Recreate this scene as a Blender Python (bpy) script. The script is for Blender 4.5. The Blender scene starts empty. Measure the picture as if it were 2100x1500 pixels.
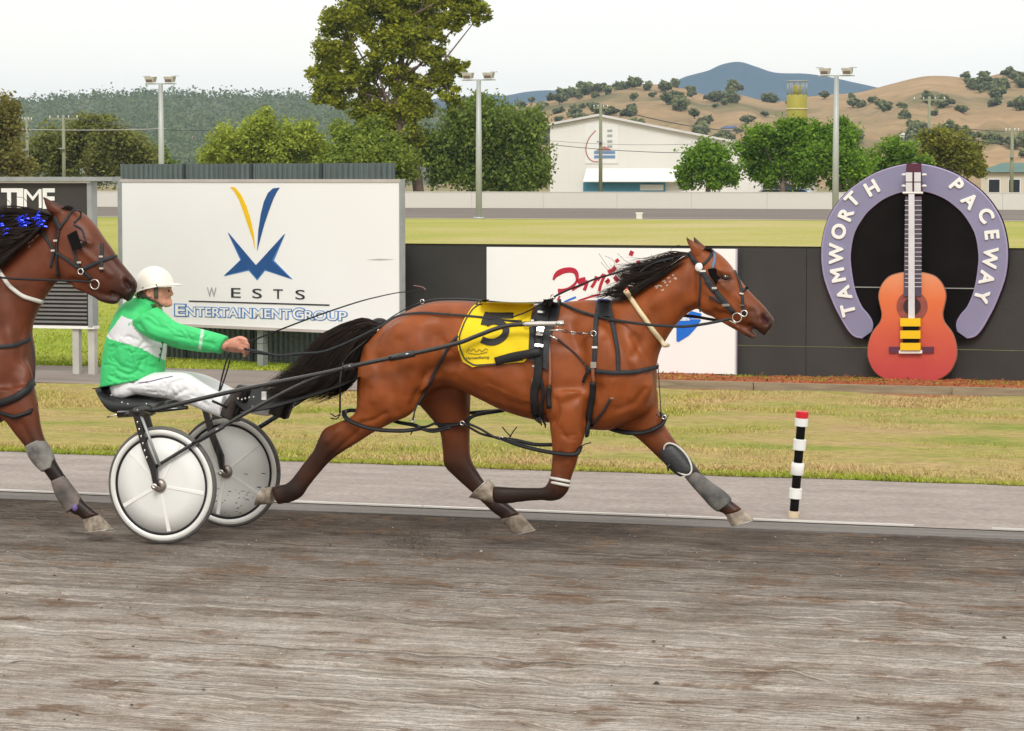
import bpy, bmesh, math, random
import numpy as np
from mathutils import Vector, Matrix, noise as mnoise
from mathutils.bvhtree import BVHTree
from mathutils.kdtree import KDTree

SC = bpy.context.scene
COL = SC.collection
RNG = np.random.default_rng(11)
random.seed(11)
R = math.radians

# ------------------------------------------------------------------ camera
CAM_H, YAW, FPX = 2.22, R(17.9), 5600.0          # eye height, turn to the left, focal length in 2100-px units
PITCH = math.atan(380.0 / FPX)
cam_d = bpy.data.cameras.new('camera')
cam_d.sensor_width = 36.0
cam_d.lens = 36.0 * FPX / 2100.0
cam_d.clip_end = 30000.0
cam_d.clip_start = 0.1
cam = bpy.data.objects.new('camera', cam_d)
COL.objects.link(cam)
cam.location = (0, 0, CAM_H)
cam.rotation_euler = (math.pi / 2 - PITCH, 0, YAW)
SC.camera = cam

# ------------------------------------------------------------------ sky, sun, exposure
SUN_EL, SUN_AZ = R(42), R(163)                    # azimuth clockwise from +Y: behind the photographer
wd = bpy.data.worlds.new('World')
SC.world = wd
wd.use_nodes = True
nt = wd.node_tree
nt.nodes.clear()
def N(tree, typ, **kw):
    n = tree.nodes.new(typ)
    for k, v in kw.items():
        setattr(n, k, v)
    return n
out = N(nt, 'ShaderNodeOutputWorld')
bg = N(nt, 'ShaderNodeBackground')
sky = N(nt, 'ShaderNodeTexSky', sky_type='NISHITA')
sky.sun_disc = False
sky.sun_elevation = SUN_EL
sky.sun_rotation = SUN_AZ
tc = N(nt, 'ShaderNodeTexCoord')
mp = N(nt, 'ShaderNodeMapping')
mp.inputs['Scale'].default_value = (1.6, 1.6, 6.0)
nz = N(nt, 'ShaderNodeTexNoise')
nz.inputs['Scale'].default_value = 2.2
nz.inputs['Detail'].default_value = 5
rp = N(nt, 'ShaderNodeValToRGB')
rp.color_ramp.elements[0].position = 0.34
rp.color_ramp.elements[0].color = (0.95, 0.935, 0.875, 1)
rp.color_ramp.elements[1].position = 0.56
rp.color_ramp.elements[1].color = (1.0, 0.948, 0.855, 1)
sc_ = N(nt, 'ShaderNodeVectorMath', operation='SCALE')
sc_.inputs['Scale'].default_value = 10.3
mx = N(nt, 'ShaderNodeMix', data_type='RGBA')
mx.inputs[0].default_value = 0.9
L = nt.links.new
L(tc.outputs['Generated'], mp.inputs['Vector']); L(mp.outputs[0], nz.inputs['Vector'])
L(nz.outputs['Fac'], rp.inputs[0]); L(rp.outputs[0], sc_.inputs[0])
L(sky.outputs[0], mx.inputs[6]); L(sc_.outputs[0], mx.inputs[7])
L(mx.outputs[2], bg.inputs['Color'])
bg.inputs['Strength'].default_value = 0.1
L(bg.outputs[0], out.inputs['Surface'])

sun_d = bpy.data.lights.new('sun', 'SUN')
sun_d.energy = 1.5
sun_d.angle = R(20)
sun_d.color = (1.0, 0.985, 0.955)
sun = bpy.data.objects.new('sun', sun_d)
COL.objects.link(sun)
sdir = Vector((math.sin(SUN_AZ) * math.cos(SUN_EL), math.cos(SUN_AZ) * math.cos(SUN_EL), math.sin(SUN_EL)))
sun.rotation_euler = sdir.to_track_quat('Z', 'Y').to_euler()
sun.location = (0, -10, 30)

SC.view_settings.view_transform = 'Standard'
SC.view_settings.look = 'None'
SC.view_settings.exposure = 0.36
SC.view_settings.gamma = 1.0
SC.view_settings.use_curve_mapping = False
SC.cycles.volume_bounces = 0
SC.cycles.max_bounces = 6

# ------------------------------------------------------------------ photograph geometry: pixel (2100x1500) -> place
_f0 = np.array([-math.sin(YAW), math.cos(YAW), 0.0]); _r = np.array([math.cos(YAW), math.sin(YAW), 0.0]); _z = np.array([0, 0, 1.0])
_f = _f0 * math.cos(PITCH) - _z * math.sin(PITCH)
_u = _f0 * math.sin(PITCH) + _z * math.cos(PITCH)
EYE = np.array([0, 0, CAM_H])
def ray(px, py):
    return _f + _r * ((px - 1050) / FPX) - _u * ((py - 750) / FPX)
def at(px, py, Y):                    # point on the plane that runs along the track at distance Y
    d = ray(px, py)
    return EYE + d * (Y / d[1])
def gnd(px, py, z=0.0):
    d = ray(px, py)
    return EYE + d * ((z - CAM_H) / d[2])
def dep(px, py, D):
    return EYE + ray(px, py) * D
def proj(P):
    Q = np.asarray(P) - EYE
    dz = Q @ _f
    return np.stack([1050 + FPX * (Q @ _r) / dz, 750 - FPX * (Q @ _u) / dz], -1)

# ------------------------------------------------------------------ object helpers
ORG = {}
def tag(o, label=None, cat=None, group=None, kind=None):
    if label: o['label'] = label
    if cat: o['category'] = cat
    if group: o['group'] = group
    if kind: o['kind'] = kind
    return o
def root(name, loc, label, cat, group=None):
    o = bpy.data.objects.new(name, None)
    COL.objects.link(o)
    o.location = Vector(loc)
    o.empty_display_size = 0.2
    ORG[o.name] = np.array(loc, float)
    return tag(o, label, cat, group)
def mk(name, V, F, mat, parent=None, smooth=True, org=None, attr=None):
    V = np.asarray(V, float)
    if parent is not None:
        o0 = ORG[parent.name]
    elif org is not None:
        o0 = np.array(org, float)
    else:
        o0 = np.array([(V[:, 0].min() + V[:, 0].max()) / 2, (V[:, 1].min() + V[:, 1].max()) / 2, V[:, 2].min()])
    me = bpy.data.meshes.new(name)
    me.from_pydata((V - o0).tolist(), [], [list(f) for f in F])
    me.update()
    if smooth:
        me.polygons.foreach_set('use_smooth', [True] * len(me.polygons))
    if mat is not None:
        for m in (mat if isinstance(mat, (list, tuple)) else [mat]):
            me.materials.append(m)
    if attr is not None:
        for k, A in attr.items():
            A = np.asarray(A, np.float32)
            a = me.color_attributes.new(k, 'FLOAT_COLOR', 'POINT')
            full = np.ones((len(V), 4), np.float32)
            full[:, :A.shape[1]] = A
            a.data.foreach_set('color', full.ravel())
    o = bpy.data.objects.new(name, me)
    COL.objects.link(o)
    if parent is not None:
        o.parent = parent
        ORG[o.name] = o0
    else:
        o.location = Vector(o0)
        ORG[o.name] = o0
    return o
def flat_edges(o, ang=35):
    me = o.data
    bm = bmesh.new(); bm.from_mesh(me)
    for e in bm.edges:
        if len(e.link_faces) == 2 and e.calc_face_angle(0) > R(ang):
            e.smooth = False
    bm.to_mesh(me); bm.free()
    return o
class MB:
    def __init__(s): s.V = []; s.F = []; s.n = 0
    def add(s, V, F):
        V = [tuple(map(float, v)) for v in V]
        s.V += V
        s.F += [tuple(i + s.n for i in f) for f in F]
        s.n += len(V)
        return s
    def box(s, lo, hi, M=None):
        x0, y0, z0 = lo; x1, y1, z1 = hi
        V = [(x0,y0,z0),(x1,y0,z0),(x1,y1,z0),(x0,y1,z0),(x0,y0,z1),(x1,y0,z1),(x1,y1,z1),(x0,y1,z1)]
        if M is not None: V = [M(v) for v in V]
        return s.add(V, [(0,3,2,1),(4,5,6,7),(0,1,5,4),(1,2,6,5),(2,3,7,6),(3,0,4,7)])
    def tube(s, P, rad, n=8, cap=True, flat=1.0, side=None):
        P = np.asarray(P, float)
        m = len(P)
        rad = np.broadcast_to(np.asarray(rad, float), (m,))
        T = np.gradient(P, axis=0)
        T /= np.linalg.norm(T, axis=1)[:, None] + 1e-12
        ref = np.array(side if side is not None else (0, 1.0, 0.02))
        if abs(T[0] @ ref) > 0.95 * np.linalg.norm(ref): ref = np.array([1.0, 0.03, 0])
        V = []
        a = ref
        for i in range(m):
            a = a - T[i] * (a @ T[i]); nn = np.linalg.norm(a)
            if nn < 1e-6: a = np.array([0.0, 0, 1.0]); a = a - T[i] * (a @ T[i]); nn = np.linalg.norm(a)
            a = a / nn
            b = np.cross(T[i], a)
            for k in range(n):
                t = 2 * math.pi * k / n
                V.append(P[i] + rad[i] * (math.cos(t) * a * flat + math.sin(t) * b))
        F = []
        for i in range(m - 1):
            for k in range(n):
                k2 = (k + 1) % n
                F.append((i*n+k, i*n+k2, (i+1)*n+k2, (i+1)*n+k))
        if cap:
            F.append(tuple(range(n))[::-1]); F.append(tuple((m-1)*n + k for k in range(n)))
        return s.add(V, F)
    def loop(s, P, rad, n=8, flat=1.0):            # closed tube
        P = np.asarray(P, float); m = len(P)
        T = np.roll(P, -1, 0) - np.roll(P, 1, 0)
        T /= np.linalg.norm(T, axis=1)[:, None]
        c = P.mean(0)
        V = []
        for i in range(m):
            a = P[i] - c; a = a - T[i] * (a @ T[i]); a /= np.linalg.norm(a) + 1e-12
            b = np.cross(T[i], a)
            for k in range(n):
                t = 2 * math.pi * k / n
                V.append(P[i] + rad * (math.cos(t) * a + math.sin(t) * b * flat))
        F = []
        for i in range(m):
            j = (i + 1) % m
            for k in range(n):
                k2 = (k + 1) % n
                F.append((i*n+k, j*n+k, j*n+k2, i*n+k2))
        return s.add(V, F)
    def sphere(s, c, r, nu=14, nv=9, M=None):
        r = np.broadcast_to(np.asarray(r, float), (3,))
        V = []; F = []
        for j in range(nv + 1):
            ph = math.pi * j / nv
            for i in range(nu):
                th = 2 * math.pi * i / nu
                v = np.array([math.sin(ph)*math.cos(th)*r[0], math.sin(ph)*math.sin(th)*r[1], math.cos(ph)*r[2]])
                if M is not None: v = M @ v
                V.append(np.asarray(c) + v)
        for j in range(nv):
            for i in range(nu):
                i2 = (i + 1) % nu
                F.append((j*nu+i, (j+1)*nu+i, (j+1)*nu+i2, j*nu+i2))
        return s.add(V, F)
    def lathe(s, prof, c, ax, ref, n=48, close=True):   # prof: (along axis, radius)
        ax = np.asarray(ax, float); ax = ax / np.linalg.norm(ax)
        a = np.asarray(ref, float); a = a - ax * (a @ ax); a /= np.linalg.norm(a)
        b = np.cross(ax, a)
        V = []; F = []; m = len(prof)
        for (h, r) in prof:
            for k in range(n):
                t = 2 * math.pi * k / n
                V.append(np.asarray(c) + ax * h + r * (math.cos(t) * a + math.sin(t) * b))
        for i in range(m if close else m - 1):
            j = (i + 1) % m
            for k in range(n):
                k2 = (k + 1) % n
                F.append((i*n+k, i*n+k2, j*n+k2, j*n+k))
        return s.add(V, F)
    def prism(s, poly, o, ux, uy, h):               # poly 2-D, extruded h along cross(ux,uy)
        o = np.asarray(o, float); ux = np.asarray(ux, float); uy = np.asarray(uy, float)
        nn = np.cross(ux, uy); nn /= np.linalg.norm(nn)
        m = len(poly)
        A = [o + ux * p[0] + uy * p[1] for p in poly]
        B = [v + nn * h for v in A]
        F = [tuple(range(m))[::-1], tuple(range(m, 2*m))]
        for i in range(m):
            j = (i + 1) % m
            F.append((i, j, m + j, m + i))
        return s.add(A + B, F)
    def grid(s, G):                                  # G: (a,b,3)
        a, b, _ = G.shape
        F = [(i*b+j, i*b+j+1, (i+1)*b+j+1, (i+1)*b+j) for i in range(a-1) for j in range(b-1)]
        return s.add(G.reshape(-1, 3), F)
    def strap(s, P, Nn, w, th):                      # flat band: points, surface normals, width, thickness
        P = np.asarray(P, float); Nn = np.asarray(Nn, float); m = len(P)
        w = np.broadcast_to(np.asarray(w, float), (m,))
        T = np.gradient(P, axis=0); T /= np.linalg.norm(T, axis=1)[:, None] + 1e-12
        V = []
        for i in range(m):
            b = np.cross(T[i], Nn[i]); b /= np.linalg.norm(b) + 1e-12
            n_ = np.cross(b, T[i])
            V += [P[i] - b*w[i]/2, P[i] + b*w[i]/2, P[i] + b*w[i]*.42 + n_*th, P[i] - b*w[i]*.42 + n_*th]
        F = []
        for i in range(m - 1):
            for k in range(4):
                k2 = (k + 1) % 4
                F.append((i*4+k, i*4+k2, i*4+4+k2, i*4+4+k))
        F += [(3,2,1,0), tuple((m-1)*4 + k for k in range(4))]
        return s.add(V, F)
    def ob(s, name, mat, parent=None, smooth=False, **kw):
        return mk(name, s.V, s.F, mat, parent, smooth, **kw)

def cr(keys, k=5):                                   # Catmull-Rom through rows of an array
    K = np.asarray(keys, float)
    K = np.vstack([2*K[0]-K[1], K, 2*K[-1]-K[-2]])
    o = []
    for i in range(1, len(K) - 2):
        p0, p1, p2, p3 = K[i-1], K[i], K[i+1], K[i+2]
        for t in np.linspace(0, 1, k, endpoint=False):
            o.append(0.5*((2*p1)+(-p0+p2)*t+(2*p0-5*p1+4*p2-p3)*t*t+(-p0+3*p1-3*p2+p3)*t**3))
    o.append(K[-2])
    return np.array(o)
_VN = {}
def vnoise(x, y, seed=0):                            # smooth value noise
    r_ = _VN.setdefault(seed, None)
    if r_ is None: r_ = _VN[seed] = np.random.default_rng(seed).random((257, 257))
    xi = np.floor(x).astype(int); yi = np.floor(y).astype(int)
    fx = x - xi; fy = y - yi
    fx = fx*fx*(3-2*fx); fy = fy*fy*(3-2*fy)
    g = lambda a, b: r_[a % 257, b % 257]
    return (g(xi,yi)*(1-fx)+g(xi+1,yi)*fx)*(1-fy)+(g(xi,yi+1)*(1-fx)+g(xi+1,yi+1)*fx)*fy

# ------------------------------------------------------------------ materials
MATS = {}
def mat(name, c, rough=0.6, var=0.12, scale=6.0, c2=None, bump=0.0, bscale=40.0, metal=0.0, spec=0.5,
        attr=None, stretch=None, coat=0.0, sheen=0.0, detail=5, trans=0.0):
    m = bpy.data.materials.new(name)
    m.use_nodes = True
    t = m.node_tree
    b = t.nodes['Principled BSDF']
    b.inputs['Roughness'].default_value = rough
    b.inputs['Metallic'].default_value = metal
    b.inputs['Specular IOR Level'].default_value = spec
    b.inputs['Coat Weight'].default_value = coat
    b.inputs['Sheen Weight'].default_value = sheen
    co = N(t, 'ShaderNodeTexCoord')
    src = co.outputs['Object']
    if stretch:
        mm = N(t, 'ShaderNodeMapping'); mm.inputs['Scale'].default_value = stretch
        t.links.new(src, mm.inputs[0]); src = mm.outputs[0]
    n = N(t, 'ShaderNodeTexNoise'); n.inputs['Scale'].default_value = scale; n.inputs['Detail'].default_value = detail
    t.links.new(src, n.inputs['Vector'])
    r_ = N(t, 'ShaderNodeValToRGB')
    r_.color_ramp.elements[0].position = 0.3; r_.color_ramp.elements[1].position = 0.7
    if attr:
        a = N(t, 'ShaderNodeAttribute', attribute_name=attr)
        r_.color_ramp.elements[0].color = (1-var,)*3 + (1,); r_.color_ramp.elements[1].color = (1+var,)*3 + (1,)
        x = N(t, 'ShaderNodeMix', data_type='RGBA', blend_type='MULTIPLY'); x.inputs[0].default_value = 1
        t.links.new(a.outputs['Color'], x.inputs[6]); t.links.new(r_.outputs[0], x.inputs[7])
        csrc = x.outputs[2]
    else:
        if c2 is None:
            c1 = [v*(1-var) for v in c]; c2 = [min(1, v*(1+var)) for v in c]
        else: c1 = c
        r_.color_ramp.elements[0].color = tuple(c1)+(1,); r_.color_ramp.elements[1].color = tuple(c2)+(1,)
        csrc = r_.outputs[0]
    t.links.new(n.outputs['Fac'], r_.inputs[0])
    t.links.new(csrc, b.inputs['Base Color'])
    if bump:
        n2 = N(t, 'ShaderNodeTexNoise'); n2.inputs['Scale'].default_value = bscale; n2.inputs['Detail'].default_value = 4
        t.links.new(src, n2.inputs['Vector'])
        bb = N(t, 'ShaderNodeBump'); bb.inputs['Strength'].default_value = bump; bb.inputs['Distance'].default_value = 0.02
        t.links.new(n2.outputs['Fac'], bb.inputs['Height']); t.links.new(bb.outputs[0], b.inputs['Normal'])
    MATS[name] = m
    return m
def ramp3(t, src, stops):
    r_ = N(t, 'ShaderNodeValToRGB')
    e = r_.color_ramp.elements
    while len(e) < len(stops): e.new(0.5)
    for el, (p, c) in zip(e, stops): el.position = p; el.color = tuple(c) + (1,)
    t.links.new(src, r_.inputs[0])
    return r_.outputs[0]
def noise_n(t, src, scale, detail=5, st=None, rough=0.5):
    if st:
        mm = N(t, 'ShaderNodeMapping'); mm.inputs['Scale'].default_value = st
        t.links.new(src, mm.inputs[0]); src = mm.outputs[0]
    n = N(t, 'ShaderNodeTexNoise'); n.inputs['Scale'].default_value = scale; n.inputs['Detail'].default_value = detail
    n.inputs['Roughness'].default_value = rough
    t.links.new(src, n.inputs['Vector'])
    return n.outputs['Fac']
def mixc(t, f, a, b, mode='MIX'):
    x = N(t, 'ShaderNodeMix', data_type='RGBA', blend_type=mode)
    if isinstance(f, (int, float)): x.inputs[0].default_value = f
    else: t.links.new(f, x.inputs[0])
    for v, i in ((a, 6), (b, 7)):
        if isinstance(v, (tuple, list)): x.inputs[i].default_value = tuple(v) + (1,)
        else: t.links.new(v, x.inputs[i])
    return x.outputs[2]
def ground_mat(name, build, rough=0.9, bump=None):
    m = bpy.data.materials.new(name); m.use_nodes = True
    t = m.node_tree; b = t.nodes['Principled BSDF']
    b.inputs['Roughness'].default_value = rough
    b.inputs['Specular IOR Level'].default_value = 0.25
    g = N(t, 'ShaderNodeNewGeometry')
    t.links.new(build(t, g.outputs['Position']), b.inputs['Base Color'])
    if bump:
        bb = N(t, 'ShaderNodeBump'); bb.inputs['Strength'].default_value = bump[0]; bb.inputs['Distance'].default_value = bump[1]
        t.links.new(noise_n(t, g.outputs['Position'], bump[2], 5, bump[3]), bb.inputs['Height'])
        t.links.new(bb.outputs[0], b.inputs['Normal'])
    return m

black_leather = mat('black_leather', (0.014, 0.014, 0.015), 0.5, 0.3, 20, bump=0.15, bscale=120, spec=0.3)
grey_web = mat('grey_webbing', (0.032, 0.034, 0.038), 0.65, 0.2, 30, bump=0.2, bscale=160, spec=0.25)
steel = mat('polished_steel', (0.72, 0.70, 0.66), 0.22, 0.08, 10, metal=1.0)
white_paint = mat('white_paint', (0.80, 0.80, 0.77), 0.45, 0.03, 1.5)
sign_white = mat('sign_white', (0.82, 0.82, 0.81), 0.5, 0.02, 0.8)
galv = mat('galvanised_steel', (0.33, 0.35, 0.35), 0.5, 0.12, 5, metal=0.4)
black_paint = mat('black_paint', (0.032, 0.030, 0.028), 0.6, 0.25, 1.2, bump=0.1, bscale=30)
dark_black = mat('flat_black', (0.006, 0.005, 0.005), 0.85, 0.3, 3, spec=0.15)

# ================================================================== SETTING: ground in bands along the track
def sheet(name, x0, x1, y0, y1, z, m, nx=1, ny=1):
    X = np.linspace(x0, x1, nx+1); Y = np.linspace(y0, y1, ny+1)
    G = np.stack(np.meshgrid(X, Y, indexing='ij') + [np.full((nx+1, ny+1), z)], -1)
    b = MB().grid(G[:, ::-1] if False else G)
    b.F = [f[::-1] for f in b.F]
    o = b.ob(name, m, org=(0, 0, 0))
    return tag(o, kind='structure')

def m_track(t, P):
    sep = N(t, 'ShaderNodeSeparateXYZ'); t.links.new(P, sep.inputs[0])
    wob = noise_n(t, P, 1.0, 3, (0.25, 0.6, 1))
    ad = N(t, 'ShaderNodeMath', operation='MULTIPLY_ADD'); ad.inputs[1].default_value = 3.4
    t.links.new(wob, ad.inputs[0]); t.links.new(sep.outputs['Y'], ad.inputs[2])
    mr = N(t, 'ShaderNodeMapRange'); mr.inputs['From Min'].default_value = 18.6; mr.inputs['From Max'].default_value = 13.6
    t.links.new(ad.outputs[0], mr.inputs['Value'])
    s1 = noise_n(t, P, 1.0, 7, (2.0, 2.6, 1), 0.62)          # damp and dry patches
    s2 = noise_n(t, P, 1.0, 4, (0.09, 26, 1), 0.85)           # straight harrow lines
    s3 = noise_n(t, P, 1.0, 5, (26, 34, 30), 0.8)            # crumbs
    s4 = noise_n(t, P, 1.0, 4, (85, 110, 60), 0.8)           # grit
    dark = ramp3(t, s1, [(0.33, (0.050, 0.036, 0.027)), (0.52, (0.090, 0.068, 0.053)), (0.70, (0.145, 0.118, 0.096))])
    lite = ramp3(t, s1, [(0.32, (0.205, 0.166, 0.136)), (0.48, (0.295, 0.260, 0.230)), (0.66, (0.365, 0.338, 0.312))])
    c = mixc(t, mr.outputs[0], dark, lite)
    pat = ramp3(t, noise_n(t, P, 1.0, 6, (2.0, 3.0, 1), 0.68), [(0.545, (0, 0, 0)), (0.62, (.8, .8, .8))])
    c = mixc(t, pat, c, (0.150, 0.096, 0.062))               # brown loose dirt
    g = ramp3(t, s2, [(0.36, (0.62, 0.61, 0.60)), (0.5, (1, 1, 1)), (0.62, (1.30, 1.30, 1.30))])
    c = mixc(t, 1.0, c, g, 'MULTIPLY')
    fl = ramp3(t, noise_n(t, P, 1.0, 3, (0.16, 62, 1), 0.8), [(0.38, (0.66, 0.64, 0.62)), (0.50, (1, 1, 1)), (0.62, (1.22, 1.22, 1.22))])
    c = mixc(t, 1.0, c, fl, 'MULTIPLY')                      # fine rake lines
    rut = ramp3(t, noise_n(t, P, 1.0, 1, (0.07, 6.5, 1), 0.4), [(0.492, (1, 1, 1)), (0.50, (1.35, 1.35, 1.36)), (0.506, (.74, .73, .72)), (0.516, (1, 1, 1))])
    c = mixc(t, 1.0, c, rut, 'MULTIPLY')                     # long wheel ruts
    g2 = ramp3(t, s3, [(0.30, (0.70, 0.68, 0.66)), (0.52, (1, 1, 1)), (0.70, (1.28, 1.28, 1.28))])
    c = mixc(t, 1.0, c, g2, 'MULTIPLY')
    g3 = ramp3(t, s4, [(0.30, (0.72, 0.71, 0.70)), (0.70, (1.25, 1.25, 1.25))])
    return mixc(t, 1.0, c, g3, 'MULTIPLY')
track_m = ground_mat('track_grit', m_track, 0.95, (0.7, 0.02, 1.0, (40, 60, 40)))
def m_gravel(t, P):
    a = ramp3(t, noise_n(t, P, 1.0, 5, (1.5, 4, 1)), [(0.3, (0.285, 0.242, 0.222)), (0.7, (0.380, 0.330, 0.305))])
    b = ramp3(t, noise_n(t, P, 1.0, 4, (22, 60, 30), 0.7), [(0.32, (0.66, 0.65, 0.64)), (0.68, (1.22, 1.22, 1.22))])
    return mixc(t, 1.0, a, b, 'MULTIPLY')
gravel_m = ground_mat('fine_gravel', m_gravel, 0.95, (0.5, 0.01, 1.0, (60, 90, 60)))
def m_strip(t, P):
    a = ramp3(t, noise_n(t, P, 1.0, 5, (0.8, 12, 1)), [(0.3, (0.150, 0.136, 0.127)), (0.7, (0.215, 0.200, 0.190))])
    b = ramp3(t, noise_n(t, P, 1.0, 4, (14, 50, 30), 0.7), [(0.3, (0.75, 0.74, 0.73)), (0.7, (1.15, 1.15, 1.15))])
    return mixc(t, 1.0, a, b, 'MULTIPLY')
strip_m = ground_mat('grey_grit', m_strip, 0.95, (0.4, 0.01, 1.0, (60, 90, 60)))
def m_verge(t, P):
    a = ramp3(t, noise_n(t, P, 1.0, 6, (0.55, 1.3, 1), 0.62), [(0.36, (0.230, 0.265, 0.050)), (0.50, (0.370, 0.310, 0.105)), (0.64, (0.42, 0.300, 0.150))])
    b = ramp3(t, noise_n(t, P, 1.0, 5, (9, 22, 9), 0.7), [(0.3, (0.6, 0.6, 0.55)), (0.7, (1.25, 1.25, 1.2))])
    return mixc(t, 1.0, a, b, 'MULTIPLY')
verge_m = ground_mat('verge_turf', m_verge, 0.95, (0.8, 0.03, 1.0, (30, 50, 30)))
def m_infield(t, P):
    sep = N(t, 'ShaderNodeSeparateXYZ'); t.links.new(P, sep.inputs[0])
    mr = N(t, 'ShaderNodeMapRange'); mr.inputs['From Min'].default_value = 34; mr.inputs['From Max'].default_value = 80
    t.links.new(sep.outputs['Y'], mr.inputs['Value'])
    a = ramp3(t, noise_n(t, P, 1.0, 5, (0.30, 0.10, 1), 0.6), [(0.35, (0.225, 0.300, 0.022)), (0.65, (0.320, 0.345, 0.045))])
    d = ramp3(t, noise_n(t, P, 1.0, 5, (0.05, 0.028, 1), 0.6), [(0.36, (0.290, 0.325, 0.050)), (0.52, (0.385, 0.365, 0.095)), (0.66, (0.47, 0.40, 0.19))])
    c = mixc(t, mr.outputs[0], a, d)
    b = ramp3(t, noise_n(t, P, 1.0, 5, (5, 7, 5), 0.7), [(0.3, (0.72, 0.72, 0.7)), (0.7, (1.2, 1.2, 1.18))])
    return mixc(t, 1.0, c, b, 'MULTIPLY')
infield_m = ground_mat('infield_grass', m_infield, 0.95, (0.6, 0.05, 1.0, (20, 30, 20)))
def m_dirt(t, P):
    a = ramp3(t, noise_n(t, P, 1.0, 5, (1.2, 4, 1), 0.65), [(0.33, (0.24, 0.085, 0.035)), (0.6, (0.40, 0.170, 0.075)), (0.75, (0.48, 0.26, 0.13))])
    b = ramp3(t, noise_n(t, P, 1.0, 5, (18, 30, 18), 0.7), [(0.3, (0.65, 0.62, 0.6)), (0.7, (1.25, 1.25, 1.2))])
    return mixc(t, 1.0, a, b, 'MULTIPLY')
soil_m = ground_mat('red_soil', m_dirt, 0.95, (0.7, 0.02, 1.0, (40, 50, 40)))
def m_path(t, P):
    a = ramp3(t, noise_n(t, P, 1.0, 5, (0.8, 2, 1), 0.6), [(0.3, (0.20, 0.165, 0.145)), (0.7, (0.29, 0.25, 0.225))])
    b = ramp3(t, noise_n(t, P, 1.0, 5, (40, 50, 40), 0.7), [(0.3, (0.8, 0.8, 0.8)), (0.7, (1.12, 1.12, 1.12))])
    return mixc(t, 1.0, a, b, 'MULTIPLY')
path_m = ground_mat('path_asphalt', m_path, 0.9, (0.4, 0.01, 1.0, (60, 60, 60)))
def m_fartrack(t, P):
    return ramp3(t, noise_n(t, P, 1.0, 5, (0.06, 0.5, 1), 0.6), [(0.32, (0.125, 0.105, 0.095)), (0.68, (0.215, 0.185, 0.165))])
fartrack_m = ground_mat('far_track_grit', m_fartrack, 0.95)
def m_town(t, P):
    return ramp3(t, noise_n(t, P, 1.0, 5, (0.02, 0.02, 1), 0.6), [(0.35, (0.16, 0.15, 0.06)), (0.65, (0.30, 0.24, 0.13))])
town_m = ground_mat('dry_paddock', m_town, 0.95)

sheet('ground', -6500, 6500, -60, 6500, -0.03, town_m)
Y_SAND, Y_LINE, Y_GRASS, Y_SOIL, Y_PATH, Y_LAWN = 16.95, 17.33, 19.85, 26.0, 26.7, 29.2

# racing surface with real harrow ridges where the photograph can resolve them
xs = np.concatenate([[-400, -120, -40, -22], np.linspace(-15, 2.5, 620), [8, 20, 60, 300]])
ys = np.concatenate([[-40, 0, 6], np.linspace(8.6, Y_SAND + 0.05, 330)])
XX, YY = np.meshgrid(xs, ys, indexing='ij')
wv = YY + 0.05 * (vnoise(XX*0.5, YY*0.8, 3) - 0.5)
ridg = 0.005 * np.sin(wv * 41 + 2*vnoise(XX*0.1, YY*2, 5)) * (0.3 + vnoise(XX*0.7, YY*3, 6)) \
     + 0.006 * (vnoise(XX*3, YY*4, 7) - 0.5) + 0.008 * (vnoise(XX*9, YY*11, 8) - 0.5) + 0.009 * (vnoise(XX*19, YY*30, 9) - 0.5)
fade = np.clip((YY - 8.4) / 0.6, 0, 1) * np.clip((XX + 16) / 1.5, 0, 1) * np.clip((4 - XX) / 1.5, 0, 1)
ZZ = ridg * fade - 0.006
rd = np.random.default_rng(17)
for _ in range(420):                                      # hoof prints and scuffs
    hx_, hy_ = rd.uniform(-13, 1), rd.uniform(9.5, 16.7); l_, w_ = rd.uniform(.07, .16), rd.uniform(.05, .09)
    i0, i1 = np.searchsorted(xs, [hx_-.4, hx_+.4]); j0, j1 = np.searchsorted(ys, [hy_-.3, hy_+.3])
    if i1 <= i0 or j1 <= j0: continue
    dx_ = (XX[i0:i1, j0:j1]-hx_)/l_; dy_ = (YY[i0:i1, j0:j1]-hy_)/w_; q_ = dx_**2+dy_**2
    ZZ[i0:i1, j0:j1] += rd.uniform(.6, 1.2)*(-.014*np.exp(-q_)+.011*np.exp(-((dx_+1.3)**2+dy_**2)*1.2))
for yr, dp_ in ((15.17, .010), (16.03, .008), (14.4, .008), (13.2, .010), (12.35, .008), (11.6, .008), (14.05, .006)):   # wheel ruts
    yc_ = yr + .03*(vnoise(xs*.25, xs*0+yr, 19) - .5)
    ZZ -= dp_*np.exp(-((YY-yc_[:, None])/.022)**2)*fade
b = MB().grid(np.stack([XX, YY, ZZ], -1)); b.F = [f[::-1] for f in b.F]
tag(b.ob('race_track', track_m, smooth=True, org=(0, 0, 0)), kind='structure')
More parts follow.
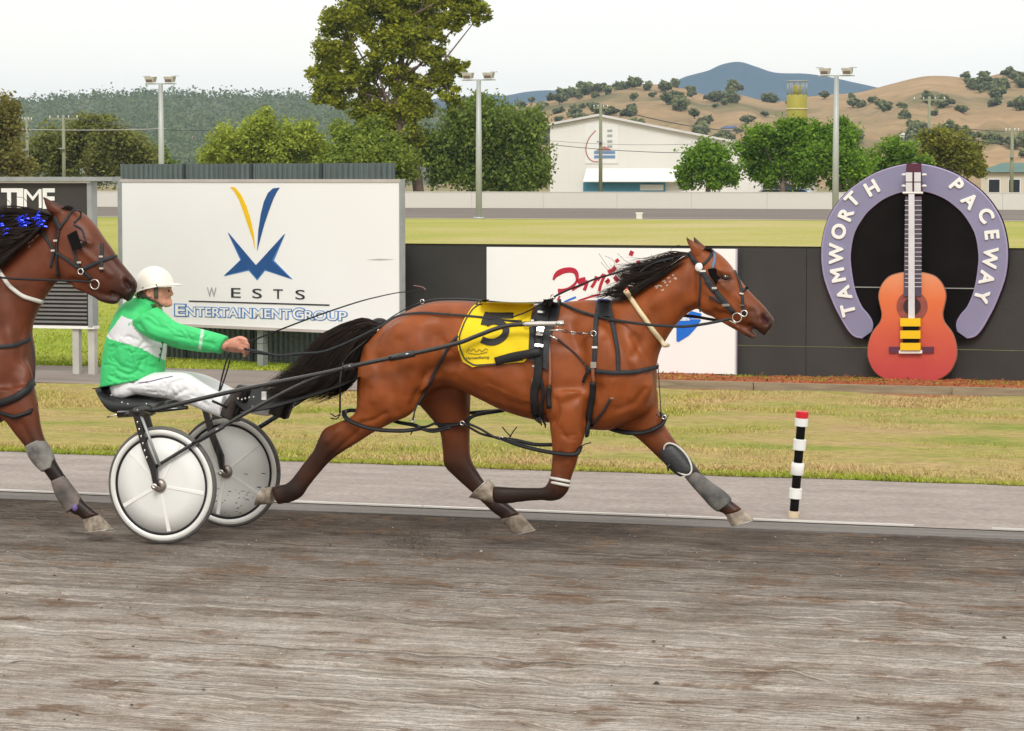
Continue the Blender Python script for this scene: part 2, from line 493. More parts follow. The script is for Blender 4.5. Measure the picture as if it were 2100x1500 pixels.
# grey edge strip, painted line, gravel
tag(MB().box((-400, Y_SAND, -.08), (300, 17.36, .003)).ob('edge_strip', strip_m, org=(0, 0, 0)), kind='structure')
yy_edge = np.linspace(-40, 20, 700)
ge = Y_GRASS + 0.10*(vnoise(yy_edge*1.1, yy_edge*0, 21) - 0.5) + 0.06*(vnoise(yy_edge*4.2, yy_edge*0, 22) - 0.5)
V = []; F = []
for i, x in enumerate(yy_edge):
    V += [(x, 17.30, 0.008), (x, ge[i] + 0.25, 0.008)]
    if i: F.append((2*i-2, 2*i, 2*i+1, 2*i-1))
tag(mk('gravel_path', V, F, gravel_m, org=(0, 0, 0)), kind='structure')
line_m = mat('worn_white_line', (0.42, 0.40, 0.37), 0.8, 0.1, 1.0, c2=(0.80, 0.78, 0.74), stretch=(0.7, 20, 1))
b = MB(); x = -30.0
while x < 8:
    w = random.uniform(0.8, 2.6)
    b.box((x, Y_LINE - 0.018, 0.009), (x + w, Y_LINE + 0.018, 0.019))
    x += w + (random.uniform(0.02, 0.5) if random.random() < 0.5 else 0.01)
tag(b.ob('edge_line', line_m, org=(0, 0, 0)), kind='structure')
# verge with a ragged front edge that stands a little proud of the gravel
xs = np.linspace(-40, 20, 700); ny = 26
XX, TT = np.meshgrid(xs, np.linspace(0, 1, ny), indexing='ij')
sb = Y_SOIL + 1.35*np.clip((xs + 10.2)/1.6, 0, 1) + 0.16*(vnoise(xs*1.4, xs*0, 23) - .5) + .08*(vnoise(xs*5, xs*0, 24) - .5)
YY = ge[:, None] + TT * (sb[:, None] + 0.1 - ge[:, None])
ZZ = 0.012 + 0.035*np.clip(TT*14, 0, 1) + 0.05*(vnoise(XX*0.9, YY*1.3, 31) - 0.4) * np.clip(TT*8, 0, 1)
b = MB().grid(np.stack([XX, YY, ZZ], -1)); b.F = [f[::-1] for f in b.F]
tag(b.ob('grass_verge', verge_m, smooth=True, org=(0, 0, 0)), kind='structure')
sheet('bare_soil', -60, 25, Y_SOIL, 29.6, 0.010, soil_m)
sheet('asphalt_path', -60, -8.9, Y_PATH, Y_LAWN, 0.018, path_m)
sheet('infield', -420, 300, Y_LAWN - 0.02, 148.0, 0.014, infield_m)
sheet('far_track', -700, 500, 149.6, 206.0, 0.02, fartrack_m)
sheet('far_track_rim', -700, 500, 147.9, 149.7, 0.03, mat('pale_rim', (0.46, 0.42, 0.30), 0.9, 0.15, 0.3))

# grass blades: nobody could count them
def grass(name, n, x0, x1, yf, z, h0, h1, cols, label, w=0.006, seed=1, tan_x=0.0):
    r_ = np.random.default_rng(seed)
    X = r_.uniform(x0, x1, n); Y = yf(X, r_.random(n))
    keep = vnoise(X*1.3, Y*2.5, seed+40)*0.7 + r_.random(n)*0.5 > 0.33
    X = X[keep]; Y = Y[keep]; n = len(X)
    k = vnoise(X*0.55, Y*1.1, seed+50)*0.75 + vnoise(X*2.5, Y*4, seed+51)*0.45 - 0.04 + tan_x*np.clip((X+8.5)/5, 0, 1) + (r_.random(n)-0.5)*0.35
    h = r_.uniform(h0, h1, n) * (0.5 + vnoise(X*1.7, Y*2.6, seed+60))
    a = r_.uniform(0, math.pi, n); lean = r_.normal(0, 0.6, (n, 2)) * h[:, None]
    dx = np.cos(a)*w; dy = np.sin(a)*w
    zz = np.full(n, z)
    V = np.empty((n, 3, 3))
    V[:, 0] = np.stack([X-dx, Y-dy, zz], 1); V[:, 1] = np.stack([X+dx, Y+dy, zz], 1)
    V[:, 2] = np.stack([X+lean[:, 0], Y+lean[:, 1], zz+h], 1)
    C = np.asarray(cols); idx = np.clip(k, 0, 0.999)*(len(C)-1)
    i0 = idx.astype(int); f = (idx-i0)[:, None]
    cc = C[i0]*(1-f)+C[np.minimum(i0+1, len(C)-1)]*f
    cc = cc*r_.uniform(0.75, 1.2, (n, 1))
    me = bpy.data.meshes.new(name)
    me.vertices.add(3*n); me.vertices.foreach_set('co', V.ravel())
    me.loops.add(3*n); me.loops.foreach_set('vertex_index', np.arange(3*n))
    me.polygons.add(n); me.polygons.foreach_set('loop_start', np.arange(0, 3*n, 3))
    me.update()
    at_ = me.color_attributes.new('col', 'FLOAT_COLOR', 'POINT')
    full = np.ones((3*n, 4), np.float32); full[:, :3] = np.repeat(cc, 3, 0)
    at_.data.foreach_set('color', full.ravel())
    me.materials.append(grass_m)
    o = bpy.data.objects.new(name, me); COL.objects.link(o)
    return tag(o, label, 'grass', kind='stuff')
grass_m = mat('grass_blade', (0.2, 0.2, 0.1), 0.7, 0.1, 3, attr='col', spec=0.2)
VC = [(0.20, 0.29, 0.030), (0.31, 0.34, 0.055), (0.43, 0.37, 0.105), (0.50, 0.385, 0.17), (0.50, 0.34, 0.17)]
GC = [(0.18, 0.28, 0.02), (0.26, 0.34, 0.028), (0.34, 0.38, 0.05), (0.40, 0.37, 0.08)]
edge_at = lambda X: np.interp(X, yy_edge, ge)
grass('verge_grass', 260000, -16, 3, lambda X, u: edge_at(X) + 0.12 + u*(np.interp(X, xs, sb) - edge_at(X) - 0.12), 0.03, 0.015, 0.045, VC, 'patchy dry yellow and green grass on the verge beside the gravel', 0.007, 2, 0.22)
grass('edge_grass', 60000, -16, 3, lambda X, u: edge_at(X) - 0.02 + u*u*1.1, 0.012, 0.015, 0.038, GC, 'greener grass fringe growing along the gravel edge', 0.006, 3)
grass('infield_lawn', 120000, -26, 2, lambda X, u: Y_LAWN + 0.05 + u*u*22, 0.01, 0.015, 0.04, GC, 'short bright green lawn behind the white billboard', 0.010, 4)

# loose stones and clods on the racing surface
def clods(name, n, gen, s0, s1, m, label, seed, lift=0.0):
    r_ = np.random.default_rng(seed); b = MB()
    base = np.array([(1,0,-.2),(-.5,.87,-.2),(-.5,-.87,-.2),(0,0,1.0),(.4,.5,.6),(-.6,0,.5)])
    for i in range(n):
        p = gen(r_); s = r_.uniform(s0, s1) * (1 if r_.random() < 0.93 else 1.8)
        q = base*r_.uniform(0.6, 1.2, (6, 3))*s*np.array([1.4, 1.1, 0.7])
        a = r_.uniform(0, 6.28); c_, s_ = math.cos(a), math.sin(a)
        q = np.stack([q[:,0]*c_-q[:,1]*s_, q[:,0]*s_+q[:,1]*c_, q[:,2]], 1)
        b.add(q + p, [(0,4,3),(1,4,0),(1,3,4),(1,5,3),(2,5,1),(2,3,5),(2,0,3),(0,2,1)])
    return tag(b.ob(name, m, org=(0,0,0)), label, 'dirt', kind='stuff')
clod_m = mat('dirt_clod', (0.075, 0.058, 0.045), 0.95, 0.4, 9)
pebble_m = mat('pale_grit', (0.34, 0.32, 0.30), 0.9, 0.35, 5)
clods('loose_clods', 260, lambda r_: np.array([r_.uniform(-13, 1), r_.uniform(9, 16.9), -0.004]), 0.004, 0.010, clod_m, 'dark crumbs of dirt scattered over the racing surface', 5)
clods('loose_grit', 700, lambda r_: np.array([r_.uniform(-13, 1), r_.uniform(9, 16.9), 0.0]), 0.003, 0.007, pebble_m, 'pale grit scattered over the racing surface', 6)

# ================================================================== ANIMALS AND PEOPLE: lofts fused into one skin
def loft(keys, Y0, k=5, n=18, ex=2.3):
    """keys: (ax, ay, bx, by, yoff, half_thickness, tone[, pinch]) pixel edge pairs; returns verts, faces, tone"""
    K = [list(q) + [0.0]*(8-len(q)) for q in keys]
    rows = []
    for q in K:
        A = at(q[0], q[1], Y0 + q[4]); B = at(q[2], q[3], Y0 + q[4])
        rows.append(np.concatenate([A, B, [q[5], q[6], q[7]]]))
    Rr = cr(rows, k)
    V = []; D = []; m = len(Rr)
    for r_ in Rr:
        A, B, th, tone, pin = r_[:3], r_[3:6], max(r_[6], 0.004), r_[7], r_[8]
        c = (A+B)/2; a = (A-B)/2
        for i in range(n):
            t = 2*math.pi*i/n
            ct, st = math.cos(t), math.sin(t)
            u = math.copysign(abs(ct)**(2/ex), ct); w = math.copysign(abs(st)**(2/ex), st)
            w *= 1 - pin*max(0, u)**1.5
            V.append(c + a*u + np.array([0, th*w, 0])); D.append(tone)
    F = []
    for i in range(m-1):
        for j in range(n):
            j2 = (j+1) % n
            F.append((i*n+j, i*n+j2, (i+1)*n+j2, (i+1)*n+j))
    V.append(np.mean(V[:n], 0)); V.append(np.mean(V[(m-1)*n:m*n], 0)); D += [D[0], D[-1]]
    c0, c1 = len(V)-2, len(V)-1
    for j in range(n):
        j2 = (j+1) % n
        F.append((c0, j2, j)); F.append((c1, (m-1)*n+j, (m-1)*n+j2))
    return np.array(V), F, np.array(D)
def ctube(P, rad, tone=0.0, n=10):
    b = MB().tube(P, rad, n)
    return np.array(b.V), b.F, np.full(len(b.V), tone)
def ball(c, r, tone=0.0):
    b = MB().sphere(c, r)
    return np.array(b.V), b.F, np.full(len(b.V), tone)
def fuse(parts, vox, it=6, fac=0.5, zones=None, extra=0):
    V = np.vstack([p[0] for p in parts]); F = []; o = 0
    for p in parts:
        F += [tuple(i+o for i in f) for f in p[1]]; o += len(p[0])
    D = np.concatenate([p[2] for p in parts])
    me = bpy.data.meshes.new('tmp'); me.from_pydata(V.tolist(), [], F)
    bm = bmesh.new(); bm.from_mesh(me); bmesh.ops.recalc_face_normals(bm, faces=bm.faces); bm.to_mesh(me); bm.free()
    ob = bpy.data.objects.new('tmp', me); COL.objects.link(ob)
    md = ob.modifiers.new('r', 'REMESH'); md.mode = 'VOXEL'; md.voxel_size = vox; md.adaptivity = 0
    ms = ob.modifiers.new('s', 'SMOOTH'); ms.iterations = it; ms.factor = fac
    dg = bpy.context.evaluated_depsgraph_get(); dg.update()
    m2 = bpy.data.meshes.new_from_object(ob.evaluated_get(dg))
    bpy.data.objects.remove(ob); bpy.data.meshes.remove(me)
    n = len(m2.vertices)
    W = np.empty(n*3); m2.vertices.foreach_get('co', W); W = W.reshape(-1, 3)
    Nn = np.empty(n*3); m2.vertices.foreach_get('normal', Nn); Nn = Nn.reshape(-1, 3)
    FF = [tuple(p.vertices) for p in m2.polygons]
    bpy.data.meshes.remove(m2)
    kd = KDTree(len(V))
    for i, v in enumerate(V): kd.insert(v, i)
    kd.balance()
    T = np.empty(n)
    for i in range(n):
        q = kd.find_n(W[i], 5)
        ws = [1/(d+0.004) for _, _, d in q]
        T[i] = sum(w*D[j] for w, (_, j, _) in zip(ws, q)) / sum(ws)
    if extra:                                          # relax the big masses further, leave limbs and head crisp
        Z = np.concatenate([np.full(len(p[0]), z) for p, z in zip(parts, zones)])
        zv = np.array([np.mean([Z[j] for _, j, _ in kd.find_n(w, 6)]) for w in W])
        E_ = np.array([(f[i], f[(i+1) % len(f)]) for f in FF for i in range(len(f))])
        cnt = np.bincount(E_[:, 0], minlength=n).astype(float)
        for _ in range(6):
            a_ = np.bincount(E_[:, 0], zv[E_[:, 1]], n); zv = a_/np.maximum(cnt, 1)
        for _ in range(extra):
            A_ = np.stack([np.bincount(E_[:, 0], W[E_[:, 1], k], n) for k in range(3)], 1)/np.maximum(cnt, 1)[:, None]
            W = W + (A_-W)*(0.5*zv)[:, None]
        for _ in range(4):
            A_ = np.stack([np.bincount(E_[:, 0], Nn[E_[:, 1], k], n) for k in range(3)], 1)
            Nn = A_/(np.linalg.norm(A_, axis=1)[:, None]+1e-9)
        for _ in range(5):
            T = np.bincount(E_[:, 0], T[E_[:, 1]], n)/np.maximum(cnt, 1)
    return W, FF, Nn, T
def seg_dist(Q, pl):
    pl = np.asarray(pl, float)
    best = np.full(len(Q), 1e9)
    if len(pl) == 1: return np.linalg.norm(Q-pl[0], axis=1)
    for a, b in zip(pl[:-1], pl[1:]):
        d = b-a; t = np.clip(((Q-a) @ d)/(d @ d), 0, 1)
        best = np.minimum(best, np.linalg.norm(Q-(a+t[:, None]*d), axis=1))
    return best
def sculpt(W, Nn, strokes, Ymax):
    Q = proj(W)
    side = np.clip(-Nn[:, 1]*3 - 0.1, 0, 1) * (W[:, 1] < Ymax)
    for pl, r_, dpt in strokes:
        d = seg_dist(Q, pl)
        W = W + Nn * (dpt*np.exp(-(d/r_)**2)*side)[:, None]
    return W
def in_poly(Q, poly):
    x, y = Q[:, 0], Q[:, 1]; ins = np.zeros(len(Q), bool); m = len(poly)
    for i in range(m):
        x1, y1 = poly[i]; x2, y2 = poly[(i+1) % m]
        c = ((y1 > y) != (y2 > y))
        xi = (x2-x1)*(y-y1)/((y2-y1) if y2 != y1 else 1e-9)+x1
        ins ^= c & (x < xi)
    return ins
class Skin:                                           # a finished surface to lay straps and cloth on
    def __init__(s, W, F): s.t = BVHTree.FromPolygons([tuple(v) for v in W], F)
    def hit(s, px, py, off, Yd):
        d = Vector(ray(px, py)).normalized()
        h = s.t.ray_cast(Vector(EYE), d)
        if h[0] is None: return at(px, py, Yd), np.array([0, -1.0, 0])
        n_ = np.array(h[1])
        if n_ @ np.array(d) > 0: n_ = -n_
        return np.array(h[0]) + n_*off, n_
    def line(s, pts, off, Yd, step=6.0):
        P = []; Nn = []
        pts = np.asarray(pts, float)
        for a, b in zip(pts[:-1], pts[1:]):
            m = max(1, int(np.linalg.norm(b-a)/step))
            for t in range(m): P.append(a+(b-a)*t/m)
        P.append(pts[-1])
        H = [s.hit(p[0], p[1], off, Yd) for p in P]
        A = np.array([h[0] for h in H]); B = np.array([h[1] for h in H])
        for _ in range(2):
            if len(A) > 4:
                A[1:-1] = (A[:-2]+2*A[1:-1]+A[2:])/4; B[1:-1] = (B[:-2]+2*B[1:-1]+B[2:])/4
        return A, B
PXM = 5600/16.6                                        # pixels per metre near the horse

coat_m = mat('bay_coat', (0.2, 0.07, 0.03), 0.43, 0.18, 9, attr='col', spec=0.27, bump=0.12, bscale=240, coat=0.06)
MATS['bay_coat'].node_tree.nodes['Principled BSDF'].inputs['Coat Roughness'].default_value = 0.35
hair_m = mat('black_hair', (0.020, 0.012, 0.009), 0.55, 0.5, 14, spec=0.3)
hoof_m = mat('dusty_hoof', (0.13, 0.10, 0.075), 0.7, 0.3, 22, c2=(0.40, 0.33, 0.26), bump=0.3, bscale=60)
shoe_m = mat('aluminium_shoe', (0.45, 0.44, 0.42), 0.4, 0.2, 30, metal=0.9)
eye_m = mat('dark_eye', (0.012, 0.008, 0.007), 0.06, 0.2, 20, spec=0.8, coat=1.0)

TRUNK = [(752,712,748,790,0,.12,0),(782,674,772,828,0,.20,0),(830,640,828,845,0,.245,0),(880,620,876,812,0,.262,0),
  (930,616,925,793,0,.250,.0),(985,619,985,818,0,.262,0),(1040,624,1040,845,0,.272,0,.1),(1095,624,1095,862,0,.268,0,.25),
  (1150,619,1146,872,0,.240,0,.45),(1200,614,1196,880,0,.205,0,.55),(1250,618,1246,884,0,.195,0,.3),(1292,640,1290,868,0,.185,0,.1),
  (1325,690,1325,846,0,.150,0),(1342,735,1340,818,0,.085,0)]
NECK = [(1190,616,1325,835,0,.17,0,.4),(1222,616,1341,790,0,.15,0,.4),(1256,614,1346,750,0,.125,0,.35),(1292,602,1353,722,0,.105,0,.35),(1330,578,1366,698,0,.092,0,.3),
  (1368,549,1383,672,0,.084,0,.3),(1398,527,1408,646,0,.080,0,.2),(1424,514,1436,630,0,.075,0,.1)]
HEAD = [(1420,512,1422,612,0,.060,0),(1446,509,1428,630,0,.086,0),(1472,518,1446,645,0,.100,.0),(1496,541,1468,652,0,.098,.02),
  (1513,567,1490,659,0,.086,.08),(1532,592,1507,664,0,.072,.2),(1549,610,1524,667,0,.062,.35),(1566,627,1540,671,0,.057,.5),(1580,645,1553,678,0,.053,.62),(1588,657,1561,686,0,.044,.8),(1585,670,1568,690,0,.030,.85)]
JAW = [(1468,640,1462,650,0,.045,0),(1492,654,1484,663,0,.040,.1),(1512,663,1503,674,0,.036,.3),(1530,672,1520,683,0,.035,.5),(1545,681,1534,692,0,.033,.7),(1553,688,1546,696,0,.024,.8)]
NH = [(868,735,742,745,-.10,.135,0),(872,775,739,790,-.125,.130,0),(862,815,738,825,-.14,.112,0),(838,850,732,848,-.15,.085,0),(800,868,712,860,-.155,.062,.02),(762,888,690,869,-.155,.050,.18),
  (726,911,668,880,-.155,.046,.45),(700,927,657,896,-.155,.044,.8),(676,946,644,925,-.155,.034,.9),(653,972,622,953,-.155,.027,.85),(632,998,602,980,-.155,.028,.9),(618,1018,588,993,-.155,.034,.95),
  (597,1029,578,995,-.155,.031,.95),(570,1034,560,999,-.155,.036,.9)]
FH = [(957,760,868,765,.10,.11,.35),(960,810,862,820,.12,.105,.4),(960,845,880,848,.135,.085,.45),(961,882,903,880,.14,.060,.5),(961,918,910,922,.14,.048,.6),(964,942,913,953,.14,.046,.8),(976,964,930,974,.14,.036,.9),
  (994,990,968,1009,.14,.028,.9),(1020,1018,993,1033,.14,.028,.9),(1041,1034,1014,1052,.14,.034,.95),(1056,1046,1026,1060,.14,.030,.95),(1066,1054,1030,1068,.14,.034,.8)]  # upper part of the far hind leg toned darker: shade put into the coat
NF = [(1215,800,1120,800,-.13,.10,0),(1203,850,1126,850,-.15,.082,0),(1198,886,1131,880,-.155,.064,0),(1188,924,1135,923,-.155,.050,.05),(1179,955,1133,955,-.155,.044,.25),(1169,984,1130,976,-.155,.042,.6),
  (1163,1008,1124,992,-.155,.041,.85),(1142,1026,1116,1000,-.155,.034,.95),(1102,1026,1092,1001,-.155,.027,.95),(1062,1030,1058,1001,-.155,.027,.95),(1034,1033,1028,999,-.155,.034,.95),(1014,1031,1012,998,-.155,.032,.95)]
FF_ = [(1345,800,1240,830,.10,.10,.0),(1346,838,1238,868,.11,.088,.05),(1353,858,1276,882,.115,.068,.15),(1366,881,1306,896,.12,.056,.3),(1385,908,1335,922,.12,.047,.5),(1406,935,1365,950,.12,.044,.85),(1425,957,1402,969,.12,.036,.95),
  (1450,985,1428,1000,.12,.029,.95),(1477,1010,1452,1026,.12,.029,.95),(1495,1025,1469,1046,.12,.034,.95),(1510,1036,1486,1053,.12,.031,.9),(1522,1045,1489,1058,.12,.036,.7)]
EARN = [(1446,522,1418,524,-.045,.022,.1),(1438,506,1414,510,-.050,.022,.2),(1424,496,1409,498,-.050,.015,.5),(1412,488,1406,489,-.048,.008,.9),(1407,482,1405,482,-.046,.004,1)]
EARF = [(1458,520,1436,520,.045,.022,.2),(1450,508,1428,508,.052,.020,.4),(1436,496,1422,497,.052,.013,.7),(1424,485,1420,486,.050,.006,1)]
LUMPS1 = [((835,735),-.19,(.20,.07,.23)),((800,790),-.18,(.13,.06,.17)),((1230,740),-.150,(.13,.06,.22)),((1165,830),-.150,(.11,.055,.12)),((1310,790),-.08,(.09,.07,.12)),((1452,612),-.060,(.085,.034,.085)),((1030,740),-.215,(.28,.055,.20)),
          ((1290,790),.06,(.10,.08,.13))]
STROKES1 = [([(895,690),(880,745),(862,800),(850,830)],16,-.014),([(878,775),(905,752),(945,742)],14,-.016),([(905,660),(880,690)],22,-.012),
  ([(1165,665),(1190,720),(1196,800)],13,-.010),([(1250,650),(1275,720),(1292,770),(1280,820)],14,-.012),([(1205,880),(1210,840),(1230,800)],12,-.010),([(1135,865),(1150,830),(1190,815),(1210,830)],9,-.009),
  ([(1412,640),(1400,690),(1372,740)],9,-.010),([(1421,545),(1418,590),(1428,628)],9,-.010),([(1350,620),(1385,600)],16,.006),([(1040,700),(1080,780),(1100,850)],14,-.007),
  ([(770,740),(790,810),(780,850)],15,-.008),([(815,700),(800,780),(812,845)],12,-.010),([(760,800),(752,850)],9,-.006),
  ([(690,885),(672,905)],6,.006),([(740,880),(700,915),(670,945)],5,-.006),([(940,890),(935,940)],6,-.006),([(1150,930),(1148,975)],5,-.006),([(1175,900),(1165,950)],6,.004),([(1330,890),(1370,930)],5,-.005),
  ([(1470,553),(1492,560)],6,.010),([(1478,572),(1498,576)],5,-.006),([(1482,585),(1512,612),(1535,632)],6,.006),([(1470,640),(1500,648)],7,-.008),([(1462,610),(1476,635)],9,.006),
  ([(1566,652),(1572,660)],6.5,-.022),([(1558,648),(1562,662)],4,.006),([(1578,650),(1580,664)],3.5,.006),([(1538,668),(1552,676),(1560,684)],3.2,-.014),([(1546,660),(1556,670)],5,.004),
  ([(985,760),(1060,800),(1120,840)],14,.006),([(905,700),(930,730),(930,770)],8,-.006),([(1140,820),(1142,850),(1134,868)],5,-.007),([(1150,880),(1160,895),(1180,893)],3,-.004),([(1152,892),(1165,902),(1182,901)],3,-.004),([(1000,790),(1050,812),(1100,828)],3,.0025),([(1030,800),(1040,815),(1075,826)],2.5,.002),([(1260,780),(1250,800),(1256,830)],3,.0025),([(1165,905),(1160,935)],2.5,.003),([(790,850),(770,862),(740,868)],5,-.006),([(752,712),(764,760),(762,820)],9,.006),([(840,760),(835,810)],10,-.006),([(1300,690),(1322,735),(1330,780)],7,-.007),([(1335,640),(1322,690),(1300,730)],9,-.006),([(1376,560),(1356,600),(1330,640)],12,.005),([(1448,575),(1452,600)],6,.004),([(1500,600),(1520,625),(1545,640)],4,-.004),([(1496,620),(1512,640)],3,.003),([(1270,840),(1300,830),(1322,800)],7,-.007),([(1240,700),(1236,760),(1222,800)],9,-.006),([(1215,700),(1225,760)],18,.008),([(1180,640),(1175,680)],14,-.006)]
BROWN = np.array([0.245, 0.060, 0.0125]); DARK = np.array([0.009, 0.0065, 0.006])

def mapx(keys, fx):
    return [tuple(fx(q[0], q[1])) + tuple(fx(q[2], q[3])) + tuple(q[4:]) for q in keys]
def horse(name, label, Y0, parts, lumps, strokes, brown, dark, hooves, ears, eye, paint=(), vox=0.0102):
    fat = lambda K: [tuple(np.array([q[0], q[1]])*1.035-np.array([q[2], q[3]])*.035) + tuple(np.array([q[2], q[3]])*1.035-np.array([q[0], q[1]])*.035) + (q[4], q[5]*1.09) + tuple(q[6:]) for q in K]
    L_ = [loft(k if i < 4 else fat(k), Y0) for i, k in enumerate(parts)] + [loft(k, Y0, 4, 12, 2.0) for k in ears]
    for (c, yo, r_) in lumps:
        L_.append(ball(at(c[0], c[1], Y0 + yo), r_))
    zones = [1.0, 0.7, .12, .1] + [0.12]*(len(parts)-4) + [0.0]*len(ears) + [1.0]*len(lumps)
    W, F, Nn, T = fuse(L_, vox, 4, zones=zones, extra=14)
    W = sculpt(W, Nn, [(p_, r_, d_*1.65) for p_, r_, d_ in strokes], Y0 + 0.02)
    # bay coat: lighter flank, dark points, shade painted into one thigh; mottled in the hair itself
    Q = proj(W)
    k = np.clip(T, 0, 1)[:, None]
    nz_ = (0.5*vnoise(Q[:, 0]/61+50, Q[:, 1]/47+50, 71)+0.3*vnoise(Q[:, 0]/23+50, Q[:, 1]/29+50, 72)+0.2*vnoise(Q[:, 0]/9+90, Q[:, 1]/13+50, 73))[:, None]
    col = brown*(0.86 + 0.28*nz_)*(1-k) + dark*k
    for pl, rr, pc, ps in paint:                            # bare dark skin round eye, nostril and lips; darker band along the neck crest
        k = (ps*np.exp(-(seg_dist(Q, pl)/rr)**2)*(Nn[:, 1] < .1))[:, None]
        col = col*(1-k)+np.array(pc)*k
    rt = root(name, (W[:, 0].mean(), Y0, 0.0), label, 'horse')
    body = mk('body', W, F, coat_m, rt, True, attr={'col': col})
    for (a, b_, s1, s2, yo, th) in hooves:
        lo = loft([tuple(a)+tuple(b_)+(yo, th*0.84, 0), tuple((np.array(a)*.55+np.array(s1)*.45))+tuple((np.array(b_)*.55+np.array(s2)*.45))+(yo, th*.94, 0), tuple(s1)+tuple(s2)+(yo, th, 0)], Y0, 4, 20, 2.2)
        h = mk('hoof', lo[0], lo[1], hoof_m, rt)
        flat_edges(h, 50)
        ctr = (np.array(a)+b_)/2
        e = lambda p, k: tuple(np.array(p)+(np.array(p)-ctr)/max(1, np.linalg.norm(np.array(p)-ctr))*k)
        lo = loft([tuple(s1)+tuple(s2)+(yo, th*1.0, 0), e(s1, 1.8)+e(s2, 1.8)+(yo, th*1.0, 0)], Y0, 2, 20, 2.2)
        mk('shoe', lo[0], lo[1], shoe_m, h)
    sk = Skin(W, F)
    P, n_ = sk.hit(eye[0], eye[1], -0.011, Y0)
    mk('eye', *(lambda b: (b.V, b.F))(MB().sphere(P, (0.024, 0.018, 0.020))), eye_m, rt)
    return rt, sk

H1 = [((560,998),(559,1034),(541,1001),(526,1036),-.155,.050),((1068,1054),(1027,1065),(1096,1087),(1055,1096),.14,.052),
      ((1014,997),(1014,1032),(1003,984),(964,1021),-.155,.050),((1524,1046),(1488,1056),(1546,1066),(1500,1079),.12,.054)]
YH = 15.6
horse1, skin1 = horse('bay_horse', 'reddish bay pacing horse in full stride wearing the yellow number 5 cloth', YH,
    [TRUNK, NECK, HEAD, JAW, NH, FH, NF, FF_], LUMPS1, STROKES1, BROWN, DARK, H1, [EARN, EARF], (1487, 570), paint=[([(1478,568),(1496,573)], 9, (.022, .014, .011), .85), ([(1484,586),(1502,592)], 9, (.06, .022, .012), .5), ([(1566,652),(1570,658)], 5, (.09, .022, .035), .95), ([(1548,672),(1560,684)], 6, (.03, .018, .016), .7), ([(1545,690),(1549,690)], 4, (.22, .12, .09), .6), ([(1572,646),(1584,668)], 8, (.035, .022, .018), .6), ([(1540,640),(1555,655)], 10, (.08, .035, .022), .45), ([(1220,616),(1340,570),(1400,530)], 14, (.10, .030, .012), .5)])

# second horse: same breed, darker, head carried lower and nearer; only its forehand shows
YH2 = 15.35
f2 = lambda x, y: (66+(x-1342)*1.06, 755+(y-763)*1.03)
TR2 = mapx(TRUNK, f2)
TR2[-1] = (60,690,60,805,0,.10,0); TR2[-2] = (40,640,45,835,0,.155,0)
NECK2 = [(-110,600,40,830,0,.17,0,.4),(-70,585,55,775,0,.155,0,.4),(-30,562,60,720,0,.135,0,.35),(5,532,63,672,0,.118,0,.35),(40,500,78,636,0,.102,0,.3),(72,470,96,605,0,.092,0,.3),(98,446,116,580,0,.084,0,.2),(122,434,140,568,0,.076,0,.1)]
HEAD2 = [(104,440,112,545,0,.064,0),(134,427,122,570,0,.090,0),(165,434,146,585,0,.106,0),(190,456,168,592,0,.103,.02),(208,482,186,597,0,.090,.08),(226,506,202,602,0,.074,.2),(242,530,216,604,0,.064,.35),(257,549,230,606,0,.059,.5),(271,566,246,610,0,.055,.7),(280,580,258,618,0,.046,.85),(277,597,266,619,0,.030,.9)]
JAW2 = [(160,580,154,592,0,.047,0),(184,592,178,602,0,.042,.2),(200,599,194,610,0,.038,.4),(218,604,207,619,0,.037,.6),(236,610,226,624,0,.034,.8),(246,616,238,625,0,.024,.9)]
FF2 = [(64,790,-20,800,-.10,.10,0),(72,825,0,850,-.11,.085,.0),(76,848,14,862,-.12,.068,.05),(81,875,34,890,-.12,.056,.2),(89,900,56,918,-.12,.048,.5),(104,930,75,946,-.12,.046,.8),(118,955,93,968,-.12,.038,.95),(136,982,112,996,-.12,.030,.95),(155,1010,131,1026,-.12,.030,.95),(172,1030,146,1050,-.12,.035,.95),(186,1042,163,1058,-.12,.032,.9),(203,1056,172,1066,-.12,.038,.8)]
NF2 = mapx(NF, lambda x, y: (f2(x, y)[0]-10, f2(x, y)[1])); NF2 = [q[:4]+(-q[4],)+q[5:] for q in NF2]
NH2 = mapx(FH, f2); FH2 = mapx(NH, f2)
flipY = lambda K: [q[:4]+(-q[4],)+q[5:] for q in K]
NH2 = flipY(NH2); FH2 = flipY(FH2)
EAR2 = [(132,436,100,438,-.048,.024,.1),(122,424,95,428,-.052,.024,.2),(106,412,90,414,-.052,.016,.5),(93,404,87,406,-.050,.008,.9),(87,400,85,401,-.048,.004,1)]
EAR2F = [(142,432,116,434,.048,.022,.3),(130,424,104,424,.052,.02,.6),(112,412,98,414,.05,.012,.9)]
LUMP2 = [((-50,745),-.150,(.13,.06,.22)),((40,775),-.07,(.09,.07,.12)),((150,545),-.062,(.09,.036,.09)),(f2(835,735),-.19,(.20,.07,.23)),(f2(1030,740),-.215,(.28,.055,.20))]
STR2 = [([(108,590),(92,640),(70,690)],9,-.012),([(110,470),(106,530),(118,570)],9,-.010),([(20,600),(45,680),(40,760)],16,-.010),([(160,490),(185,500)],6,.009),([(170,515),(200,540),(225,565)],6,.006),
  ([(258,578),(266,588)],6.5,-.022),([(249,574),(252,590)],4,.006),([(272,576),(274,590)],3.5,.006),([(230,602),(245,608),(258,616)],3.2,-.012),([(150,575),(180,585)],7,-.008),([(-20,640),(10,720),(20,800)],14,-.010),([(45,870),(75,930)],5,-.005)]
H2 = [((204,1056),(171,1066),(230,1084),(175,1091),-.12,.056)]
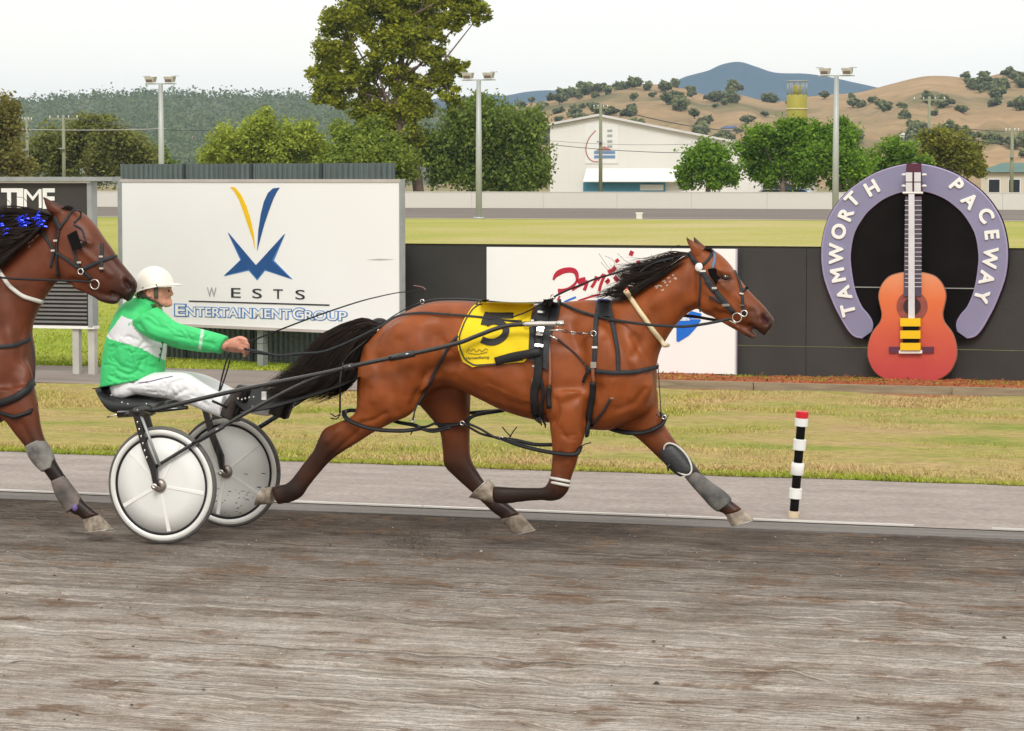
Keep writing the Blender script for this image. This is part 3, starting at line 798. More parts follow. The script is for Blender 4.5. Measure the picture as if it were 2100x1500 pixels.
h2f = lambda q: (f2(*q[0]), f2(*q[1]), f2(*q[2]), f2(*q[3]), -q[4], q[5])
H2 += [h2f(H1[0]), h2f(H1[1])]
hq = H1[2]; H2.append((tuple(np.array(f2(*hq[0]))-(10, 0)), tuple(np.array(f2(*hq[1]))-(10, 0)), tuple(np.array(f2(*hq[2]))-(10, 0)), tuple(np.array(f2(*hq[3]))-(10, 0)), .155, .05))
horse2, skin2 = horse('dark_bay_horse', 'dark bay horse running up behind the driver with a blue-tinselled mane', YH2,
    [TR2, NECK2, HEAD2, JAW2, NH2, FH2, NF2, FF2], LUMP2, STR2, np.array([0.135, 0.036, 0.015]), DARK, H2, [EAR2, EAR2F], (164, 500), paint=[([(158,498),(172,504)], 9, (.018, .012, .010), .8), ([(262,580),(267,588)], 6, (.03, .012, .012), .9), ([(240,612),(252,618)], 5, (.10, .05, .045), .7)], vox=0.0115)

# ---- hair: strands
def strands(name, specs, m, parent, n, r0, seed, sides=3, seg=9):
    """specs: list of (root px range a->b, [ctrl px ...] for a, [ctrl px ...] for b, Y, yspread)"""
    r_ = np.random.default_rng(seed); b = MB()
    for _ in range(n):
        sp = specs[r_.integers(len(specs))]
        A, B, Y, ys = sp[0], sp[1], sp[2], sp[3]
        t = r_.random(); y = Y + r_.normal(0, ys)
        pts = [np.array(p)*(1-t)+np.array(q)*t for p, q in zip(A, B)]
        jit = sp[4] if len(sp) > 4 else 5
        P2 = [pts[0]]
        dr = r_.normal(0, jit, 2)
        for i, p in enumerate(pts[1:], 1): P2.append(p+dr*i/len(pts)*1.6+r_.normal(0, jit*0.35, 2))
        C = cr(P2, 3)
        L_ = r_.uniform(0.72, 1.08)
        C = C[:max(4, int(len(C)*min(1, L_)))]
        yy = y + np.linspace(0, 1, len(C))*r_.normal(0, ys*1.2)
        P = [at(c[0], c[1], v) for c, v in zip(C, yy)]
        rad = r0*r_.uniform(0.6, 1.3)*(1-np.linspace(0, 1, len(P))**2*0.85)
        b.tube(P, rad, sides, cap=False)
    return b.ob(name, m, parent, True)
# tail: dense cone behind the dock, plus flyaways
strands('tail', [([(782,664),(745,655),(700,668),(655,695),(622,735),(585,762),(548,790)], [(765,690),(745,700),(715,720),(680,760),(640,800),(600,815),(560,822)], YH, .035, 5),
                 ([(778,668),(740,662),(695,690),(665,730),(640,765),(610,790),(585,808)], [(768,690),(748,715),(735,750),(725,780),(705,800),(680,812),(650,820)], YH+.02, .045, 5),
                 ([(775,672),(740,672),(690,700),(655,735),(622,772),(590,795),(545,800)], [(768,690),(745,700),(725,745),(695,775),(650,795),(600,808),(560,812)], YH-.02, .03, 6)], hair_m, horse1, 2700, .0025, 3)
tl = MB()
for i, (a, bb) in enumerate([(((690,700),(640,702),(590,690),(540,705),(515,702)), .0016), (((650,720),(610,715),(585,690),(560,705)), .0014), (((640,735),(605,728),(575,740),(545,735)), .0014), (((640,745),(600,735),(570,735)), .0012), (((660,700),(640,706),(600,716),(572,722)), .0012)]):
    MB().tube([at(p[0], p[1], YH) for p in cr(a, 6)], bb, 4, cap=False).ob('tail_wisp', hair_m, horse1, True)
strands('mane', [([(1412,518),(1380,520),(1340,536),(1290,548)], [(1330,574),(1310,560),(1285,556),(1262,560)], YH-.035, .016, 7),
                 ([(1350,562),(1325,558),(1300,566),(1268,590)], [(1262,612),(1245,608),(1225,612),(1205,612)], YH-.04, .018, 4),
                 ([(1385,536),(1350,562),(1312,588),(1270,602)], [(1300,598),(1280,606),(1262,610),(1240,616)], YH-.065, .010, 3),
                 ([(1405,530),(1370,556),(1330,582),(1285,604)], [(1330,580),(1300,600),(1275,612),(1250,618)], YH-.075, .008, 3),
                 ([(1400,526),(1360,545),(1320,560),(1280,560)], [(1340,570),(1305,572),(1270,575),(1255,548)], YH-.03, .02, 5)], hair_m, horse1, 1500, .0016, 5)
mw = MB()
for a in [((1300,575),(1262,560),(1245,545),(1228,520)), ((1300,572),(1265,556),(1258,535),(1240,525)), ((1330,545),(1290,540),(1266,520)), ((1380,530),(1375,515),(1385,505),(1395,503)), ((1360,540),(1340,528),(1335,522)), ((1310,566),(1272,562),(1250,556),(1232,538))]:
    MB().tube([at(p[0], p[1], YH-.03) for p in cr(a, 6)], .0011, 4, cap=False).ob('mane_wisp', hair_m, horse1, True)
strands('forelock', [([(1440,512),(1452,508),(1462,512)], [(1448,516),(1462,518),(1472,526)], YH-.01, .02, 2)], hair_m, horse1, 60, .003, 6)
strands('mane', [([(108,440),(60,430),(10,428),(-40,440)], [(70,470),(30,470),(-10,490),(-50,520)], YH2-.06, .02, 5),
                 ([(100,446),(60,462),(20,490),(-20,520)], [(-20,545),(-50,560),(-90,580),(-130,600)], YH2-.09, .02, 6),
                 ([(70,470),(40,470),(0,470),(-40,480)], [(-30,540),(-60,545),(-100,560),(-130,590)], YH2-.075, .03, 6),
                 ([(96,456),(62,484),(30,512),(-4,540)], [(20,526),(-10,552),(-50,580),(-90,600)], YH2-.115, .012, 4)], hair_m, horse2, 2600, .0026, 8)
strands('forelock', [([(124,428),(138,422),(150,426)], [(134,432),(150,432),(162,440)], YH2-.01, .02, 2)], hair_m, horse2, 60, .003, 9)
strands('tail', [(tuple(f2(*p) for p in ((782,664),(745,655),(700,668),(655,695),(622,735))), tuple(f2(*p) for p in ((765,690),(745,700),(715,720),(680,760),(640,800))), YH2, .04, 5)], hair_m, horse2, 300, .006, 10)
wb = MB()
for a in [((62,428),(50,408),(34,404)), ((25,428),(20,415),(12,408))]:
    MB().tube([at(p[0], p[1], YH2-.06) for p in cr(a, 6)], .0016, 4, cap=False).ob('mane_wisp', hair_m, horse2, True)
tinsel_m = mat('blue_tinsel', (0.01, 0.03, 0.75), 0.25, 0.5, 40, metal=0.6)
tb = MB()
r_ = np.random.default_rng(4)
for k in range(90):
    c = [(-20,462),(-5,448),(15,470),(45,450),(55,455),(82,448),(88,460),(-60,470)][k % 8]
    p = np.array(c, float)+r_.normal(0, 5, 2); a = R(r_.normal(20, 18)); ln = r_.uniform(5, 13)
    q = p+np.array([-math.cos(a), math.sin(a)])*ln
    y = YH2-.125+r_.normal(0, .012)
    P = [at(p[0], p[1], y), at(*(p*.5+q*.5+(0, -2)), y-.006), at(q[0], q[1], y)]
    tb.strap(P, [(0, -1, .4)]*3, .009, .001)
tag(tb.ob('mane_tinsel', tinsel_m), kind='stuff')
tag(bpy.data.objects['mane_tinsel'], 'shiny blue tinsel woven through the black mane of the dark bay horse', 'tinsel')

# ================================================================== SULKY
YN = 15.17                                             # near wheel
YF = YN + 0.86
RW = 0.362
tyre_m = mat('grey_tyre', (0.10, 0.095, 0.088), 0.75, 0.2, 20, bump=0.2, bscale=80)
rim_m = mat('silver_rim', (0.74, 0.73, 0.70), 0.35, 0.05, 8, metal=0.15)
disc_m = mat('wheel_cover', (0.74, 0.74, 0.715), 0.6, 0.03, 3)
rib_m = mat('wheel_rib', (0.82, 0.81, 0.78), 0.45, 0.02, 5)
hub_m = mat('hub_alloy', (0.36, 0.31, 0.28), 0.4, 0.15, 20, metal=0.8)
frame_m = mat('black_frame', (0.012, 0.012, 0.013), 0.16, 0.2, 6, coat=0.8)
seat_m = mat('seat_shell', (0.022, 0.024, 0.025), 0.45, 0.2, 10)
sulky = root('racing_sulky', (at(333, 996, YN)[0], YH, 0), 'black two-wheeled racing sulky with white disc wheels behind the reddish bay horse', 'sulky')
cn = at(333, 996, YN); cn[2] = RW - 0.004
cf = np.array([cn[0] + 0.06, YF, RW - 0.004])
dirt_m = mat('mud_spatter', (0.10, 0.085, 0.07), 0.9, 0.3, 30)
def wheel(c, a0, muddy):
    ax = (0, 1, 0); ref = (1, 0, 0)
    prof = []
    for k in range(12):
        t = 2*math.pi*k/12; prof.append((0.018*math.sin(t), RW-0.019+0.019*math.cos(t)))
    w = MB().lathe(prof, c, ax, ref, 72).ob('wheel', tyre_m, sulky, True)
    MB().lathe([(-.014, .345), (-.021, .338), (-.023, .324), (-.018, .306), (.018, .306), (.023, .324), (.021, .338), (.014, .345)], c, ax, ref, 72).ob('rim', rim_m, w, True)
    MB().lathe([(-.020, .3075), (-.017, .2930), (.017, .2930), (.020, .3075)], c, ax, ref, 72).ob('rim_seal', black_leather, w, True)
    # shallow dished cover, both faces
    d = MB().lathe([(-.015, .295), (-.026, .18), (-.034, .045), (-.034, .002), (.034, .002), (.034, .045), (.026, .18), (.015, .295)], c, ax, ref, 72).ob('disc', disc_m, w, True)
    for k in range(5):
        a = a0 + 2*math.pi*k/5
        e = np.array([math.cos(a), 0, math.sin(a)]); s_ = np.array([-math.sin(a), 0, math.cos(a)])
        b = MB()
        for sg in (-1, 1):
            P = [c + e*.05 + np.array([0, sg*.0345, 0]), c + e*.18 + np.array([0, sg*.0268, 0]), c + e*.286 + np.array([0, sg*.0172, 0])]
            b.strap(P, [(0, sg, 0)]*3, [.016, .020, .026], .0025)
        b.ob('rib', rib_m, d)
    MB().lathe([(-.058, .002), (-.058, .026), (-.05, .040), (-.034, .044), (.034, .044), (.05, .04), (.058, .026), (.058, .002)], c, ax, ref, 28).ob('hub', hub_m, w, True)
    if muddy:
        b = MB(); r_ = np.random.default_rng(5)
        for _ in range(38):
            rr = r_.uniform(.12, .29); an = R(r_.normal(-75, 38)); rr = rr
            p = c + np.array([rr*math.cos(an), -(.0345-(rr-.045)*.072)-.001, rr*math.sin(an)])
            b.strap([p, p+np.array([r_.uniform(.006, .03), -.0002, r_.uniform(-.006, .010)])], [(0, -1, 0)]*2, r_.uniform(.002, .006), .0008)
        tag(b.ob('mud_flecks', dirt_m, d), kind='stuff')
    return w
wheel(cn, R(-8+0), False)
wheel(cf, R(40), True)

def T3(pts, ys): return [at(p[0], p[1], y) for p, y in zip(pts, ys)]
# shafts: near one traced, far one mirrored about the sulky's centre line
shaft = np.array(T3([(287,846),(310,843),(464,806),(651,768),(747,746),(850,725),(936,705),(976,690),(1016,675),(1050,667),(1100,665),(1156,664)],
              [YH-.40,YH-.40,YH-.39,YH-.37,YH-.36,YH-.35,YH-.335,YH-.33,YH-.325,YH-.32,YH-.315,YH-.31]))
shaft = cr(shaft, 4)
def mir(P):
    P = np.array(P, float).copy(); P[:, 1] = 2*YH-P[:, 1]; return P
for P in (shaft, mir(shaft)):
    s_ = MB().tube(P, np.concatenate([np.full(len(P)-5, .0135), np.full(5, .011)]), 12).ob('shaft', frame_m, sulky, True)
    MB().tube(P[-7:], .0175, 12).ob('tip_sleeve', steel, s_, True)
    i = 18
    MB().tube(P[i:i+3], .021, 12).ob('joint_sleeve', frame_m, s_, True)
    i = 14
    MB().tube(P[i:i+2], .020, 12).ob('joint_sleeve', frame_m, s_, True)
brace = np.array(T3([(317,959),(414,900),(551,822),(640,778),(700,757)], [YN-.06, YN-.03, YN+.04, YN+.06, YN+.07]))
for P in (brace, mir(brace)):
    C = cr(P, 6)
    br = MB().tube(C, .0115, 10).ob('brace', frame_m, sulky, True)
    MB().tube(C[5:9], .0165, 10).ob('brace_sleeve', frame_m, br, True)
# forks: outer and inner blade each side, meeting at the axle
for side, c in ((0, cn), (1, cf)):
    sg = -1 if side == 0 else 1
    top = at(292, 850, YN) if side == 0 else None
    if side == 1:
        top = at(292, 850, YN).copy(); top[0] += 0.06; top[1] = YF
    for o_, nm in ((-.062, 0), (.062, 0)):
        a = c + np.array([-.012, o_, .0]); t_ = np.array([top[0], c[1]+o_, top[2]])
        m_ = a*.45+t_*.55
        f_ = MB()
        P = [t_ + np.array([-.01, 0, .015]), m_+np.array([-.006, 0, 0]), a + np.array([-.012, 0, .10]), a]
        f_.strap(P, [(0, -1, 0)]*4, [.050, .046, .052, .030], .014)
        fo = f_.ob('fork_blade', frame_m, sulky)
        if o_*1 < 0 and side == 0:
            for k in range(6):
                p = t_*(1-(.1+.1*k))+(a)*(.1+.1*k) + np.array([-.008, -.017, .0])
                MB().sphere(p, (.006, .003, .009), 8, 6).ob('rivet', steel, fo, True)
            MB().tube([t_+np.array([.026, -.012, 0]), a+np.array([.030, -.012, .13])], .009, 8).ob('fork_tube', galv, fo, True)
    MB().tube([c+np.array([-.012, -.08, 0]), c+np.array([-.012, .08, 0])], .012, 10).ob('axle', steel, sulky, True)
    MB().lathe([(0, .002), (0, .020), (.012, .017), (.012, .002)], c+np.array([-.012, -.094, 0]), (0, 1, 0), (1, 0, 0), 14).ob('axle_nut', steel, sulky, True)
    # crown joining the two blades over the wheel
    MB().box((top[0]-.05, c[1]-.085, top[2]-.005), (top[0]+.05, c[1]+.085, top[2]+.035)).ob('fork_crown', frame_m, sulky)
# arch bar across, under the seat
zt = at(292, 846, YN)
MB().tube([(zt[0], YN-.09, zt[2]+.012), (zt[0]+.005, YH-.2, zt[2]+.02), (zt[0]+.01, YH+.2, zt[2]+.02), (zt[0]+.03, YF+.06, zt[2]+.012)], .026, 10).ob('arch_bar', frame_m, sulky, True)
pb = at(243, 850, YN+.05)
MB().tube([zt+np.array([.05, .03, .0]), pb], .022, 10).ob('arch_end', frame_m, sulky, True)
MB().tube([pb, at(220, 856, YN+.05)], .005, 6).ob('lift_pin', steel, sulky, True)
MB().tube([at(236, 790, YH-.1), at(190, 798, YH-.1)], .004, 6).ob('whip_stub', black_leather, sulky, True)
# seat: bucket shell, cushion edge
rows = []
for (tx, ty, bx, by, w) in [(215,792,232,812,.17),(222,800,246,838,.185),(240,808,256,846,.195),(268,812,276,846,.20),(300,814,304,844,.20),(332,815,334,838,.195),(354,822,352,834,.18)]:
    rows.append((tx, ty, bx, by, 0, w, 0))
lo = loft(rows, YH, 4, 24, 3.2)
so = mk('seat', lo[0], lo[1], seat_m, sulky)
for k, p in enumerate([(228,811),(250,826),(262,829),(300,829),(325,827)]):
    MB().sphere(at(p[0], p[1], YH-.196), (.006, .004, .006), 8, 6).ob('stud', steel, so, True)
MB().tube(T3([(276,846),(289,852)], [YH-.12, YH-.12]), .03, 10).ob('seat_post', frame_m, sulky, True)
for sg in (-.14, .14):
    MB().tube(T3([(262,846),(330,842),(385,836)], [YH+sg]*3), .012, 8).ob('seat_rail', frame_m, sulky, True)
# foot rests and the dark dust apron slung between the shafts
for sg, pts in ((-1, [(470,838),(500,846),(520,836)]), (1, [(560,832),(585,842),(600,832)])):
    P = [at(p[0], p[1], YH+sg*.16) for p in pts]
    b = MB().tube(cr(P, 5), .013, 8)
    st = b.ob('stirrup', frame_m, sulky, True)
    MB().tube([P[0], np.array([P[0][0]-.02, YH+sg*.36, P[0][2]+.06])], .008, 8).ob('stirrup_arm', frame_m, st, True)
G = []
for (nx, ny, fx, fy) in [(478,822,520,792),(505,846,556,800),(560,836,610,790),(610,822,660,776),(660,806,705,762),(705,790,740,752),(735,774,765,742)]:
    A = at(nx, ny, YH-.30); B = at(fx, fy, YH+.28)
    G.append([A*(1-t)+B*t+np.array([0, 0, -.02*math.sin(math.pi*t)]) for t in np.linspace(0, 1, 7)])
b = MB(); Gt = np.array(G); b.grid(Gt); b.grid((Gt-np.array([0, 0, .006]))[::-1])
ap = b.ob('dust_apron', mat('apron_vinyl', (0.009, 0.009, 0.009), 0.8, 0.2, 5), sulky, True)
for p in [(488,818),(496,820),(503,818),(511,816),(520,815)]:
    MB().sphere(at(p[0], p[1], YH-.31), (.007, .004, .007), 8, 6).ob('stud', steel, ap, True)
MB().box((0, 0, 0), (.03, .006, .05), lambda v: np.array(v)+at(541, 812, YH-.315)-np.array([.015, 0, .025])).ob('white_tag', white_paint, ap)

# ================================================================== HARNESS on the leading horse
def strapobj(name, parent, sk, pts, wpx, off, Yd, m=black_leather, th=.005, step=6):
    P, Nn = sk.line(pts, off, Yd, step)
    return MB().strap(P, Nn, wpx/PXM, th).ob(name, m, parent, True)
def ringobj(name, parent, c, r_, rt_=.0035, m=steel, tilt=0.0):
    a = np.linspace(0, 2*math.pi, 18, endpoint=False)
    P = np.array([c + np.array([math.cos(t)*r_, math.sin(t)*r_*tilt, math.sin(t)*r_]) for t in a])
    return MB().loop(P, rt_, 6).ob(name, m, parent, True)
def buckle(parent, sk, px, py, w, h, m=steel, off=.012):
    P, n_ = sk.hit(px, py, off, YH-.25)
    ux = np.array([1.0, 0, 0]); ux = ux-n_*(ux@n_); ux /= np.linalg.norm(ux); uy = np.cross(n_, ux)
    if uy[2] < 0: uy = -uy
    W_, H_ = w/PXM/2, h/PXM/2
    return MB().box((-W_, -H_, 0), (W_, H_, .004), lambda v: P+ux*v[0]+uy*v[1]+n_*v[2]).ob('buckle', m, parent)
hub0 = at(1120, 640, YH); hub0[2] = 0
harness = root('driving_harness', (hub0[0], YH, hub0[2]+1.0), 'black leather driving harness buckled over the back and chest of the reddish bay horse', 'harness')
# saddle pad with thickness, laid over the back
def patch(name, parent, sk, L_, R__, off, th, m, nu=14, nv=22, wr=0.0, Yd=YH-.25, attr=None):
    """cloth between a left and a right pixel polyline"""
    def res(pl, n):
        pl = np.asarray(pl, float); d = np.concatenate([[0], np.cumsum(np.linalg.norm(np.diff(pl, axis=0), axis=1))])
        s_ = np.linspace(0, d[-1], n)
        return np.stack([np.interp(s_, d, pl[:, 0]), np.interp(s_, d, pl[:, 1])], 1)
    A, B = res(L_, nv), res(R__, nv)
    O = np.zeros((nv, nu, 3)); Nn = np.zeros((nv, nu, 3))
    for i in range(nv):
        for j in range(nu):
            t = j/(nu-1); p = A[i]*(1-t)+B[i]*t
            O[i, j], Nn[i, j] = sk.hit(p[0], p[1], 0, Yd)
    for _ in range(3):
        Nn[1:-1, 1:-1] = (Nn[:-2, 1:-1]+Nn[2:, 1:-1]+Nn[1:-1, :-2]+Nn[1:-1, 2:]+Nn[1:-1, 1:-1])/5
        O[1:-1, 1:-1] = (O[:-2, 1:-1]+O[2:, 1:-1]+O[1:-1, :-2]+O[1:-1, 2:]+2*O[1:-1, 1:-1])/6
    ii, jj = np.meshgrid(np.arange(nv)/nv, np.arange(nu)/nu, indexing='ij')
    rip = wr*(np.sin(jj*19+ii*6+2*np.sin(ii*5))*0.5+np.sin(jj*9-ii*13)*0.5+ (vnoise(jj*6, ii*6, 77)-.5))
    top = O+Nn*(off+th+np.abs(wr)+rip)[..., None]; bot = O+Nn*(off-.004)
    b = MB().grid(top[:, ::-1]); n0 = b.n
    b.grid(bot)
    idx = lambda i, j: i*nu+(nu-1-j)
    idb = lambda i, j: n0+i*nu+j
    rim = [(0, j) for j in range(nu)]+[(i, nu-1) for i in range(1, nv)]+[(nv-1, j) for j in range(nu-2, -1, -1)]+[(i, 0) for i in range(nv-2, 0, -1)]
    for a, c in zip(rim, rim[1:]+rim[:1]):
        b.F.append((idx(*a), idx(*c), idb(*c), idb(*a)))
    o = b.ob(name, m, parent, True)
    flat_edges(o, 60)
    return o, Skin(np.array(b.V), b.F)
yellow_m = mat('yellow_cloth', (0.82, 0.60, 0.005), 0.8, 0.06, 8, bump=0.15, bscale=200)
cloth, skc = patch('saddlecloth', None, skin1, [(993,620),(970,632),(953,657),(940,689),(941,716),(952,741),(972,753)], [(1096,622),(1092,640),(1086,672),(1085,700),(1085,725),(1080,739),(1076,742)], .008, .004, yellow_m, 18, 24, .0035)
tag(cloth, 'yellow saddlecloth with black number 5 on the reddish bay horse', 'saddlecloth')
# the cloth's own marks
def on_cloth(name, pts, wpx, m, lift, th=.0015, step=2.5):
    P, Nn = skc.line(pts, lift, YH-.27, step)
    return MB().strap(P, Nn, wpx/PXM, th).ob(name, m, cloth, False)
ink = mat('black_print', (0.022, 0.020, 0.022), 0.7, 0.1, 20)
on_cloth('number_stroke', [(998,648),(1028,648),(1053,648)], 16, ink, .004)
on_cloth('number_stroke', [(1003,642),(998,654),(994,668)], 17, ink, .0045)
on_cloth('number_stroke', cr([(997,666),(1010,661),(1026,663),(1038,675),(1034,690),(1018,701),(1002,702),(988,697)], 5), 14, ink, .005)
fine = mat('gold_thread', (0.36, 0.24, 0.02), 0.7, 0.1, 20)
for pl in ([(957,723),(962,714),(966,722),(972,714),(977,722)], [(978,722),(984,715),(988,723),(996,714),(1001,718)], [(960,724),(980,727),(1000,722)]):
    on_cloth('emblem_stroke', pl, 1.8, fine, .004)
edge_m = mat('cloth_binding', (0.05, 0.045, 0.04), 0.7, 0.1, 20)
on_cloth('binding', [(985,624),(970,633),(954,658),(942,690),(943,714),(954,738),(972,750),(1016,747),(1072,738)], 3.2, edge_m, .003, .003, 5)
patch('top_binding', cloth, skin1, [(990,615),(982,622),(975,630)], [(1004,614),(1001,620),(988,630)], .012, .006, ink, 6, 6)
def text_mesh(s, size, ext=0.0, off=0.0, shear=0.0, sp=1.0, align='CENTER'):
    cu = bpy.data.curves.new('t', 'FONT'); cu.body = s; cu.size = size; cu.extrude = ext; cu.offset = off; cu.shear = shear
    cu.space_character = sp; cu.align_x = align; cu.align_y = 'CENTER'; cu.resolution_u = 4
    o = bpy.data.objects.new('t', cu); COL.objects.link(o)
    dg = bpy.context.evaluated_depsgraph_get(); dg.update()
    me = bpy.data.meshes.new_from_object(o.evaluated_get(dg))
    V = np.array([v.co for v in me.vertices]); F = [tuple(p.vertices) for p in me.polygons]
    bpy.data.objects.remove(o); bpy.data.curves.remove(cu); bpy.data.meshes.remove(me)
    return V, F
tv, tf = text_mesh('HarnessRacing', 1.0, 0, 0.012)
w_ = np.ptp(tv[:, 0])
pv = []
for v in tv:
    p, n_ = skc.hit(980+v[0]/w_*46, 734-v[1]/w_*46-(v[0]/w_)*2, .004, YH-.27)
    pv.append(p)
mk('printed_word', pv, tf, ink, cloth, False)

pad, skp = patch('saddle_pad', harness, skin1, [(1118,616),(1098,640),(1085,675),(1085,715),(1088,738)], [(1152,622),(1146,650),(1130,690),(1126,730),(1124,760)], .014, .012, mat('navy_pad', (0.016, 0.017, 0.021), 0.6, 0.2, 20, bump=0.2, bscale=80), 10, 18)
patch('saddle_top', harness, skp, [(1116,614),(1106,640),(1100,665)], [(1134,614),(1128,640),(1122,668)], .010, .012, black_leather, 8, 10)
strapobj('girth', harness, skin1, [(1104,660),(1104,700),(1106,740),(1104,775),(1098,800),(1100,840),(1110,865)], 17, .030, YH-.27)
strapobj('girth_lining', harness, skin1, [(1097,775),(1097,810),(1102,850),(1112,868)], 12, .018, YH-.25, mat('felt', (0.17, 0.12, 0.085), 0.9, 0.2, 30))
strapobj('girth_tail', harness, skin1, [(1108,770),(1116,800),(1112,830),(1118,862),(1128,876)], 8, .026, YH-.25)
strapobj('thimble_strap', harness, skp, [(1016,742),(1050,732),(1085,726),(1110,722)], 17, .018, YH-.29, black_leather, .006)
b = MB(); P, n_ = skp.hit(1134, 612, .0, YH-.05)
tq = at(1134, 609, YH-.06)
terret = ringobj('terret', harness, tq, .014, .004)
MB().sphere(at(1128, 618, YH-.07), (.02, .03, .016)).ob('saddle_peak', black_leather, harness, True)
for (px, py, w, h) in [(1112,648,16,5),(1108,684,14,20),(1105,712,16,5),(1098,751,13,4)]: buckle(harness, skp, px, py, w, h, off=.036)
for (px, py, w, h) in [(1079,664,8,6),(1093,666,6,5)]: buckle(harness, skp, px, py, w, h, off=.04)
copper_m = mat('copper_sheath', (0.30, 0.105, 0.05), 0.4, 0.15, 12)
strapobj('hanger_cord', harness, skin1, [(1124,690),(1127,716),(1129,760),(1128,790)], 6, .016, YH-.25, copper_m, .007)
strapobj('hanger_sheath', harness, skin1, [(1127,790),(1127,810),(1130,838)], 11, .016, YH-.25, black_leather, .009)
strapobj('hanger_cord', harness, skin1, [(1218,752),(1218,784)], 7, .014, YH-.22, copper_m, .007)
strapobj('hanger_sheath', harness, skin1, [(1217,782),(1214,815),(1208,850),(1200,880),(1198,894)], 13, .014, YH-.22, black_leather, .010)
patch('neck_pad', harness, skin1, [(1228,614),(1224,630),(1220,652)], [(1250,616),(1252,634),(1258,652)], .010, .008, grey_web, 8, 10)
MB().sphere(at(1238, 617, YH-.03), (.045, .05, .012)).ob('pad_cover', mat('blue_vinyl', (0.02, 0.10, 0.62), 0.4, 0.1, 20), harness, True)
strapobj('neck_strap', harness, skin1, [(1224,650),(1222,690),(1221,720),(1219,756)], 10, .012, YH-.22, grey_web)
strapobj('neck_strap', harness, skin1, [(1250,622),(1259,680),(1266,722),(1268,764)], 9, .012, YH-.22, grey_web)
strapobj('breast_strap', harness, skin1, [(1206,756),(1230,762),(1262,765),(1300,763),(1330,757),(1345,752)], 9, .014, YH-.22, grey_web)
strapobj('martingale', harness, skin1, [(1252,818),(1240,840),(1222,862),(1208,882)], 5, .010, YH-.2, grey_web)
strapobj('strap_end', harness, skin1, [(1212,758),(1204,772),(1197,784)], 6, .020, YH-.24)
buckle(harness, skin1, 1220, 748, 12, 12, off=.024); buckle(harness, skin1, 1221, 713, 11, 4, off=.02); buckle(harness, skin1, 1254, 815, 7, 3, off=.018)
ringobj('ring', harness, skin1.hit(1219, 687, .018, YH-.2)[0], .016)
hp = MB().tube([at(1140, 664, YH-.33), at(1157, 664, YH-.33)], .007, 8).ob('trace_pin', steel, harness, True)
# chain of links from shaft tip to the ring
A = at(1147, 676, YH-.30); B = skin1.hit(1215, 686, .020, YH-.2)[0]
for k in range(8):
    t = (k+.5)/8; c = A*(1-t)+B*t+np.array([0, 0, -.012*math.sin(math.pi*t)])
    a = np.linspace(0, 2*math.pi, 12, endpoint=False)
    e = (B-A)/np.linalg.norm(B-A); s_ = np.array([0, 0, 1.]) if k % 2 else np.array([0, 1., 0])
    MB().loop(np.array([c+e*math.cos(q)*.017+s_*math.sin(q)*.007 for q in a]), .003, 6).ob('chain_link', steel if k % 3 == 0 else frame_m, harness, True)
MB().tube([at(1125, 678, YH-.31), at(1152, 677, YH-.31)], .006, 8).ob('shaft_hook', steel, harness, True)
MB().tube([at(1128, 688, YH-.30), at(1143, 697, YH-.30)], .006, 8).ob('shaft_hook', steel, harness, True)
tp, _ = skin1.line([(1143,697),(1175,722),(1208,752)], .012, YH-.24)
MB().tube(tp, .005, 6).ob('side_cord', grey_web, harness, True)
# back strap and crupper
bp = []; bn = []
for px in np.linspace(1118, 776, 30):                     # laid along the top of the back
    X_ = at(px, 620, YH)[0]; h_ = skin1.t.ray_cast(Vector((X_, YH-.03, 3)), Vector((0, 0, -1)))
    bp.append(np.array(h_[0])+np.array(h_[1])*.012); bn.append(np.array(h_[1]))
bp = np.array(bp); bp[1:-1] = (bp[:-2]+bp[1:-1]+bp[2:])/3
MB().strap(bp, bn, .026, .006).ob('back_strap', black_leather, harness, True)
MB().tube(cr(T3([(772,676),(752,698),(736,711),(718,726),(704,744)], [YH-.06, YH-.10, YH-.15, YH-.18, YH-.18]), 5), .006, 6).ob('hanging_strap', black_leather, harness, True)
ringobj('ring', harness, at(866, 619, YH-.04), .012)
MB().sphere(at(778, 664, YH-.0), (.055, .05, .035)).ob('crupper', black_leather, harness, True)
strapobj('hobble_hanger', harness, skin1, [(941,690),(925,705),(901,746),(880,785),(856,829)], 6, .010, YH-.2, grey_web)
MB().tube(T3([(856,829),(850,845),(847,862)], [YH-.2]*3), .005, 6).ob('hobble_hanger', grey_web, harness, True)
MB().tube(T3([(704,744),(698,775),(697,848)], [YH-.2]*3), .006, 6).ob('hobble_hanger', grey_web, harness, True)
MB().tube(cr(T3([(1349,745),(1352,790),(1356,850)], [YH-.02]*3), 4), .003, 6).ob('hobble_hanger', grey_web, harness, True)
MB().tube(T3([(1300,838),(1306,848)], [YH]*2), .003, 6).ob('hobble_hanger', grey_web, harness, True)

# ---- hobbles: one loop for each leg, joined by straps in pairs
hob = root('pacing_hobbles', (at(1000, 870, YH)[0], YH, at(1000, 880, YH)[2]), 'black looped pacing hobbles around the upper legs of the reddish bay horse', 'hobbles')
def hobble(near, far, Yc, hy, rad=.013):
    """near: px polyline on the camera side of the leg, far: px polyline behind it"""
    A = cr(near, 6); B = cr(far, 6)
    ya = Yc - hy*np.sin(np.linspace(0, math.pi, len(A)))**.6; yb = Yc + hy*np.sin(np.linspace(0, math.pi, len(B)))**.6
    P = [at(p[0], p[1], y) for p, y in zip(A, ya)] + [at(p[0], p[1], y) for p, y in zip(B, yb)][1:-1]
    return MB().loop(np.array(P), rad, 8, .7).ob('hobble_loop', black_leather, hob, True)
hobble([(706,845),(708,855),(722,866),(764,880),(821,884),(860,880)], [(860,880),(850,872),(815,866),(770,850),(725,842),(706,845)], YH-.16, .10, .016)
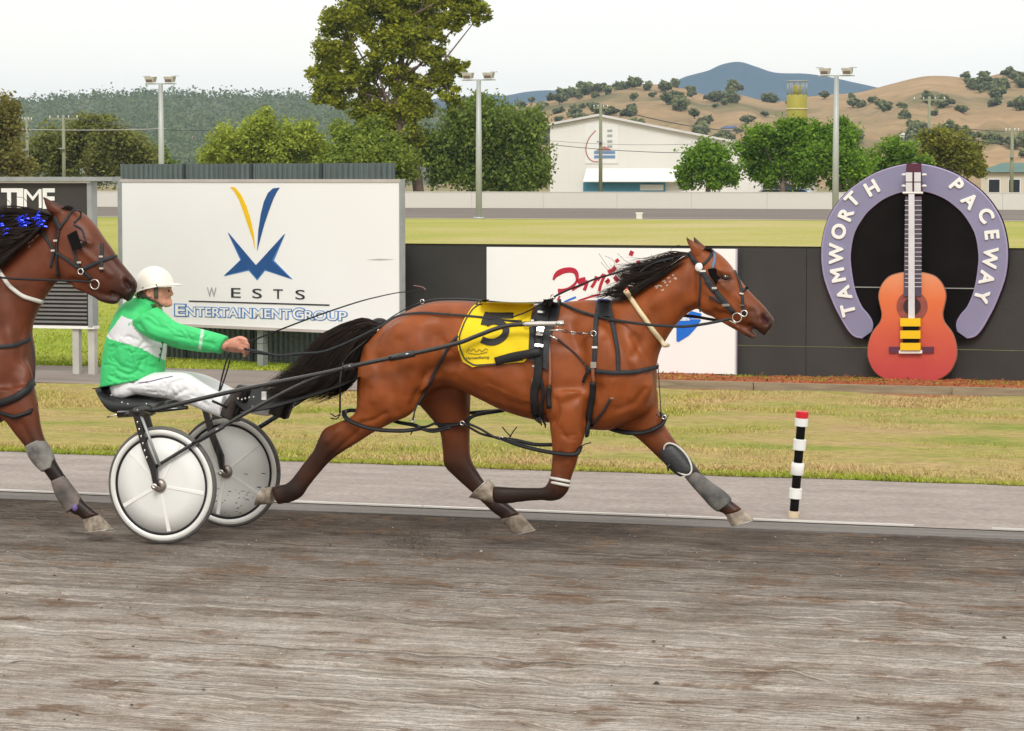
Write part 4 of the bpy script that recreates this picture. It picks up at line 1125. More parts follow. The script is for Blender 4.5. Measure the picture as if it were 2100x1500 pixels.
hobble([(893,868),(910,872),(950,868),(975,852),(1033,842)], [(1033,842),(975,846),(930,852),(905,858),(893,868)], YH+.13, .085, .016)
hobble([(1030,900),(1065,913),(1107,924),(1150,931),(1181,931),(1190,918)], [(1190,918),(1180,912),(1150,912),(1100,912),(1060,904),(1030,900)], YH-.16, .075, .0165)
hobble([(1240,874),(1260,882),(1290,888),(1325,886),(1355,872),(1364,856)], [(1364,856),(1350,848),(1331,838),(1300,852),(1263,866),(1240,874)], YH+.11, .085, .017)
cs = [((858,880),(890,881),(924,874),(955,869)), ((862,880),(888,886),(924,878)), ((950,869),(975,884),(993,892),(1030,900)), ((960,869),(985,880),(1012,896),(1030,902)), ((812,866),(840,872),(870,876),(893,868))]
for a, y in zip(cs, (YH-.12, YH-.16, YH-.15, YH-.17, YH-.02)):
    MB().tube(cr([at(p[0], p[1], y) for p in a], 5), .0075, 8, flat=.7).ob('link_strap', black_leather, hob, True)
for p, y in (((847,862), YH-.17), ((948,868), YH-.15), ((1028,900), YH-.17), ((700,848), YH-.17), ((1362,856), YH+.05)):
    ringobj('ring', hob, at(p[0], p[1], y), .012)
for a, y in ((((697,850),(688,855),(677,848)), YH-.18), (((697,852),(690,860),(678,858)), YH-.18), (((1045,898),(1052,886),(1060,876)), YH-.18), (((1048,896),(1038,886),(1030,876)), YH-.18), (((1190,917),(1200,911),(1212,908)), YH-.2), (((846,884),(842,892)), YH-.2), (((1358,852),(1352,856),(1346,850)), YH-.02)):
    MB().tube(T3(a, [y]*len(a)), .004, 6).ob('strap_end', black_leather, hob, True)

# ---- bridle, neck collar, leg boots
br1 = root('bridle', (at(1480, 600, YH)[0], YH, at(1480, 690, YH)[2]), 'grey webbing bridle with a white disc and bit rings on the reddish bay horse', 'bridle')
B1 = lambda nm, pts, w, off=.006, m=grey_web, th=.004: strapobj(nm, br1, skin1, pts, w, off, YH-.09, m, th, 4)
B1('crown_strap', [(1414,520),(1424,535),(1436,548)], 11)
B1('cheek_strap', [(1440,556),(1450,572),(1461,590),(1474,607),(1490,624),(1504,641)], 11)
B1('cheek_pad', [(1450,574),(1460,588),(1468,598)], 13, .011)
B1('brow_band', [(1441,544),(1452,535),(1459,524),(1461,516)], 6)
B1('brow_band', [(1463,518),(1466,530),(1462,552)], 6, .006, mat('blue_web', (0.10, 0.16, 0.26), 0.6, 0.1, 30))
B1('throat_strap', [(1436,556),(1437,590),(1435,625),(1437,640)], 4)
B1('nose_strap', [(1505,556),(1514,575),(1520,595),(1523,620),(1527,645)], 6)
B1('nose_strap', [(1522,598),(1530,592),(1534,588)], 6)
B1('strap_keeper', [(1456,608),(1466,612),(1478,622)], 5, .012)
cupP = []
for (x0, y0, x1, y1) in [(1452,553,1470,552),(1456,566,1472,562),(1464,576,1474,570),(1468,584,1476,580)]:
    cupP.append([skin1.hit(x0, y0, .010, YH-.1)[0], skin1.hit((x0+x1)/2, (y0+y1)/2, .026, YH-.1)[0], skin1.hit(x1, y1, .036, YH-.1)[0]])
b = MB(); Gc = np.array(cupP); b.grid(Gc); b.grid(Gc[:, ::-1]+np.array([0, -.003, 0])); b.ob('blinker_cup', dark_black, br1, True)
dp, dn = skin1.hit(1436, 549, .014, YH-.09)
dn = dn/np.linalg.norm(dn)
MB().lathe([(0, .001), (0, .026), (.006, .024), (.008, .001)], dp, dn, (1, 0, .2), 22, False).ob('rosette', white_paint, br1, True)
for (px, py, w, h) in [(1443,557,13,4),(1466,591,10,4),(1489,625,15,5),(1523,624,10,3),(1519,604,8,3)]: buckle(br1, skin1, px, py, w, h)
ringobj('bit_ring', br1, skin1.hit(1513, 649, .022, YH-.08)[0], .027, .0038)
ringobj('bit_ring', br1, skin1.hit(1527, 642, .020, YH-.08)[0], .018, .0045)
MB().tube([skin1.hit(1498, 655, .018, YH-.08)[0], skin1.hit(1512, 660, .020, YH-.08)[0]], .006, 6).ob('rein_clip', steel, br1, True)

cm = mat('cream_sheepskin', (0.70, 0.58, 0.36), 0.85, 0.08, 30, bump=0.3, bscale=120)
P, Nn = skin1.line([(1284,598),(1310,635),(1340,678),(1362,708)], .012, YH-.14)
nc = MB().tube(P, .0165, 10, flat=.8).ob('neck_collar', cm, None, True)
tag(nc, 'cream padded neck strap across the throat of the reddish bay horse', 'neck strap')
P2 = mir(P)
MB().tube(np.vstack([P[-1:], [P[-1]*.75+P2[-1]*.25+np.array([-.006, 0, -.008])], [P[-1]*.5+P2[-1]*.5+np.array([-.012, 0, -.010])]]), .011, 8).ob('front_loop', cm, nc, True)
MB().tube(np.vstack([P[:1], [(P[0]+P2[0])/2+np.array([-.03, 0, .02])], P2[:1]]), .009, 8).ob('top_loop', mat('red_trim', (0.55, 0.05, 0.06), 0.6, 0.1, 20), nc, True)

def boot(name, keys, Y0, m, label, cat='leg boot', k=5):
    lo = loft(keys, Y0, k, 20, 2.3)
    o = mk(name, lo[0], lo[1], m)
    return tag(o, label, cat)
boot_m = mat('black_neoprene', (0.028, 0.029, 0.030), 0.5, 0.25, 14, bump=0.15, bscale=60)
dusty_m = mat('dusty_neoprene', (0.05, 0.05, 0.05), 0.75, 0.3, 14, c2=(0.17, 0.16, 0.145), bump=0.2, bscale=40)
white_trim = mat('white_trim', (0.62, 0.60, 0.55), 0.7, 0.1, 20)
kb = boot('knee_boot', [(1386,909,1348,926,.12,.054,0),(1397,920,1354,938,.12,.058,0),(1412,938,1368,956,.12,.058,0),(1426,956,1386,972,.12,.054,0),(1430,964,1396,978,.12,.046,0)], YH, boot_m, 'black knee boot with white rim on the reaching foreleg of the reddish bay horse')
a = np.linspace(0, 2*math.pi, 30, endpoint=False)
ctr = np.array([1390, 942.]); e1 = np.array([.62, .78]); e2 = np.array([.78, -.62])
Pp = [at(*(ctr+e1*math.cos(t)*39+e2*math.sin(t)*19), YH+.12-.040-.020*(1-abs(math.sin(t)))) for t in a]
MB().loop(np.array(Pp), .0055, 6).ob('rim_piping', white_trim, kb, True)
MB().tube(T3([(1374,952),(1369,958),(1371,966)], [YH+.06]*3), .006, 6).ob('strap_end', boot_m, kb, True)
sb = boot('shin_boot', [(1432,966,1404,978,.12,.040,0),(1454,986,1422,1000,.12,.042,0),(1480,1004,1440,1020,.12,.044,0),(1498,1020,1458,1040,.12,.046,0),(1499,1030,1472,1050,.12,.042,0)], YH, dusty_m, 'dusty black shin boot on the reaching foreleg of the reddish bay horse')
bb = root('knee_band', at(1148, 990, YH-.155), 'white cord band tied around the folded knee of the reddish bay horse', 'band')
for dy in (0, 9):
    a = np.linspace(0, 2*math.pi, 24, endpoint=False)
    MB().loop(np.array([at(1148+20*math.cos(t), 984+dy+4*math.cos(t), YH-.155-.052*math.sin(t)) for t in a]), .009, 8).ob('cord', white_trim, bb, True)
kb2 = boot('knee_boot', [(88,899,54,916,-.12,.054,0),(99,915,60,936,-.12,.058,0),(110,938,74,955,-.12,.058,0),(114,956,88,968,-.12,.050,0)], YH2, mat('grey_worn_boot', (0.07, 0.07, 0.065), 0.7, 0.3, 10, c2=(0.30, 0.28, 0.25), bump=0.2, bscale=40), 'worn grey knee boot on the foreleg of the dark bay horse')
sb2 = boot('shin_boot', [(132,976,106,988,-.12,.042,0),(147,996,114,1014,-.12,.044,0),(162,1016,128,1036,-.12,.046,0),(170,1032,138,1052,-.12,.046,0)], YH2, mat('grey_brown_boot', (0.06, 0.052, 0.05), 0.7, 0.3, 10, c2=(0.20, 0.16, 0.14), bump=0.2, bscale=40), 'grey shin boot with purple fetlock patch on the dark bay horse')
pm = mat('purple_patch', (0.16, 0.10, 0.30), 0.8, 0.3, 20)
MB().sphere(at(156, 1040, YH2-.135), (.026, .036, .030)).ob('fetlock_patch', pm, sb2, True)
for p in ((124,1008),(131,1026)):
    MB().sphere(at(p[0]-4, p[1], YH2-.13), (.010, .014, .024)).ob('strap_tab', pm, sb2, True)

# ---- bridle, collar and straps of the second horse
def S2(nm, par, pts, w, off=.007, m=grey_web, th=.004):
    P, Nn = skin2.line(pts, off, YH2-.1, 4)
    return MB().strap(P, Nn, w/PXM, th).ob(nm, m, par, True)
br2 = root('bridle', (at(165, 520, YH2)[0], YH2, at(165, 620, YH2)[2]), 'black bridle with a square blinker on the dark bay horse', 'bridle')
S2('cheek_strap', br2, [(78,460),(94,488),(111,514)], 7); S2('cheek_strap', br2, [(113,516),(138,532),(162,550),(178,562),(188,572)], 7)
S2('crown_strap', br2, [(112,447),(120,462),(124,472)], 12); S2('throat_strap', br2, [(122,472),(118,500),(118,530),(120,566)], 7)
S2('brow_band', br2, [(124,468),(136,452),(146,436),(156,430)], 6); S2('brow_band', br2, [(156,430),(168,436),(166,446),(152,458)], 4)
S2('nose_band', br2, [(164,554),(186,545),(208,535),(228,529),(241,526)], 8); S2('nose_strap', br2, [(152,462),(168,470),(177,498)], 4)
S2('nose_strap', br2, [(209,500),(209,520),(208,545),(208,556)], 7); S2('cheek_strap', br2, [(150,510),(156,530),(164,552)], 6)
S2('strap_end', br2, [(112,520),(106,534),(104,548)], 6)
Pb = [skin2.hit(x, y, o_, YH2-.12)[0] for x, y, o_ in ((141,484,.02),(160,475,.035),(174,505,.05),(154,514,.03))]
b = MB().add(Pb+[p+np.array([0, -.006, 0]) for p in Pb], [(0,1,2,3),(7,6,5,4),(0,4,5,1),(1,5,6,2),(2,6,7,3),(3,7,4,0)]); b.ob('blinker', dark_black, br2)
for (px, py) in ((118,494),(111,514),(164,538),(208,527),(209,551)):
    P, n_ = skin2.hit(px, py, .014, YH2-.1)
    MB().box((-.014, -.004, -.006), (.014, .0, .006), lambda v: P+np.array(v)).ob('buckle', steel, br2)
ringobj('bit_ring', br2, skin2.hit(197, 581, .024, YH2-.08)[0], .030, .0045)
ringobj('bit_ring', br2, skin2.hit(168, 556, .020, YH2-.08)[0], .018, .0045)
P, Nn = skin2.line([(-30,520),(0,556),(18,584),(48,608),(84,618)], .012, YH2-.14)
tag(MB().tube(P, .0135, 10).ob('neck_collar', white_trim, None, True), 'white tubular neck strap across the throat of the dark bay horse', 'neck strap')
h2h = root('chest_harness', (at(30, 760, YH2)[0], YH2, at(30, 850, YH2)[2]), 'dark breast strap and hobble loop on the chest of the dark bay horse', 'harness')
S2('breast_strap', h2h, [(-60,716),(0,712),(32,708),(60,696)], 8, .012)
S2('hobble_strap', h2h, [(-40,838),(0,828),(32,817),(56,800),(66,785)], 16, .014, black_leather, .008)
MB().loop(np.array([at(x, y, yy) for x, y, yy in [(-6,845,YH2-.18),(30,856,YH2-.215),(60,846,YH2-.18),(74,830,YH2-.10),(64,822,YH2-.0),(30,826,YH2-.0),(0,835,YH2-.06)]]), .014, 8).ob('hobble_loop', black_leather, h2h, True)
MB().tube(cr(T3([(60,684),(64,700),(70,750),(68,800),(70,830)], [YH2-.05]*5), 5), .005, 6).ob('hobble_hanger', grey_web, h2h, True)
rP = cr(T3([(-60,560),(15,571),(101,575),(160,577),(190,579)], [YH2-.20, YH2-.17, YH2-.13, YH2-.11, YH2-.10]), 5)
tag(MB().tube(rP, .0075, 6, flat=.5).ob('reins', black_leather, None, True), 'dark rein running to the bit of the dark bay horse', 'reins')

# freeze brands: white hair grown in the coat
for sk, par, lst in ((skin1, horse1, [[(1342,589),(1352,586)],[(1352,586),(1358,588)],[(1358,578),(1364,576)],[(1368,572),(1374,569)],[(1378,564),(1382,566)],[(1382,572),(1386,570)],[(1372,580),(1376,577)],[(1366,588),(1369,584)],[(1356,597),(1362,594)],[(1345,592),(1349,590)],[(1384,574),(1388,571)],[(1362,581),(1366,579)]]),
                     (skin2, horse2, [[(56,500),(62,497)],[(64,496),(70,491)],[(72,488),(80,482)],[(58,508),(62,504)]])):
    fm = MATS.get('white_hair') or mat('white_hair', (0.45, 0.33, 0.27), 0.7, 0.2, 40)
    for pl in lst:
        P, Nn = sk.line(pl, .001, YH-.1, 2.0)
        MB().strap(P, Nn, .010, .0012).ob('freeze_mark', fm, par, True)

# ---- reins of the leading horse (held by the driver) and overcheck
rn = root('driving_reins', at(640, 725, YH-.1), 'long dark driving reins from the driver to the bit of the reddish bay horse', 'reins')
P = T3([(500,716),(535,722),(570,729),(618,725),(660,722),(700,708),(735,692),(765,677)], [YH-.12,YH-.14,YH-.17,YH-.2,YH-.22,YH-.24,YH-.26,YH-.27])
Q, _ = skin1.line([(781,669),(805,657),(833,649),(865,645),(893,646),(930,649),(964,652),(1000,656),(1036,662),(1070,664),(1090,664)], .02, YH-.28, 12)
MB().tube(cr(np.vstack([P, Q[::3]]), 4), .0078, 6, flat=.45).ob('near_rein', grey_web, rn, True)
Q, _ = skin1.line([(1148,626),(1159,629),(1190,642),(1221,652),(1250,658),(1279,662)], .018, YH-.25, 12)
P = T3([(1310,664),(1350,668),(1390,670),(1416,669),(1450,664),(1480,658),(1498,654)], [YH-.20,YH-.17,YH-.15,YH-.14,YH-.13,YH-.115,YH-.11])
MB().tube(cr(np.vstack([Q[::3], P]), 4), .0095, 6, flat=.45).ob('near_rein', grey_web, rn, True)
MB().tube(cr(T3([(1395,648),(1420,649),(1450,654),(1475,658)], [YH+.09]*4), 4), .010, 6, flat=.45).ob('far_rein', black_leather, rn, True)
P = T3([(505,722),(560,728),(640,726),(700,716),(760,690)], [YH+.05]*5)
MB().tube(cr(P, 5), .006, 6, flat=.45).ob('far_rein', black_leather, rn, True)
MB().tube(cr(T3([(470,722),(462,748),(455,775),(449,803)], [YH-.16,YH-.17,YH-.18,YH-.19]), 5), .0055, 6).ob('rein_end', black_leather, rn, True)
MB().tube(cr(T3([(474,723),(470,745),(461,775),(452,801)], [YH-.15,YH-.16,YH-.17,YH-.185]), 5), .0050, 6).ob('rein_end', black_leather, rn, True)
oc = root('overcheck_rein', at(1270, 560, YH), 'thin overcheck rein rising along the mane to the poll of the reddish bay horse', 'rein')
MB().tube(cr(T3([(1136,609),(1165,595),(1193,584),(1222,572),(1261,561),(1300,548),(1336,538),(1375,530),(1412,521)], [YH-.06]*9), 4), .0065, 6).ob('cord', black_leather, oc, True)
MB().tube(cr(T3([(1050,651),(1080,640),(1110,624),(1134,612)], [YH-.24,YH-.2,YH-.12,YH-.07]), 5), .005, 6).ob('cord', black_leather, oc, True)
MB().tube(cr(T3([(1310,563),(1325,548),(1350,537),(1380,530)], [YH-.07]*4), 4), .005, 6).ob('cord', grey_web, oc, True)
wh = root('driving_whip', at(509, 703, YH-.08), 'long thin dark whip held forward over the tail by the driver', 'whip')
wp = cr(T3([(486,710),(509,702),(560,682),(650,648),(730,621),(780,608),(821,600),(862,597),(873,595)], [YH-.09]*9), 5)
MB().tube(wp, np.linspace(.007, .0022, len(wp)), 6).ob('stock', black_leather, wh, True)
MB().tube(cr(T3([(873,595),(866,589),(848,586)], [YH-.09]*3), 4), .0028, 6).ob('lash', mat('red_lash', (0.28, 0.13, 0.13), 0.6, 0.1, 20), wh, True)

# ================================================================== DRIVER
YD = YH
skin_m = mat('skin', (0.60, 0.27, 0.19), 0.5, 0.12, 18, bump=0.08, bscale=90)
jacket_m = mat('racing_silks', (0.1, 0.5, 0.2), 0.5, 0.04, 10, attr='col', bump=0.10, bscale=45, spec=0.25)
trouser_m = mat('white_trousers', (0.74, 0.74, 0.76), 0.7, 0.03, 6, bump=0.12, bscale=30)
boot_lm = mat('brown_boot', (0.035, 0.027, 0.024), 0.4, 0.3, 12)
helmet_m = mat('cream_helmet', (0.77, 0.74, 0.66), 0.28, 0.02, 4, coat=0.5)
drv = root('person', at(290, 820, YD), 'driver in green and white jacket, white trousers and cream helmet leaning back on the sulky', 'person')
# skin: one continuous body under the clothes
body = []
HEADP = [(338,556,296,556,0,.040,0),(346,570,284,572,0,.068,0),(350,584,280,590,0,.076,0),(350,594,283,602,0,.076,0),(348,602,287,608,0,.073,0),(349,612,294,614,0,.067,0),(352,620,305,622,0,.055,0),(348,628,318,629,0,.038,0)]
body.append(loft(HEADP, YD, 5, 18, 2.1))
body.append(loft([(349,590,340,596,0,.014,0),(354,598,342,602,0,.017,0),(356,604,342,606,0,.018,0),(351,608,342,609,0,.012,0)], YD, 4, 10, 2.0))   # nose
body.append(loft([(350,620,335,622,0,.030,0),(354,624,338,628,0,.026,0),(349,629,340,631,0,.020,0)], YD, 4, 10, 2.0))                        # chin
body.append(loft([(338,610,292,600,0,.060,0),(332,628,286,618,0,.058,0),(322,648,270,640,0,.062,0)], YD, 4, 14, 2.1))
body.append(loft([(318,640,262,632,0,.12,0),(318,680,248,680,0,.15,0),(316,740,232,740,0,.14,0),(310,790,236,795,0,.14,0)], YD, 4, 16, 2.3))
NARM = [(312,646,290,664,-.16,.045,0),(352,672,335,694,-.20,.042,0),(410,688,402,708,-.18,.038,0),(450,698,446,716,-.13,.030,0),(470,700,464,720,-.11,.026,0)]
FARM = [(322,650,305,668,.16,.045,0),(370,682,356,706,.18,.042,0),(420,698,414,716,.10,.036,0),(452,702,448,718,.03,.030,0),(470,704,466,720,-.01,.026,0)]
body.append(loft(NARM, YD, 4, 12, 2.0)); body.append(loft(FARM, YD, 4, 12, 2.0))
NLEG = [(300,785,270,806,-.09,.06,0),(345,780,330,808,-.12,.055,0),(385,785,372,815,-.13,.048,0),(425,808,415,832,-.14,.042,0),(458,828,450,848,-.15,.036,0),(468,834,460,854,-.15,.034,0)]
FLEG = [(325,775,305,800,.09,.06,0),(380,772,370,796,.13,.055,0),(432,785,422,810,.15,.046,0),(490,815,482,834,.16,.038,0),(560,838,554,852,.17,.032,0)]
body.append(loft(NLEG, YD, 4, 12, 2.0)); body.append(loft(FLEG, YD, 4, 12, 2.0))
def hand(px, py, Y, s):
    """closed hand: palm seen from the back, four fingers curled round the reins, thumb from the side of the palm"""
    o = []
    o.append(loft([(px-22, py-8, px-22, py+9, 0, .026, 0), (px-8, py-13, px-10, py+11, 0, .030, 0), (px+6, py-14, px+2, py+12, 0, .030, 0), (px+13, py-9, px+9, py+10, 0, .022, 0)], Y, 4, 12, 2.2))
    ks = [(px+10, py-11), (px+13, py-4), (px+13, py+3), (px+10, py+9)]
    ln = [15, 16.5, 15, 12]
    for i, (kx, ky) in enumerate(ks):
        yy = Y - .020 + .003*i
        P = [at(kx-8, ky, yy+.004), at(kx, ky, yy-.004), at(kx+ln[i]*.55, ky+4, yy), at(kx+ln[i]*.62, ky+9, yy+.020*1), at(kx+ln[i]*.15, ky+10, yy+.034)]
        o.append(ctube(cr(P, 4), np.interp(np.linspace(0, 1, 17), [0, .5, 1], [.0105, .0098, .0080])))
    P = [at(px-8, py-8, Y-.012), at(px+4, py-13, Y+.010), at(px+14, py-12, Y+.018), at(px+21, py-7, Y+.014)]
    o.append(ctube(cr(P, 4), np.linspace(.013, .0085, 13)))
    return o
body += hand(486, 706, YD-.10, 1)
body += hand(486, 712, YD+.01, 1)
for sg in (-1, 1):                                         # ears
    c = at(305, 601, YD+sg*.076)
    body.append(ball(c, (.022, .012, .034)))
W, F, Nn, T = fuse(body, .0058, 3)
W = sculpt(W, Nn, [([(338,597),(346,596)], 3.5, -.008), ([(340,590),(350,590)], 3, .004), ([(343,613),(352,614)], 2.6, -.014), ([(338,606),(334,618)], 4, -.005), ([(328,604),(336,604)], 5, .004), ([(306,598),(306,604)], 2.6, -.008),
                    ([(324,616),(340,628)], 4, .003)], YD+.02)
mk('body', W, F, skin_m, drv)
skd = Skin(W, F)
for (p, r_) in (((346,597), .0085),):
    c, _ = skd.hit(p[0], p[1], -.003, YD-.06)
    MB().sphere(c, r_, 10, 7).ob('eye', eye_m, drv, True)
# jacket
TOR = [(332,772,214,794,0,.190,1),(331,745,216,755,0,.188,1),(333,715,222,712,0,.192,1),(331,690,231,682,0,.197,1),(328,665,241,656,0,.200,1),(325,646,252,634,0,.190,1),(322,632,264,619,0,.150,1),(322,626,278,610,0,.095,1)]
NSL = [(322,630,268,664,-.15,.075,0),(338,642,298,690,-.175,.070,0),(364,662,332,704,-.195,.064,0),(414,675,402,717,-.180,.057,0),(448,684,436,723,-.145,.052,0),(467,690,452,727,-.115,.050,0)]
FSL = [(326,634,280,668,.15,.072,0),(345,656,318,696,.175,.068,0),(376,680,352,712,.185,.062,0),(418,696,408,722,.10,.054,0),(446,702,438,724,.03,.050,0)]
jk = [loft(TOR, YD, 5, 24, 2.5), loft(NSL, YD, 5, 16, 2.1), loft(FSL, YD, 5, 16, 2.1), loft([(324,632,282,612,0,.085,0),(332,624,300,606,0,.072,0)], YD, 4, 16, 2.0)]
W, F, Nn, T = fuse(jk, .0058, 4)
rc = np.random.default_rng(9); cre = []
for _ in range(34):                                       # creases along the sleeve
    s_ = rc.uniform(0, 1); c0 = np.array([318, 655])*(1-s_)+np.array([448, 706])*s_+rc.normal(0, 9, 2); a_ = R(rc.choice([20, 30, 62, -35])+rc.normal(0, 12)); l_ = rc.uniform(7, 20)
    v_ = np.array([math.cos(a_), math.sin(a_)])*l_
    cre.append(([tuple(c0-v_/2), tuple(c0+rc.normal(0, 1.5, 2)), tuple(c0+v_/2)], rc.uniform(1.6, 2.8), rc.choice([-1, -1, .7])*rc.uniform(.002, .0045)))
for _ in range(44):                                       # bunching at the waist and pulls across the back
    c0 = np.array([rc.uniform(224, 325), rc.uniform(690, 790)]); a_ = R(rc.normal(14, 26)); l_ = rc.uniform(8, 26); v_ = np.array([math.cos(a_), math.sin(a_)])*l_
    cre.append(([tuple(c0-v_/2), tuple(c0+rc.normal(0, 2.5, 2)), tuple(c0+v_/2)], rc.uniform(1.7, 3.2), rc.choice([-1, -1, .8])*rc.uniform(.0025, .006)))
W = sculpt(W, Nn, cre, YD+.05)
W = sculpt(W, Nn, [([(300,655),(318,668),(345,675)], 5, -.010), ([(285,665),(300,690),(330,702),(360,710)], 5, -.012), ([(350,664),(375,668)], 3.5, -.008), ([(330,650),(345,660)], 4, .006), ([(290,640),(312,650),(325,662)], 4, -.007), ([(315,640),(300,652)], 4, .006),
    ([(360,690),(410,700),(440,706)], 3.5, -.006), ([(380,675),(420,685)], 5, .004), ([(240,760),(262,770),(280,762),(292,740)], 4, -.010), ([(275,720),(280,750),(300,765)], 5, .008), ([(228,772),(250,782),(270,778)], 4, -.009), ([(300,735),(305,750),(322,755)], 3.5, -.009), ([(310,730),(316,742),(328,746)], 3, .007),
    ([(240,700),(252,740)], 8, .006), ([(262,690),(300,705)], 4, -.006), ([(300,698),(280,718)], 4, -.007), ([(290,700),(310,712)], 4, .005), ([(232,735),(248,752),(270,758)], 4, -.007), ([(225,780),(245,789)], 3, .006), ([(385,684),(395,705)], 3, -.005), ([(372,672),(380,690)], 3, .004), ([(425,690),(432,712)], 3, -.003)], YD+.05)
Q = proj(W)
band = in_poly(Q, [(249,648),(282,661),(345,690),(345,742),(320,732),(290,715),(224,695),(218,690)])
white = (band & (T > .5)).astype(float)
cuff = ((np.abs(seg_dist(Q, [(416,672),(409,722)])) < 3) & (T < .5) & (W[:, 1] < YD+.0)).astype(float)*.6
white = np.maximum(white, cuff)[:, None]
col = np.array([0.060, 0.580, 0.185])*(1-white)+np.array([0.74, 0.74, 0.76])*white
mk('jacket', W, F, jacket_m, drv, attr={'col': col})
skj = Skin(W, F)
for pl in ([(334,702),(331,720),(326,742)],):
    P, Nn2 = skj.line(pl, .002, YD-.1, 4)
    MB().strap(P, Nn2, .012, .003).ob('zip_placket', mat('green_trim', (0.05, 0.32, 0.12), 0.6, 0.1, 20), drv, True)
for p in ((333,702),(329,716),(327,728)):
    P, n_ = skj.hit(p[0], p[1], .004, YD-.1)
    MB().sphere(P, .006, 8, 6).ob('button', black_leather, drv, True)
# trousers and boots
tr = [loft([(326,768,232,792,0,.165,0),(322,788,240,812,0,.170,0),(312,800,258,818,0,.15,0)], YD, 4, 18, 2.4),
      loft([(318,764,254,806,-.085,.098,0),(350,763,326,815,-.12,.088,0),(384,766,364,822,-.13,.074,0),(414,784,396,834,-.135,.064,0),(442,800,430,848,-.145,.056,0),(461,810,456,858,-.15,.050,0)], YD, 5, 16, 2.1),
      loft([(335,758,300,800,.09,.095,0),(385,762,372,806,.13,.085,0),(428,772,414,812,.15,.070,0),(486,802,474,836,.16,.056,0),(530,826,522,850,.165,.048,0),(558,838,553,854,.17,.042,0)], YD, 5, 16, 2.1)]
W, F, Nn, T = fuse(tr, .0060, 4)
cre = []
for _ in range(40):
    s_ = rc.uniform(0, 1); c0 = np.array([270, 795])*(1-s_)+np.array([455, 835])*s_+rc.normal(0, 8, 2)*np.array([1, 1])+np.array([0, -14*math.sin(math.pi*s_)]); a_ = R(rc.choice([15, 75, 110])+rc.normal(0, 14)); l_ = rc.uniform(7, 20); v_ = np.array([math.cos(a_), math.sin(a_)])*l_
    cre.append(([tuple(c0-v_/2), tuple(c0+rc.normal(0, 2, 2)), tuple(c0+v_/2)], rc.uniform(1.6, 3), rc.choice([-1, -1, .7])*rc.uniform(.002, .0045)))
W = sculpt(W, Nn, cre, YD+.05)
W = sculpt(W, Nn, [([(345,800),(352,785),(372,780)], 4, -.010), ([(360,812),(380,800)], 4, -.009), ([(355,795),(365,812)], 4, .006), ([(400,790),(430,812),(455,826)], 5, .006), ([(395,812),(425,832)], 4, -.007), ([(270,790),(310,785),(350,772)], 3, -.005), ([(420,800),(412,820)], 3, -.005), ([(335,775),(342,790)], 4, .004)], YD+.05)
mk('trousers', W, F, trouser_m, drv)
skt = Skin(W, F)
P, Nn2 = skt.line([(266,784),(285,786),(310,782),(335,776),(355,772)], .001, YD-.15, 4)
MB().strap(P, Nn2, .005, .0015).ob('side_piping', mat('navy_piping', (0.05, 0.05, 0.16), 0.7, 0.1, 20), drv, True)
for yo, pts in ((-.15, [(452,849,482,864),(458,832,488,842),(470,814,498,822),(482,798,505,803),(492,788,503,792)]), (.17, [(553,846,582,858),(560,830,590,838),(572,812,600,820),(586,798,608,804),(596,788,606,792)])):
    lo = loft([(a, b_, c, d, yo, .047, 0) for a, b_, c, d in pts], YD, 5, 16, 2.5)
    bo = mk('boot', lo[0], lo[1], boot_lm, drv)
    so = np.array([at(c+2, d, YD+yo) for a, b_, c, d in pts])
    MB().strap(so, [(1, 0, -.35)]*len(so), .088, .012).ob('sole', black_leather, bo, True)
# helmet: dome cut along a rising rim, peak in front
hb = MB(); c = at(316, 590, YD); V = []; nu, nv = 40, 16
hx, hy, hz = .132, .112, .134
def hrim(th):                                           # how far down the dome reaches, per heading (0 = front)
    f = ((math.cos(th)+1)/2)**.36
    return R(128)*(1-f)+R(82)*f
G = np.zeros((nv+1, nu+1, 3))
for j in range(nv+1):
    for i in range(nu+1):
        th = 2*math.pi*i/nu; ph = hrim(th)*j/nv
        G[j, i] = c+np.array([hx*math.sin(ph)*math.cos(th), hy*math.sin(ph)*math.sin(th), hz*math.cos(ph)])
hb.grid(G[::-1]); hb.grid(c+(G-c)*.93)
n1 = (nv+1)*(nu+1)
for i in range(nu):
    hb.F.append((i, i+1, n1+nv*(nu+1)+i+1, n1+nv*(nu+1)+i))
hm = hb.ob('helmet', helmet_m, drv, True)
pk = []
for u in np.linspace(-1, 1, 13):
    th = u*R(62); rr = hrim(th)-.03
    a = c+np.array([hx*math.sin(rr)*math.cos(th), hy*math.sin(rr)*math.sin(th), hz*math.cos(rr)])*1.0
    d_ = np.array([math.cos(th*.7), math.sin(th*.7)*.6, -.18]); L_ = .058*math.sqrt(max(0, 1-u*u*.9))
    pk.append([a-d_*.01, a+d_*L_*.5+np.array([0, 0, .004]), a+d_*L_])
pk = np.array(pk); b = MB().grid(pk[::-1]+np.array([0, 0, .005])); n0 = b.n; b.grid(pk)
for i in range(12): b.F.append((n0+i*3+2, n0+(i+1)*3+2, (12-i-1)*3+2, (12-i)*3+2))
b.ob('peak', helmet_m, hm, True)
for t in (R(-62), R(-100), R(-132), R(-165)):
    rr = hrim(t)-.10
    MB().sphere(c+np.array([hx*math.sin(rr)*math.cos(t), hy*math.sin(rr)*math.sin(t), hz*math.cos(rr)])*1.005, .0048, 8, 6).ob('vent_stud', mat('brass_stud', (0.20, 0.13, 0.06), 0.4, 0.1, 9, metal=.6) if 'brass_stud' not in MATS else MATS['brass_stud'], hm, True)
olive = mat('olive_lining', (0.085, 0.075, 0.055), 0.8, 0.2, 20)
P, Nn2 = skd.line([(321,586),(320,600),(321,612)], .006, YD-.08, 3)
